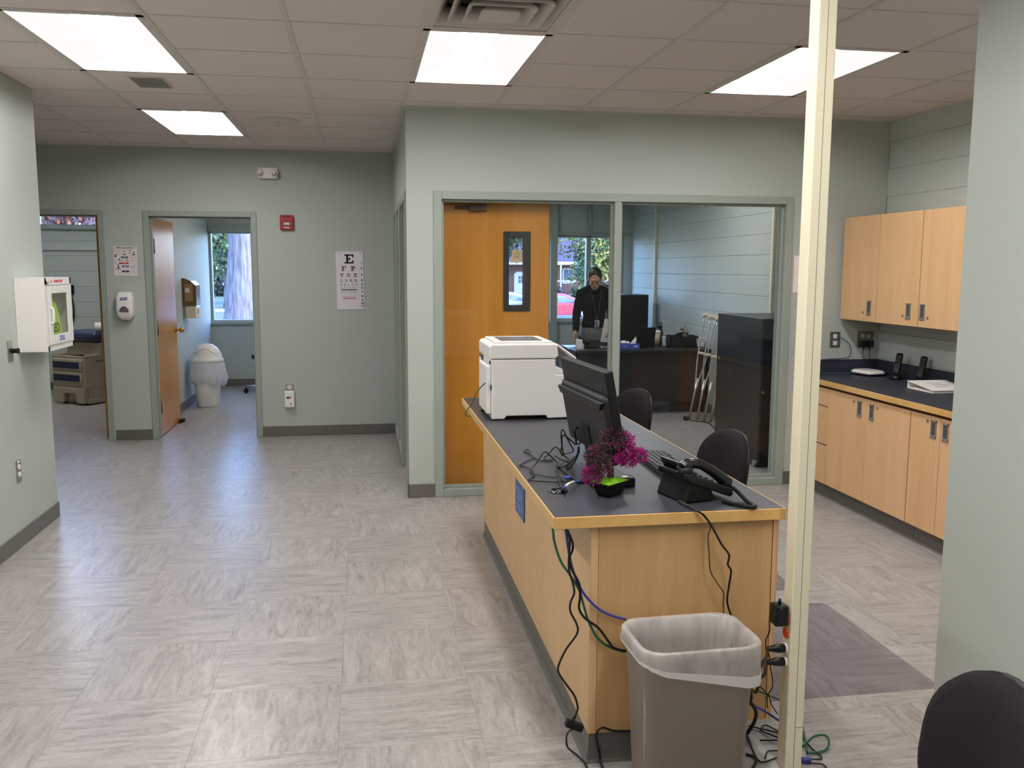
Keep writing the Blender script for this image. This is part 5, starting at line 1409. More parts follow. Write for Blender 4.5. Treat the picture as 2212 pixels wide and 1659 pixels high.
g5 = MB().cbox((0, 0, 0.009), (0.03, 0.022, 0.018), Matrix.Translation((1.446, 2.642, 0))).build('cable_tie', M_BLUEC, bevel=0.004)
tag(g5, 'blue tie around the cables at the pole foot', 'cable tie')
# ------------------------------------------------------------------ exam room
et = thing('exam_table', 'taupe exam table with navy drawer fronts and navy cushion', 'exam table', (-3.49, 11.43, 0), math.radians(-34))
M_TAUPE = mat('exam_taupe', rgb(172, 160, 140), 0.5)
M_NAVY = mat('navy_front', rgb(30, 36, 66), 0.4)
M_VINYL = mat('navy_vinyl', rgb(48, 50, 84), 0.3)
MB().box(-0.275, 0.0, 0.20, 0.275, 1.25, 0.565).box(-0.275, 0.0, 0.565, -0.255, 0.22, 0.60).box(0.255, 0.0, 0.565, 0.275, 0.22, 0.60).box(-0.275, 0.0, 0.565, 0.275, 0.02, 0.585)\
    .box(-0.275, 0.22, 0.565, 0.275, 1.25, 0.735).build('body', M_TAUPE, et, bevel=0.012)
MB().prism([(-0.26, 0.02), (-0.26, 0.205), (0.26, 0.205), (0.26, 0.02), (0.13, 0.02), (0.12, 0.135), (-0.08, 0.135), (-0.09, 0.02)], -0.02, 0.05, 'y').build('step', M_TAUPE, et, bevel=0.01)
MB().box(-0.265, 0.05, 0.03, 0.27, 1.24, 0.21).box(0.255, 0.03, 0.012, 0.285, 0.5, 0.075).build('base', M_TAUPE, et, bevel=0.02)
b = MB()
for x in (-0.2, 0.2):
    for y in (0.10, 1.15):
        b.cyl((x, y, 0.0), (x, y, 0.04), 0.03, n=12)
b.build('foot', M_BLACKM, et)
for z in (0.485, 0.33):
    d = MB().loft([[(x, y, z + q) for x, q in rrect(0.49 * s, 0.125 * s2, 0.02, 3)] for y, s, s2 in ((0.0, 1, 1), (-0.016, 1, 1), (-0.022, 0.97, 0.9))], True).build('drawer', M_TAUPE, et)
    MB().loft([[(x - 0.01, y, z - 0.008 + q) for x, q in rrect(0.44, 0.078, 0.01, 3)] for y in (-0.020, -0.025)], False).build('drawer_front', M_NAVY, d)
MB().loft([[(x, y, z) for x, y in rrect(w, 1.22 * w / 0.6, 0.05, 4, 0, 0.75)] for z, w in ((0.735, 0.52), (0.755, 0.58), (0.83, 0.60), (0.862, 0.57), (0.87, 0.50))], True).build('cushion', M_VINYL, et)
MB().box(-0.10, 0.03, 0.566, 0.19, 0.2, 0.572).box(0.10, 0.06, 0.572, 0.15, 0.11, 0.60).build('tray', mat('tray_dark', rgb(76, 70, 62), 0.5), et)
MB().cyl((0.276, 0.42, 0.66), (0.284, 0.42, 0.66), 0.02, n=16).build('knob', M_BLACKM, et)
MB().box(0.2755, 0.16, 0.505, 0.277, 0.30, 0.53).build('maker_print', mat('taupe_print', rgb(120, 110, 98), 0.6), et)
rol = thing('paper_roll', 'white paper roll lying on the navy exam table cushion', 'paper roll', (-3.05, 11.52, 0.925), math.radians(8))
MB().cyl((-0.13, 0, 0), (0.3, 0, 0), 0.052, n=24).build('roll', M_PAPER, rol)
MB().cyl((-0.132, 0, 0), (-0.128, 0, 0), 0.02, n=16).build('core', M_GREYP, rol)
oc = thing('otoscope', 'black coiled instrument hanging on the exam room block wall', 'instrument', (-3.83, YE - 0.03, 1.14))
MB().box(-0.03, -0.05, 0.14, 0.035, 0.0, 0.26).build('holder', M_BLACKM, oc, bevel=0.01)
MB().tube(coil([(0.0, -0.04, 0.15), (0.02, -0.03, 0.0), (0.015, -0.03, -0.14), (0.0, -0.03, -0.17)], 0.011, 22, 8), 0.004, 5).build('coiled_lead', M_BLACKM, oc)
MB().cyl((0.0, -0.03, -0.16), (0.0, -0.03, -0.22), 0.018, n=10).build('handle', M_BLACKM, oc)

# ------------------------------------------------------------------ washroom
sc_ = thing('swing_bin', 'white round waste bin with a domed lid and a bag in the washroom', 'bin', (-1.835, 11.07, 0))
MB().lathe([(0.125, 0.0), (0.13, 0.01), (0.172, 0.53), (0.168, 0.53), (0.127, 0.02), (0.001, 0.015)], 32).build('body', M_WHITE, sc_)
MB().lathe([(0.18, 0.525), (0.192, 0.53), (0.192, 0.565), (0.178, 0.575), (0.165, 0.625), (0.13, 0.69), (0.07, 0.735), (0.001, 0.748)], 32).build('lid', M_WHITE, sc_)
MB().tube(spline([(-0.174, -0.04, 0.585), (-0.10, -0.125, 0.645), (0.0, -0.135, 0.69), (0.10, -0.125, 0.645), (0.174, -0.04, 0.585)], 8), 0.0018, 5).build('flap_seam', M_GREYP, sc_)
def cw_(r, z, amp, seed, dz=0.0):
    q = random.Random(seed); fr = [(q.randint(3, 17), q.uniform(0, 6.3), q.uniform(0.3, 1)) for _ in range(6)]
    return [(r * (1 + amp * sum(a * math.sin(f_ * t + p_) for f_, p_, a in fr)) * math.cos(t), r * (1 + amp * sum(a * math.sin(f_ * t + p_) for f_, p_, a in fr)) * math.sin(t), z + dz * math.sin(2 * t + seed) * 0.5 + dz * 0.4 * math.sin(7 * t)) for t in [2 * PI * k / 64 for k in range(64)]]
MB().loft([cw_(0.193, 0.53, 0.004, 1), cw_(0.202, 0.50, 0.015, 2), cw_(0.212, 0.42, 0.022, 3), cw_(0.222, 0.34, 0.03, 4, 0.02), cw_(0.21, 0.285, 0.035, 5, 0.05), cw_(0.19, 0.275, 0.03, 6, 0.05)], True, False).build('liner', M_BAGW, sc_)
td = thing('towel_dispenser', 'smoked brown soap and towel dispenser with a cream base on the washroom wall', 'dispenser', (-2.06, 10.95, 1.05))
M_SMOKE = mat('smoked_brown', rgb(112, 82, 46), 0.15, coat=0.3)
MB().prism([(0.0, 0.14), (0.0, 0.47), (0.05, 0.455), (0.10, 0.43), (0.145, 0.39), (0.15, 0.14)], -0.0, 0.30, 'y').build('cover', M_SMOKE, td, bevel=0.008)
MB().box(0.03, -0.004, 0.20, 0.12, 0.002, 0.40).build('refill', mat('refill_tan', rgb(168, 132, 84), 0.5), td)
MB().box(0.035, -0.006, 0.30, 0.085, -0.003, 0.35).build('label_sheet', M_PAPER, td)
MB().box(0.145, 0.02, 0.16, 0.153, 0.28, 0.38).build('front_panel', mat('smoke_front', rgb(86, 74, 84), 0.1, coat=0.5), td)
MB().box(0.03, 0.0, 0.0, 0.15, 0.26, 0.142).build('spout_base', mat('cream_plastic', rgb(232, 216, 188), 0.4), td, bevel=0.01)
MB().cyl((0.15, 0.12, 0.075), (0.153, 0.12, 0.075), 0.035, n=20).build('push_opening', mat('tan_opening', rgb(150, 120, 84), 0.5), td)
stl = thing('rolling_stool', 'rolling stool mostly hidden behind the washroom door frame, one black caster showing', 'stool', (-1.27, 12.15, 0))
MB().cyl((0, 0, 0.08), (0, 0, 0.46), 0.025, n=12).build('column', M_CHROME, stl)
MB().lathe([(0.001, 0.45), (0.17, 0.455), (0.185, 0.475), (0.18, 0.51), (0.15, 0.525), (0.001, 0.525)], 24).build('seat', M_BLACK, stl)
b = MB(); w = []
for k in range(5):
    a = PI + 2 * PI * k / 5
    b.tube([(0, 0, 0.10), (0.26 * math.cos(a), 0.26 * math.sin(a), 0.085)], [0.022, 0.015], 8)
b.build('base', M_CHROME, stl)
for k in range(5):
    a = PI + 2 * PI * k / 5
    cx, cy = 0.26 * math.cos(a), 0.26 * math.sin(a)
    MB().cyl((cx, cy - 0.022, 0.03), (cx, cy + 0.022, 0.03), 0.029, n=12).cyl((cx, cy, 0.03), (cx, cy, 0.09), 0.01, n=8).build('caster', M_BLACKM, stl)

# ------------------------------------------------------------------ inside the glazed office
M_ESP = mat('espresso_wood', rgb(54, 42, 38), 0.35, vary=((3, 3, 40), 0.2, 3))
M_ESPD = mat('espresso_dark', rgb(34, 32, 36), 0.4)
od = thing('office_desk', 'dark espresso L-shaped desk inside the glazed office', 'desk', (0, 0, 0))
MB().box(2.315, 9.68, 0.71, 3.90, 10.42, 0.74).box(3.25, 9.95, 0.71, 3.90, 11.3, 0.7395).build('top', M_ESPD, od, bevel=0.002, seg=1)
MB().box(2.33, 9.72, 0.0, 2.98, 9.74, 0.71).box(2.33, 9.72, 0.0, 2.35, 10.40, 0.71).build('pedestal', M_ESPD, od)
MB().box(2.98, 9.74, 0.14, 3.88, 9.758, 0.71).box(3.50, 9.90, 0.0, 3.88, 9.92, 0.71).build('modesty_panel', M_ESP, od)
MB().box(3.86, 9.74, 0.0, 3.88, 10.40, 0.71).box(3.28, 11.27, 0.0, 3.88, 11.29, 0.71).build('leg_panel', M_ESP, od)
DZ = 0.74
tb = thing('tissue_box', 'blue tissue box with white tissues on the office desk', 'tissue box', (2.96, 9.83, DZ))
MB().box(-0.12, -0.06, 0.0, 0.12, 0.06, 0.062).build('box', mat('tissue_blue', rgb(60, 84, 172), 0.5), tb, bevel=0.002)
MB().tube([(-0.08, -0.0608, 0.03), (-0.05, -0.0608, 0.036), (-0.03, -0.0608, 0.028)], 0.002, 4).box(0.05, -0.0608, 0.026, 0.10, -0.0602, 0.034).box(0.06, -0.0608, 0.038, 0.09, -0.0602, 0.042).build('print', M_PAPER, tb)
b = MB()
b.sphere((-0.05, 0, 0.075), (0.04, 0.03, 0.022), 10, 6).sphere((0.0, 0, 0.07), (0.025, 0.025, 0.016), 10, 6)
b.add([(0.02, -0.01, 0.06), (0.09, 0.0, 0.06), (0.10, 0.0, 0.10), (0.092, 0.0, 0.145), (0.07, 0.012, 0.11), (0.045, 0.004, 0.085)], [(0, 1, 2, 4, 5), (2, 3, 4)])
b.build('tissue', M_PAPER, tb)
lt = thing('laptop', 'black laptop seen from behind beside the tissue box', 'laptop', (3.17, 10.02, DZ), math.radians(6))
MB().box(-0.16, -0.02, 0.0, 0.16, 0.21, 0.016).build('base', M_BLACKM, lt, bevel=0.003)
MB().box(-0.16, -0.005, 0.0, 0.16, 0.004, 0.225, Matrix.Translation((0, -0.015, 0.014)) @ Matrix.Rotation(0.22, 4, 'X')).build('screen_lid', M_BLACKM, lt, bevel=0.003)
cp = thing('coffee_cup', 'beige paper coffee cup with a white lid beside the green bottle', 'cup', (3.40, 10.14, DZ))
MB().lathe([(0.032, 0.0), (0.046, 0.165), (0.044, 0.165), (0.03, 0.01), (0.001, 0.008)], 20).build('cup', mat('cup_beige', rgb(206, 188, 160), 0.6), cp)
MB().lathe([(0.048, 0.158), (0.049, 0.17), (0.044, 0.172), (0.042, 0.186), (0.001, 0.186)], 20).build('lid', M_PAPER, cp)
bt = thing('water_bottle', 'dark green water bottle standing between the cup and the small white box', 'bottle', (3.50, 10.32, DZ))
MB().lathe([(0.038, 0.0), (0.04, 0.01), (0.04, 0.15), (0.034, 0.18), (0.024, 0.20), (0.024, 0.205)], 20).build('body', mat('bottle_green', rgb(30, 58, 50), 0.2), bt)
MB().lathe([(0.03, 0.20), (0.03, 0.235), (0.022, 0.24), (0.001, 0.24)], 16).tube(spline([(-0.02, 0, 0.235), (-0.012, 0, 0.265), (0.012, 0, 0.265), (0.02, 0, 0.235)], 4), 0.005, 6).build('cap', mat('bottle_cap', rgb(22, 34, 32), 0.4), bt)
for x, y, lb in ((3.515, 10.12, 'small white card holder at the end of the black organizer nearer the cup'), (3.868, 9.95, 'small white card holder at the wall end of the black organizer')):
    wbx = thing('card_holder', lb, 'holder', (x, y, DZ), 0, 'white card holders in the office')
    MB().box(-0.05, -0.02, 0.0, 0.05, 0.02, 0.006).box(-0.05, 0.012, 0.0, 0.05, 0.02, 0.115).box(-0.05, -0.02, 0.0, 0.05, -0.014, 0.05).box(-0.05, -0.02, 0.0, -0.044, 0.02, 0.105).box(0.044, -0.02, 0.0, 0.05, 0.02, 0.105).build('holder', M_PAPER, wbx)
    MB().box(-0.042, -0.013, 0.006, 0.042, 0.011, 0.10).build('cards', mat('card_grey', rgb(206, 206, 208), 0.6), wbx)
og = thing('desk_organizer', 'black desk organizer tray with raised back in the office', 'organizer', (3.67, 10.0, DZ))
MB().box(-0.17, -0.06, 0.0, 0.17, 0.10, 0.008).box(-0.17, -0.06, 0.0, 0.17, -0.052, 0.125).box(-0.17, 0.092, 0.0, 0.17, 0.10, 0.135).box(-0.17, -0.06, 0.0, -0.162, 0.10, 0.125).box(0.162, -0.06, 0.0, 0.17, 0.10, 0.13).build('tray', M_BLACKM, og)
MB().prism([(-0.15, 0.10), (-0.04, 0.165), (0.03, 0.175), (0.03, 0.10)], 0.03, 0.05, 'y').build('folder', M_BLACKM, og)
pc_ = thing('pencil_cup', 'dark pencil cup standing in the black organizer', 'cup', (3.705, 10.01, DZ + 0.009))
MB().lathe([(0.035, 0.0), (0.038, 0.16), (0.035, 0.16), (0.032, 0.006), (0.001, 0.005)], 16).build('cup', mat('cup_brown', rgb(52, 36, 30), 0.4), pc_)
for k, (dx, dy, h_, c_, lb) in enumerate(((-0.018, 0.0, 0.21, (60, 50, 46), 'dark pen leaning in the pencil cup'), (0.0, 0.01, 0.235, (70, 52, 44), 'tallest brown pen in the pencil cup'), (0.014, -0.004, 0.205, (150, 120, 60), 'yellow pencil in the pencil cup'), (0.022, 0.006, 0.20, (190, 180, 170), 'pale pen in the pencil cup'))):
    p_ = MB().cyl((0, 0, 0.0), (dx * 0.8, dy, h_ - 0.012), 0.0045, n=8).cyl((dx * 0.8, dy, h_ - 0.012), (dx * 0.85, dy, h_), 0.0045, 0.002, n=8).build('pen', mat('pen_%d' % k, rgb(*c_), 0.4), None, loc=(3.705 + dx * 0.7, 10.01 + dy, DZ + 0.015))
    tag(p_, lb, 'pen', 'pens in the office pencil cup')
rf = thing('artificial_rose', 'small red rose with a green stem in the pencil cup', 'flower', (3.685, 10.0, DZ + 0.015))
MB().tube(spline([(0, 0, 0), (-0.01, 0, 0.1), (-0.03, 0, 0.185)], 4), 0.002, 5).build('stem', mat('stem_green', rgb(50, 80, 44), 0.6), rf)
b = MB().sphere((-0.03, 0, 0.195), (0.012, 0.012, 0.013), 10, 6)
for k in range(6):
    a = k * PI / 3
    b.sphere((-0.03 + 0.011 * math.cos(a), 0.011 * math.sin(a), 0.192), (0.011, 0.011, 0.011), 8, 6)
b.build('bloom', mat('rose_red', rgb(150, 30, 44), 0.5), rf)
eg = thing('eyeglasses', 'thin dark eyeglasses standing in front of the coffee cup', 'glasses', (3.36, 9.98, DZ + 0.001))
b = MB()
for s in (-1, 1):
    b.tube([(s * 0.034 + 0.026 * math.cos(q), 0, 0.022 + 0.02 * math.sin(q)) for q in [2 * PI * k / 16 for k in range(17)]], 0.002, 5, caps=False)
    b.tube([(s * 0.06, 0, 0.034), (s * 0.066, 0.05, 0.03), (s * 0.066, 0.12, 0.006)], 0.0018, 5)
b.tube([(-0.009, 0, 0.03), (0, 0, 0.034), (0.009, 0, 0.03)], 0.002, 5).build('frame', M_BLACK, eg)
op = thing('desk_phone', 'black office telephone on the office desk in front of the woman', 'telephone', (2.56, 10.02, DZ), math.radians(15))
MB().prism([(-0.09, 0.0), (-0.09, 0.02), (0.09, 0.085), (0.10, 0.0)], -0.10, 0.10, 'x').build('body', M_BLACKM, op, bevel=0.004)
MB().tube(spline([(-0.07, -0.09, 0.06), (-0.07, -0.05, 0.085), (-0.07, 0.03, 0.11), (-0.07, 0.09, 0.118)], 5), 0.02, 8).build('handset', M_BLACKM, op)
MB().cyl((-0.085, 0.09, 0.08), (-0.085, 0.10, 0.16), 0.005, n=6).build('antenna', M_BLACKM, op)
wh = thing('card_holder', 'white card holder at the office desk corner under the hand', 'holder', (2.40, 9.86, DZ), 0, 'white card holders in the office')
MB().box(-0.032, -0.03, 0.0, 0.032, 0.03, 0.11).build('holder', M_PAPER, wh, bevel=0.004)
MB().box(0.034, -0.02, 0.0, 0.05, 0.03, 0.06).build('pocket', mat('card_grey', rgb(206, 206, 208), 0.6), wh)
for x, y, rz, c, lb in ((2.40, 10.08, 0.3, (222, 224, 232), 'white sheet lying at the office desk corner'), (2.36, 9.97, -0.1, (96, 130, 200), 'blue sheet lying at the office desk corner')):
    s_ = MB().box(-0.07, -0.10, 0.0, 0.07, 0.10, 0.0015).build('paper_sheet', mat('sheet_%d' % c[0], rgb(*c), 0.6), None, loc=(x, y, DZ + (0.0 if c[0] > 200 else 0.0)), rot=(0, 0, rz))
    tag(s_, lb, 'paper')
ky = thing('key_bunch', 'bunch of shiny keys on the office desk beside the telephone', 'keys', (2.72, 9.92, DZ))
b = MB()
b.tube([(0.02 * math.cos(q), 0.02 * math.sin(q), 0.004) for q in [2 * PI * k / 14 for k in range(15)]], 0.0025, 5, caps=False)
for k in range(5):
    a = k * 1.15
    b.tube([(0.02 * math.cos(a), 0.02 * math.sin(a), 0.006), (0.075 * math.cos(a), 0.05 * math.sin(a), 0.014 + 0.006 * (k % 3))], [0.009, 0.004], 5)
b.build('keys', M_CHROME, ky)
# storage
hc = thing('black_wardrobe', 'black storage cabinet at the back of the office by the conduit', 'cabinet', (0, 0, 0))
MB().box(3.12, 11.52, 0.03, 3.74, 12.0, 1.30).box(3.14, 11.56, 0.0, 3.72, 11.98, 0.03).build('body', M_ESPD, hc, bevel=0.003)
for a, b_ in ((3.125, 3.428), (3.432, 3.735)):
    MB().box(a, 11.505, 0.05, b_, 11.52, 1.28).build('door', M_BLACKM, hc, bevel=0.002)
co = thing('grey_jacket', 'grey jacket hung over the corner of the black office cabinet', 'jacket', (3.13, 11.60, 1.30))
b = MB()
path = [(-0.02, 0.0, 0.05), (-0.06, -0.10, 0.12), (-0.02, -0.12, 0.05), (0.0, -0.13, -0.08), (0.01, -0.13, -0.2), (0.0, -0.125, -0.32)]
b.tube(spline(path, 6), [0.05 + 0.03 * math.sin(k * 0.5) ** 2 for k in range(31)], 12)
b.tube(spline([(0.02, 0.05, 0.05), (0.05, -0.06, 0.10), (0.07, -0.13, 0.02), (0.085, -0.14, -0.08), (0.07, -0.13, -0.10)], 6), [0.05 + 0.015 * math.sin(k * 0.9) for k in range(25)], 12)
b.tube(spline([(-0.10, -0.05, 0.15), (-0.05, -0.06, 0.14), (0.0, -0.03, 0.10), (0.05, 0.05, 0.05)], 6), 0.045, 10)
j_ = b.build('cloth', mat('jacket_grey', rgb(112, 114, 112), 0.9, vary=((30, 30, 30), 0.15, 2)), co)
rm = j_.modifiers.new('rm', 'REMESH'); rm.mode = 'VOXEL'; rm.voxel_size = 0.012
j_.modifiers.new('sm', 'SMOOTH').iterations = 3
oc2 = make_chair('grey office chair behind the office desk, only its round back showing', 3.02, 11.02, math.radians(75))
oc2['group'] = 'office chair'
fc = thing('file_cabinet', 'tall black file cabinet just inside the glazed wall', 'cabinet', (0, 0, 0))
M_FC = mat('file_black', rgb(19, 19, 22), 0.32, bump=(300, 0.05))
MB().box(3.22, 6.92, 0.02, 3.88, 7.86, 1.242).build('body', M_FC, fc, bevel=0.004)
MB().box(3.24, 6.94, 0.0, 3.86, 7.84, 0.03).build('plinth', M_BLACKM, fc)
for z0, z1 in ((0.05, 0.33), (0.335, 0.62), (0.625, 0.91), (0.915, 1.23)):
    d = MB().box(3.225, 6.903, z0, 3.875, 6.92, z1).build('drawer', M_FC, fc, bevel=0.002)
    MB().box(3.47, 6.893, (z0 + z1) / 2 + 0.05, 3.63, 6.903, (z0 + z1) / 2 + 0.075).build('drawer_pull', M_BLACKM, d)
MB().cyl((3.22, 7.80, 0.835), (3.212, 7.80, 0.835), 0.010, n=12).build('lock', M_STEEL, fc)
MB().cyl((3.235, 6.905, 0.64), (3.235, 6.896, 0.64), 0.010, n=12).build('lock', M_STEEL, fc)
gl_ = MB().prism([(6.91, 0.06), (6.99, 0.06), (6.99, 0.0), (6.96, 0.0)], 3.205, 3.22, 'x').build('leveling_foot', M_STEEL, fc)
# crutches leaning on the block wall
M_GRIP = mat('crutch_pad', rgb(206, 198, 178), 0.7)
def crutch(foot, top, roll, label):
    c = thing('crutch', label, 'crutch', foot, 0, 'aluminium crutches in the office')
    A = Vector(top) - Vector(foot); L = A.length; z = A.normalized()
    x = Vector((math.cos(roll), math.sin(roll), 0)); x = (x - z * x.dot(z)).normalized(); y = z.cross(x)
    T = Matrix(((x.x, y.x, z.x, 0), (x.y, y.y, z.y, 0), (x.z, y.z, z.z, 0), (0, 0, 0, 1)))
    MB().cyl((0, 0, 0.05), (0, 0, L * 0.40), 0.0115, n=10, M=T).build('lower_tube', M_ALU, c)
    h = MB()
    for k in range(8):
        h.cyl((0, -0.0118, 0.12 + k * 0.03), (0, 0.0118, 0.12 + k * 0.03), 0.004, n=6, M=T)
    h.build('height_holes', M_BLACKM, c)
    MB().lathe([(0.022, 0.0), (0.02, 0.01), (0.014, 0.03), (0.0145, 0.085), (0.012, 0.085)], 14, M=T).build('rubber_tip', mat('tip_grey', rgb(96, 94, 92), 0.8), c)
    for s in (-1, 1):
        MB().tube(spline([(s * 0.010, 0, L * 0.30), (s * 0.020, 0, L * 0.40), (s * 0.046, 0, L * 0.58), (s * 0.052, 0, L * 0.75), (s * 0.062, 0, L - 0.02)], 6), 0.0085, 8, T).build('side_tube', M_ALU, c)
    MB().cyl((-0.05, 0, L * 0.64), (0.05, 0, L * 0.64), 0.017, n=12, M=T).build('hand_grip', M_GRIP, c)
    MB().tube(spline([(-0.085, 0, L - 0.01), (-0.06, 0, L + 0.012), (0, 0, L + 0.005), (0.06, 0, L + 0.012), (0.085, 0, L - 0.01)], 5), [0.018, 0.02, 0.022, 0.023, 0.023, 0.023, 0.022, 0.022, 0.022, 0.022, 0.022, 0.022, 0.022, 0.022, 0.023, 0.023, 0.023, 0.023, 0.022, 0.02, 0.018], 10, T).build('arm_pad', M_GRIP, c)
crutch((3.535, 9.36, 0), (3.78, 9.44, 1.12), -0.5, 'aluminium crutch standing furthest from the file cabinet')
crutch((3.60, 9.29, 0), (3.83, 9.40, 1.10), -0.4, 'second aluminium crutch from the desk, overlapping the first')
crutch((3.63, 9.17, 0), (3.83, 9.20, 1.09), -0.5, 'third aluminium crutch from the desk')
crutch((3.69, 9.13, 0), (3.86, 9.07, 1.06), -0.3, 'aluminium crutch partly hidden by the file cabinet')
cable('power_cable', [(3.50, 9.27, 0.006), (3.55, 9.18, 0.006), (3.62, 9.12, 0.006), (3.63, 8.98, 0.008), (3.58, 8.75, 0.006), (3.55, 8.5, 0.006)], 0.006, K, 'black cord on the office floor at the crutch feet')
pk = MB().lathe([(0.03, 0.0), (0.034, 0.015), (0.03, 0.04), (0.001, 0.045)], 16).build('cord_plug', M_BLACKM, None, loc=(3.48, 9.30, 0)); tag(pk, 'round black plug lying by the crutch feet', 'plug')
for y, lb in ((11.77, 'cream vertical wiring raceway further back on the office block wall'), (8.22, 'cream vertical wiring raceway nearer the file cabinet')):
    rw = MB().box(XR - 0.032, y - 0.022, 0.76, XR - 0.0005, y + 0.022, CH - 0.001).build('wiring_raceway', mat('raceway_cream', rgb(226, 222, 196), 0.5), bevel=0.003)
    tag(rw, lb, 'raceway', 'raceways in the office')

# ------------------------------------------------------------------ the woman in the office
pe = thing('person', 'woman in a black jacket and grey trousers standing behind the office desk, looking down', 'person', (2.775, 10.66, 0), math.radians(-6))
M_SKIN = mat('skin', rgb(186, 138, 112), 0.5)
HT = Matrix.Translation((-0.012, -0.125, 1.515)) @ Matrix.Rotation(math.radians(-10), 4, 'Z') @ Matrix.Rotation(math.radians(30), 4, 'X')
def remesh(o, v, it=4):
    r = o.modifiers.new('rm', 'REMESH'); r.mode = 'VOXEL'; r.voxel_size = v; r.use_smooth_shade = True
    s = o.modifiers.new('sm', 'SMOOTH'); s.iterations = it; s.factor = 0.5
body = MB()
body.sphere((0, 0.01, 0.025), (0.074, 0.094, 0.10), 20, 14, HT).sphere((0, -0.03, -0.055), (0.054, 0.058, 0.062), 16, 12, HT).sphere((0, -0.055, -0.09), (0.03, 0.03, 0.025), 12, 8, HT)
body.tube([(0, -0.082, 0.02), (0, -0.102, -0.02), (0, -0.094, -0.03)], [0.008, 0.014, 0.009], 8, HT)
body.sphere((0, -0.085, 0.035), (0.05, 0.012, 0.012), 12, 8, HT).sphere((0, -0.086, -0.058), (0.022, 0.008, 0.007), 10, 6, HT)
for s in (-1, 1):
    body.sphere((s * 0.075, 0.01, -0.005), (0.011, 0.02, 0.032), 8, 8, HT)
    body.sphere((s * 0.036, -0.058, -0.018), (0.022, 0.022, 0.018), 8, 8, HT)
body.tube(spline([(0, 0.0, 1.30), (0, -0.02, 1.38), (-0.005, -0.06, 1.44), (-0.01, -0.095, 1.48)], 5), [0.07, 0.062, 0.056, 0.053, 0.051, 0.05, 0.05, 0.05, 0.05, 0.05, 0.05, 0.05, 0.05, 0.05, 0.05, 0.05], 12)
def ell(b, rings, n=20):
    b.loft([[(c[0] + rx * math.cos(2 * PI * k / n), c[1] + ry * math.sin(2 * PI * k / n), c[2]) for k in range(n)] for c, rx, ry in rings], True)
ell(body, [((0, 0.01, 0.84), 0.10, 0.08), ((0, 0.01, 0.92), 0.14, 0.10), ((0, 0.0, 1.05), 0.115, 0.085), ((0, -0.01, 1.20), 0.13, 0.095), ((0, -0.005, 1.32), 0.13, 0.075), ((0, -0.01, 1.37), 0.06, 0.05)])
RA = [(-0.165, -0.01, 1.335), (-0.215, -0.01, 1.10), (-0.235, -0.125, 0.925), (-0.243, -0.15, 0.885)]
LA = [(0.165, -0.01, 1.335), (0.215, 0.02, 1.09), (0.17, -0.16, 0.95), (0.155, -0.19, 0.93)]
for A in (RA, LA):
    body.tube(A, [0.042, 0.034, 0.024, 0.022], 12)
for s in (-1, 1):
    body.tube([(s * 0.075, 0.01, 0.86), (s * 0.085, 0.0, 0.48), (s * 0.088, 0.03, 0.09)], [0.072, 0.048, 0.032], 12)
    body.tube([(s * 0.088, 0.04, 0.05), (s * 0.09, -0.06, 0.03), (s * 0.092, -0.13, 0.022)], [0.03, 0.03, 0.02], 10)
def hand(b, wrist, d, palm_n, side, curl):
    d = Vector(d).normalized(); n_ = Vector(palm_n); n_ = (n_ - d * n_.dot(d)).normalized(); w = d.cross(n_) * side
    o = Vector(wrist)
    def P(u, v, q): return o + d * u + w * v + n_ * q
    b.loft([[P(u, hw * math.cos(2 * PI * k / 12), ht * math.sin(2 * PI * k / 12)) for k in range(12)] for u, hw, ht in ((-0.03, 0.023, 0.02), (0.0, 0.026, 0.017), (0.04, 0.038, 0.015), (0.075, 0.040, 0.013), (0.088, 0.036, 0.010))], True)
    for k, (v, L, c) in enumerate(((0.029, 0.068, 0.9), (0.010, 0.078, 1.0), (-0.010, 0.072, 1.1), (-0.028, 0.056, 1.25))):
        p = P(0.07, v, 0); pts = [p]; a = 0.15 * curl
        for seg in (0.022, L * 0.45, L * 0.32, L * 0.26):
            p = p + (d * math.cos(a) + n_ * math.sin(a)) * seg; pts.append(p); a += 0.33 * c * curl
        b.tube(pts, [0.0085, 0.0085, 0.008, 0.0075, 0.006], 8)
    p = P(0.012, 0.022, 0.004); q = P(0.05, 0.05, 0.022); r_ = P(0.075, 0.054, 0.036)
    b.tube([p, q, r_, P(0.092, 0.052, 0.046)], [0.013, 0.0105, 0.009, 0.007], 8)
hand(body, (-0.243, -0.15, 0.885), (-0.16, -0.32, -0.9), (0.75, -0.4, 0.1), -1, 1.0)
hand(body, (0.155, -0.19, 0.93), (-0.35, -0.85, -0.35), (-0.5, 0.1, -0.8), 1, 1.6)
bo = body.build('body', M_SKIN, pe); remesh(bo, 0.0055, 3)
jk_ = MB()
ell(jk_, [((0, 0.01, 0.93), 0.150, 0.112), ((0, 0.005, 0.97), 0.148, 0.112), ((0, 0.0, 1.06), 0.134, 0.104), ((0, -0.012, 1.20), 0.158, 0.118), ((0, -0.005, 1.31), 0.172, 0.102), ((0, -0.005, 1.37), 0.10, 0.07), ((0, -0.02, 1.40), 0.072, 0.066)])
for A in (RA, LA):
    sx = 1 if A[0][0] > 0 else -1
    jk_.sphere(A[0], (0.062, 0.062, 0.058), 14, 10)
    jk_.tube(spline([(sx * 0.03, -0.01, 1.405), (sx * 0.10, -0.008, 1.372), (sx * 0.165, -0.01, 1.33)], 5), [0.055, 0.056, 0.057, 0.058, 0.059, 0.06, 0.06, 0.06, 0.06, 0.06, 0.06], 14)
    q = spline(A, 5)
    jk_.tube(q[:-2], [0.060 - 0.025 * k / (len(q) - 3) for k in range(len(q) - 2)], 14)
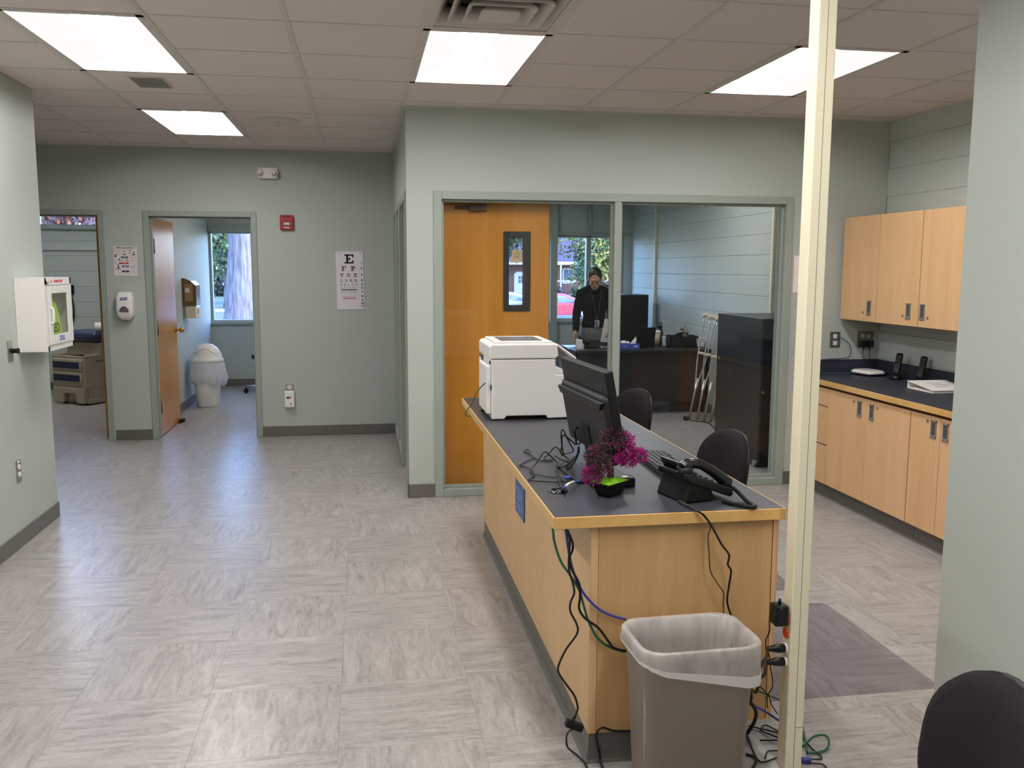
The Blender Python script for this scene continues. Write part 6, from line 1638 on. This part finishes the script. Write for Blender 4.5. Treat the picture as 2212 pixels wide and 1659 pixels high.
jk_.tube([(0.075 * math.cos(t), -0.02 + 0.07 * math.sin(t), 1.395 + 0.03 * math.sin(t)) for t in [2 * PI * k / 20 for k in range(21)]], 0.022, 8, caps=False)
jo = jk_.build('jacket', mat('black_knit', rgb(12, 12, 16), 0.9, spec=0.2, vary=((40, 40, 40), 0.25, 2)), pe); remesh(jo, 0.008, 4)
tr_ = MB()
ell(tr_, [((0, 0.01, 0.78), 0.150, 0.115), ((0, 0.012, 0.86), 0.162, 0.122), ((0, 0.01, 0.95), 0.142, 0.108)])
for s in (-1, 1):
    tr_.tube([(s * 0.075, 0.01, 0.86), (s * 0.083, 0.005, 0.62), (s * 0.087, 0.0, 0.47), (s * 0.09, 0.03, 0.10)], [0.084, 0.074, 0.062, 0.055], 14)
to = tr_.build('trousers', mat('trouser_grey', rgb(108, 110, 112), 0.85, vary=((60, 60, 20), 0.15, 2)), pe); remesh(to, 0.009, 3)
for s in (-1, 1):
    MB().loft([[(s * 0.09 + x, -0.04 + y, z) for x, y in rrect(w, l, w * 0.45, 5)] for z, w, l in ((0.0, 0.085, 0.25), (0.02, 0.092, 0.26), (0.05, 0.085, 0.235), (0.085, 0.07, 0.13))], True).build('shoe', M_BLACKM, pe)
hr = MB()
hr.sphere((0, 0.024, 0.038), (0.083, 0.097, 0.104), 20, 14, HT).sphere((0.015, 0.112, 0.035), (0.034, 0.032, 0.034), 12, 8, HT).sphere((0, 0.06, -0.03), (0.07, 0.055, 0.06), 14, 10, HT)
hr.tube(spline([(-0.07, 0.02, 1.50), (-0.095, -0.02, 1.44), (-0.12, -0.05, 1.385), (-0.14, -0.07, 1.33)], 5), [0.016 - 0.0007 * k for k in range(16)], 8)
hc_ = hr.build('hair', mat('hair_dark', rgb(13, 10, 10), 0.5, vary=((60, 60, 60), 0.3, 2)), pe)
remesh(hc_, 0.006, 2)
eb = MB()
for s in (-1, 1):
    eb.tube([HT @ Vector(p) for p in ((s * 0.017, -0.0915, 0.002), (s * 0.030, -0.0925, -0.0015), (s * 0.044, -0.086, 0.002))], 0.0022, 5)
    eb.tube([HT @ Vector(p) for p in ((s * 0.014, -0.0945, 0.022), (s * 0.032, -0.092, 0.028), (s * 0.048, -0.082, 0.022))], 0.0022, 5)
eb.build('eyes_and_brows', mat('lash_dark', rgb(44, 30, 26), 0.6), pe)
MB().sphere((0, -0.0935, -0.058), (0.020, 0.004, 0.006), 12, 6, HT).build('mouth', mat('lip', rgb(158, 92, 84), 0.5), pe)
bd = MB().box(-0.028, -0.003, -0.042, 0.028, 0.0, 0.042, Matrix.Translation((0.02, -0.122, 0.985)) @ Matrix.Rotation(0.05, 4, 'Y')).build('id_badge', mat('badge_clear', rgb(170, 172, 180), 0.3), pe)
MB().box(-0.022, -0.005, -0.012, 0.004, -0.0035, 0.022, Matrix.Translation((0.02, -0.122, 0.985))).build('badge_photo', mat('badge_dark', rgb(92, 78, 74), 0.5), bd)
MB().box(-0.022, -0.005, -0.032, 0.022, -0.0035, -0.02, Matrix.Translation((0.02, -0.122, 0.985))).build('badge_strip', M_BLUEI, bd)
MB().tube(spline([(-0.06, -0.075, 1.40), (-0.03, -0.135, 1.25), (0.015, -0.13, 1.03)], 5), 0.0025, 5).tube(spline([(0.07, -0.075, 1.40), (0.05, -0.135, 1.25), (0.022, -0.13, 1.03)], 5), 0.0025, 5).build('lanyard', M_GREYP, pe)
ps_ = MB().box(-0.105, -0.001, -0.14, 0.105, 0.001, 0.14, Matrix.Rotation(0.12, 4, 'Y')).build('paper_sheet', M_PAPER, None, loc=(2.905, 10.38, 0.905), rot=(0.15, 0, 0.2))
tag(ps_, 'white sheet held upright in the hand of the woman', 'paper')
# ------------------------------------------------------------------ outdoors
GZ = -1.0
M_GRASS = mat('lawn_green', rgb(66, 74, 44), 0.9, vary=((0.7, 0.7, 0.7), 0.25, 4))
M_ROAD = mat('asphalt', rgb(74, 75, 82), 0.8, vary=((3, 3, 3), 0.12, 3))
M_WALK = mat('concrete_walk', rgb(128, 127, 126), 0.8, vary=((2, 2, 2), 0.08, 3))
def ground(name, x0, y0, x1, y1, z, m, label):
    return struct(MB().box(x0, y0, GZ - 0.3, x1, y1, z).build(name, m), label)
ground('ground_lawn', -60, 13.4, 70, 41, GZ, M_GRASS, 'lawn outside the building')
ground('ground_walk', -60, 41, 70, 44.5, GZ + 0.02, M_WALK, 'pale pavement along the road')
ground('ground_road', -60, 44.5, 70, 57, GZ - 0.08, M_ROAD, 'grey road outside')
ground('ground_kerb', -60, 57, 70, 58.2, GZ + 0.04, M_WALK, 'pale kerb on the far side of the road')
ground('ground_far_lawn', -260, 58.2, 300, 700, GZ, M_GRASS, 'far lawn')
M_TRUNK = mat('tree_bark', rgb(82, 79, 82), 0.9, vary=((16, 16, 1.6), 0.55, 5), bump=(18, 1.0))
LEAF = {}
def leaf_mat(c):
    k = 'leaf_%d_%d_%d' % c
    return mat(k, rgb(*[q * 0.62 for q in c]), 0.6, vary=((1.3, 1.3, 1.3), 0.4, 3))
def crown(b, c, r, n, size, rnd):
    blobs = [(Vector((rnd.gauss(0, 0.45) * r[0], rnd.gauss(0, 0.45) * r[1], rnd.gauss(0, 0.42) * r[2])), rnd.uniform(0.35, 0.6)) for _ in range(12)]
    for _ in range(n):
        o, s = rnd.choice(blobs)
        d = Vector((rnd.gauss(0, 1), rnd.gauss(0, 1), rnd.gauss(0, 1))); d.normalize()
        p = Vector(c) + o + Vector((d.x * r[0], d.y * r[1], d.z * r[2])) * s * rnd.uniform(0.6, 1.0)
        u = Vector((rnd.gauss(0, 1), rnd.gauss(0, 1), rnd.gauss(0, 1))).normalized(); v = u.cross(d)
        if v.length < 0.01:
            continue
        v.normalize(); q = size * rnd.uniform(0.6, 1.3)
        b.add([p - u * q, p + v * q * 0.5, p + u * q, p - v * q * 0.5], [(0, 1, 2, 3)])
def tree(label, x, y, h, r, zc, cols, n, size, seed, trunk_r=0.18, name='tree', group='trees outside'):
    rnd = random.Random(seed)
    t = thing(name, label, 'tree', (x, y, GZ), 0, group)
    tk_ = MB().tube(spline([(0, 0, 0), (0.05, 0.03, h * 0.3), (-0.04, 0.05, h * 0.6), (0.03, 0, h * 0.9)], 5), [trunk_r * (1.25 if k == 0 else 1) * (1 - 0.045 * k) for k in range(16)], 9)
    for k in range(6):
        a = rnd.uniform(0, 6.3); z0 = h * rnd.uniform(0.4, 0.75)
        tk_.tube([(0, 0, z0), (math.cos(a) * r[0] * 0.4, math.sin(a) * r[1] * 0.4, z0 + h * 0.12), (math.cos(a) * r[0] * 0.75, math.sin(a) * r[1] * 0.75, z0 + h * 0.18)], [trunk_r * 0.45, trunk_r * 0.3, trunk_r * 0.12], 6)
    tk_.build('trunk', M_TRUNK, t)
    for c, share in cols:
        b = MB(); crown(b, (0, 0, zc - GZ), r, int(n * share), size, rnd)
        b.build('foliage', leaf_mat(c), t, kind='stuff')
    return t
# the big trunk by the washroom window
bt_ = thing('tree', 'big grey tree trunk close outside the washroom window', 'tree', (-3.93, 30, GZ), 0, 'trees outside')
rnd = random.Random(5); loops = []
for k in range(26):
    z = -0.05 + 7.2 * (k / 25) ** 1.25
    rr_ = 0.30 + 0.36 * math.exp(-z / 1.7)
    L = []
    for q in range(40):
        a = 2 * PI * q / 40
        w = 1 + 0.045 * math.sin(11 * a + z * 1.2) + 0.03 * math.sin(19 * a - z * 2) + 0.12 * math.exp(-z / 0.8) * math.sin(5 * a + 0.6)
        L.append((rr_ * w * math.cos(a) + 0.035 * z, rr_ * w * math.sin(a), z))
    loops.append(L)
b = MB().loft(loops, True)
b.tube([(0.2, 0, 5.6), (1.2, 0.4, 8), (2.4, 0.9, 9.5)], [0.22, 0.16, 0.08], 8).tube([(0.2, 0, 6.4), (-0.9, -0.2, 8.6), (-2, 0.2, 10)], [0.22, 0.15, 0.08], 8)
b.build('trunk', M_TRUNK, bt_)
b = MB(); crown(b, (0, 0.5, 10.3), (4.2, 4.2, 2.2), 2600, 0.22, rnd); b.build('foliage', leaf_mat((96, 128, 60)), bt_, kind='stuff')
tree('slimmer grey trunk just behind the big trunk', -3.62, 33.5, 9, (2.6, 2.6, 1.8), 8.6, [((104, 134, 62), 1.0)], 1500, 0.22, 8, 0.26)
tree('green leafy tree across the road, seen beside the big trunk', -8.6, 60, 7.5, (3.2, 2.6, 2.8), 3.6, [((62, 96, 58), 0.55), ((92, 126, 66), 0.3), ((190, 190, 84), 0.15)], 5200, 0.19, 21)
tree('lower dark green tree across the road, behind the big trunk', -6.0, 66, 5.5, (2.8, 2.4, 2.4), 2.2, [((48, 76, 56), 0.7), ((86, 116, 70), 0.3)], 4200, 0.19, 22)
tree('yellow-green tree between the two green ones across the road', -5.1, 70, 8, (2.8, 2.4, 2.6), 4.6, [((150, 168, 78), 0.6), ((88, 120, 66), 0.4)], 3600, 0.19, 23)
tree('orange autumn tree seen through the high strip window', -11.9, 40, 7, (2.6, 2.2, 2.0), 4.4, [((222, 160, 96), 0.45), ((206, 120, 100), 0.3), ((120, 96, 110), 0.25)], 4200, 0.16, 24)
tree('broad green and yellow tree in front of the brick house', 17.3, 66, 8, (2.3, 2.2, 3.2), 3.4, [((84, 118, 70), 0.5), ((150, 170, 70), 0.28), ((216, 196, 84), 0.12), ((58, 90, 78), 0.1)], 7000, 0.17, 25)
tree('bright yellow-green tree beyond the second office pane', 20.2, 72, 9, (2.6, 2.2, 2.6), 5.2, [((176, 196, 76), 0.7), ((96, 130, 66), 0.3)], 4600, 0.18, 26)
tree('dark green tree standing beside the white house door', 11.9, 75, 9, (3.0, 2.0, 2.0), 5.1, [((74, 108, 66), 0.7), ((118, 146, 82), 0.3)], 4200, 0.18, 27)
tree('low blue-green tree beyond the second office pane', 19.9, 75, 5, (1.9, 1.6, 2.0), 1.6, [((66, 92, 88), 0.8), ((120, 140, 90), 0.2)], 3600, 0.17, 28)
for k, (x, y, r_, zc, lb) in enumerate(((15.2, 79.5, (0.75, 0.5, 0.62), -0.45, 'dark rounded shrub in front of the white house door'), (17.0, 79.3, (1.0, 0.6, 0.62), -0.45, 'dark shrub below the porch rail, nearer the house door'), (18.9, 79.3, (1.1, 0.6, 0.66), -0.4, 'dark shrub in the middle below the porch rail'), (20.8, 79.3, (1.0, 0.6, 0.6), -0.45, 'dark shrub at the far end below the porch rail'))):
    s = thing('shrub', lb, 'shrub', (x, y, GZ), 0, 'shrubs by the house')
    b = MB()
    for q in range(5):
        b.tube([(0, 0, 0), (math.cos(q * 1.3) * r_[0] * 0.5, math.sin(q * 1.3) * r_[1] * 0.5, 0.5)], [0.03, 0.012], 5)
    b.build('stem', M_TRUNK, s)
    b = MB(); crown(b, (0, 0, zc - GZ), r_, 1300, 0.075, random.Random(40 + k)); b.build('foliage', leaf_mat((46, 54, 50)), s, kind='stuff')
for k, (x, y, lb) in enumerate(((-15.5, 116, 'distant tree far behind the big trunk, closing the view'), (-36, 118, 'distant tree far behind the orange one'), (27, 121, 'distant tree far behind the brick house'))):
    tree(lb, x, y, 12, (8, 4, 5.0), 6.0, [((70, 98, 64), 0.6), ((120, 140, 80), 0.4)], 2400, 0.55, 60 + k, 0.3, group='distant row of trees')

hg = thing('hedge', 'long dark hedge on the far lawn behind the big trunk', 'hedge', (-9, 84, GZ))
b = MB()
for k in range(14):
    b.tube([(-13 + 2 * k, 0, 0), (-13 + 2 * k, 0, 1.6)], [0.05, 0.02], 5)
b.build('stem', M_TRUNK, hg)
b = MB(); rnd = random.Random(91)
for k in range(14):
    crown(b, (-13 + 2 * k, 0, 1.3), (1.6, 0.9, 1.3), 700, 0.2, rnd)
b.build('foliage', leaf_mat((52, 72, 66)), hg, kind='stuff')
# brick house across the road
hs = thing('brick_house', 'low brick house with a white door and porch across the road', 'house', (0, 0, 0))
def brick_mat():
    m, n, l = new_mat('house_brick')
    out = n.new('ShaderNodeOutputMaterial'); p = n.new('ShaderNodeBsdfPrincipled')
    tc = n.new('ShaderNodeTexCoord'); mp = n.new('ShaderNodeMapping'); mp.inputs['Rotation'].default_value = (PI / 2, 0, 0)
    bt = n.new('ShaderNodeTexBrick'); bt.inputs['Scale'].default_value = 4.2
    bt.inputs['Color1'].default_value = rgb(84, 48, 46); bt.inputs['Color2'].default_value = rgb(70, 40, 40); bt.inputs['Mortar'].default_value = rgb(96, 82, 80)
    l.new(tc.outputs['Object'], mp.inputs[0]); l.new(mp.outputs[0], bt.inputs['Vector']); l.new(bt.outputs[0], p.inputs['Base Color'])
    p.inputs['Roughness'].default_value = 0.85; l.new(p.outputs[0], out.inputs[0])
    return m
M_HTRIM = mat('house_white', rgb(158, 160, 164), 0.6)
MB().box(9.5, 82, GZ - 0.05, 27, 90, 2.0).build('wall', brick_mat(), hs)
MB().add([(9.0, 81.2, 2.2), (27.5, 81.2, 2.2), (27.5, 86, 6.4), (9.0, 86, 6.4), (9.0, 90.8, 2.2), (27.5, 90.8, 2.2)], [(0, 1, 2, 3), (3, 2, 5, 4), (0, 3, 4), (1, 5, 2), (0, 4, 5, 1)]).build('roof', mat('house_roof', rgb(62, 54, 72), 0.85, vary=((2, 2, 6), 0.15, 2)), hs)
MB().box(9.0, 81.15, 1.93, 27.5, 81.4, 2.21).box(9.0, 81.3, 1.90, 27.5, 82.0, 1.95).build('fascia', M_HTRIM, hs)
dh = MB().box(13.88, 81.93, -0.88, 14.86, 82.02, 1.16).build('door', M_HTRIM, hs)
MB().box(13.74, 81.95, -0.9, 13.88, 82.01, 1.28).box(14.86, 81.95, -0.9, 15.0, 82.01, 1.28).box(13.74, 81.95, 1.16, 15.0, 82.01, 1.28).build('door_frame', M_HTRIM, hs)
M_DWIN = mat('house_pane', rgb(70, 82, 98), 0.15)
for i in range(2):
    for j in range(2):
        MB().box(14.13 + i * 0.26, 81.92, 0.25 + j * 0.34, 14.35 + i * 0.26, 81.935, 0.55 + j * 0.34).build('pane', M_DWIN, dh)
MB().box(13.4, 81.0, GZ, 15.3, 82.0, -0.9).build('step', M_WALK, hs)
for x0, x1 in ((16.4, 17.5), (18.3, 19.4), (20.6, 21.8)):
    w_ = MB().box(x0, 81.94, 0.2, x1, 82.02, 1.6).build('window', M_HTRIM, hs)
    MB().box(x0 + 0.1, 81.93, 0.3, x0 + (x1 - x0) / 2 - 0.03, 81.945, 1.5).build('pane', M_DWIN, w_)
    MB().box(x0 + (x1 - x0) / 2 + 0.03, 81.93, 0.3, x1 - 0.1, 81.945, 1.5).build('pane', M_DWIN, w_)
for x in (17.75, 20.0, 22.3):
    MB().box(x - 0.07, 80.2, GZ, x + 0.07, 80.34, 1.95).build('porch_post', M_HTRIM, hs)
MB().box(16.0, 80.22, 0.38, 23.0, 80.32, 0.52).build('porch_rail', M_HTRIM, hs)
MB().box(16.0, 80.22, -0.75, 23.0, 82, -0.85).build('porch_floor', M_WALK, hs)

# parked cars
def car(label, x, y, col, rz=0.0, sc=1.0):
    c = thing('car', label, 'car', (x, y, GZ - 0.08), rz, 'cars parked outside')
    M = mat('car_paint_%d' % col[0], rgb(*col), 0.22, coat=1.0)
    L = 3.95 * sc
    lower = [(-0.5, 0.32), (-0.5, 0.62), (-0.485, 0.80), (-0.40, 0.86), (0.20, 0.86), (0.40, 0.80), (0.485, 0.66), (0.5, 0.50), (0.49, 0.30), (0.40, 0.22), (-0.42, 0.22)]
    bd_ = MB()
    bd_.loft([[(u * L, -0.80 * s, 0.25 + (v - 0.25) * t) for u, v in lower] for s, t in ((1.0, 0.94),)] + [[(u * L, -0.74, v) for u, v in lower], [(u * L, 0.74, v) for u, v in lower]] + [[(u * L, 0.80, 0.25 + (v - 0.25) * 0.94) for u, v in lower]], False)
    bd_.build('body', M, c, bevel=0.03)
    cab = [(-0.42, 0.84), (-0.34, 1.12), (-0.22, 1.33), (-0.06, 1.38), (0.06, 1.34), (0.22, 1.06), (0.30, 0.84)]
    MB().loft([[(u * L, y_, v if v < 0.9 else 0.84 + (v - 0.84) * q) for u, v in cab] for y_, q in ((-0.70, 0.86), (-0.60, 1.0), (0.60, 1.0), (0.70, 0.86))], False).build('roof', M, c, bevel=0.03)
    gm = mat('car_glass', rgb(92, 106, 116), 0.06, coat=1.0)
    for y_, n_ in ((-0.685, -0.03), (0.685, 0.03)):
        MB().prism([(-0.36 * L, 0.87), (-0.30 * L, 1.08), (-0.20 * L, 1.22), (-0.08 * L, 1.25), (-0.07 * L, 0.87)], y_ + n_, y_ - n_, 'y').prism([(-0.05 * L, 0.87), (-0.06 * L, 1.25), (0.04 * L, 1.22), (0.16 * L, 1.04), (0.23 * L, 0.87)], y_ + n_, y_ - n_, 'y').build('side_window', gm, c)
    MB().add([(0.075 * L, -0.52, 1.315), (0.075 * L, 0.52, 1.315), (0.285 * L, 0.6, 0.895), (0.285 * L, -0.6, 0.895)], [(0, 1, 2, 3)]).build('windshield', gm, c)
    MB().add([(-0.235 * L, -0.52, 1.315), (-0.235 * L, 0.52, 1.315), (-0.40 * L, 0.6, 0.90), (-0.40 * L, -0.6, 0.90)], [(0, 1, 2, 3)]).build('rear_window', gm, c)
    for u in (-0.31, 0.32):
        for s in (-1, 1):
            w_ = MB().cyl((u * L, s * 0.62, 0.30), (u * L, s * 0.815, 0.30), 0.30, n=24).build('wheel', M_BLACKM, c)
            MB().cyl((u * L, s * 0.80, 0.30), (u * L, s * 0.83, 0.30), 0.19, n=16).build('hubcap', M_ALU, w_)
    for s in (-1, 1):
        MB().box(0.17 * L, s * 0.80, 0.88, 0.205 * L, s * 0.95, 1.0).build('side_mirror', M, c, bevel=0.02)
        MB().box(0.47 * L, s * 0.50, 0.58, 0.496 * L, s * 0.70, 0.70).build('headlight', M_CHROME, c)
        MB().box(-0.497 * L, s * 0.50, 0.62, -0.48 * L, s * 0.70, 0.76).build('tail_light', M_ALARM, c)
car('bright red parked car outside the office window', 10.55, 48.2, (150, 8, 40))
car('silver parked car behind the red one, seen through the door lite', 8.25, 51.0, (140, 146, 150), 0.05)
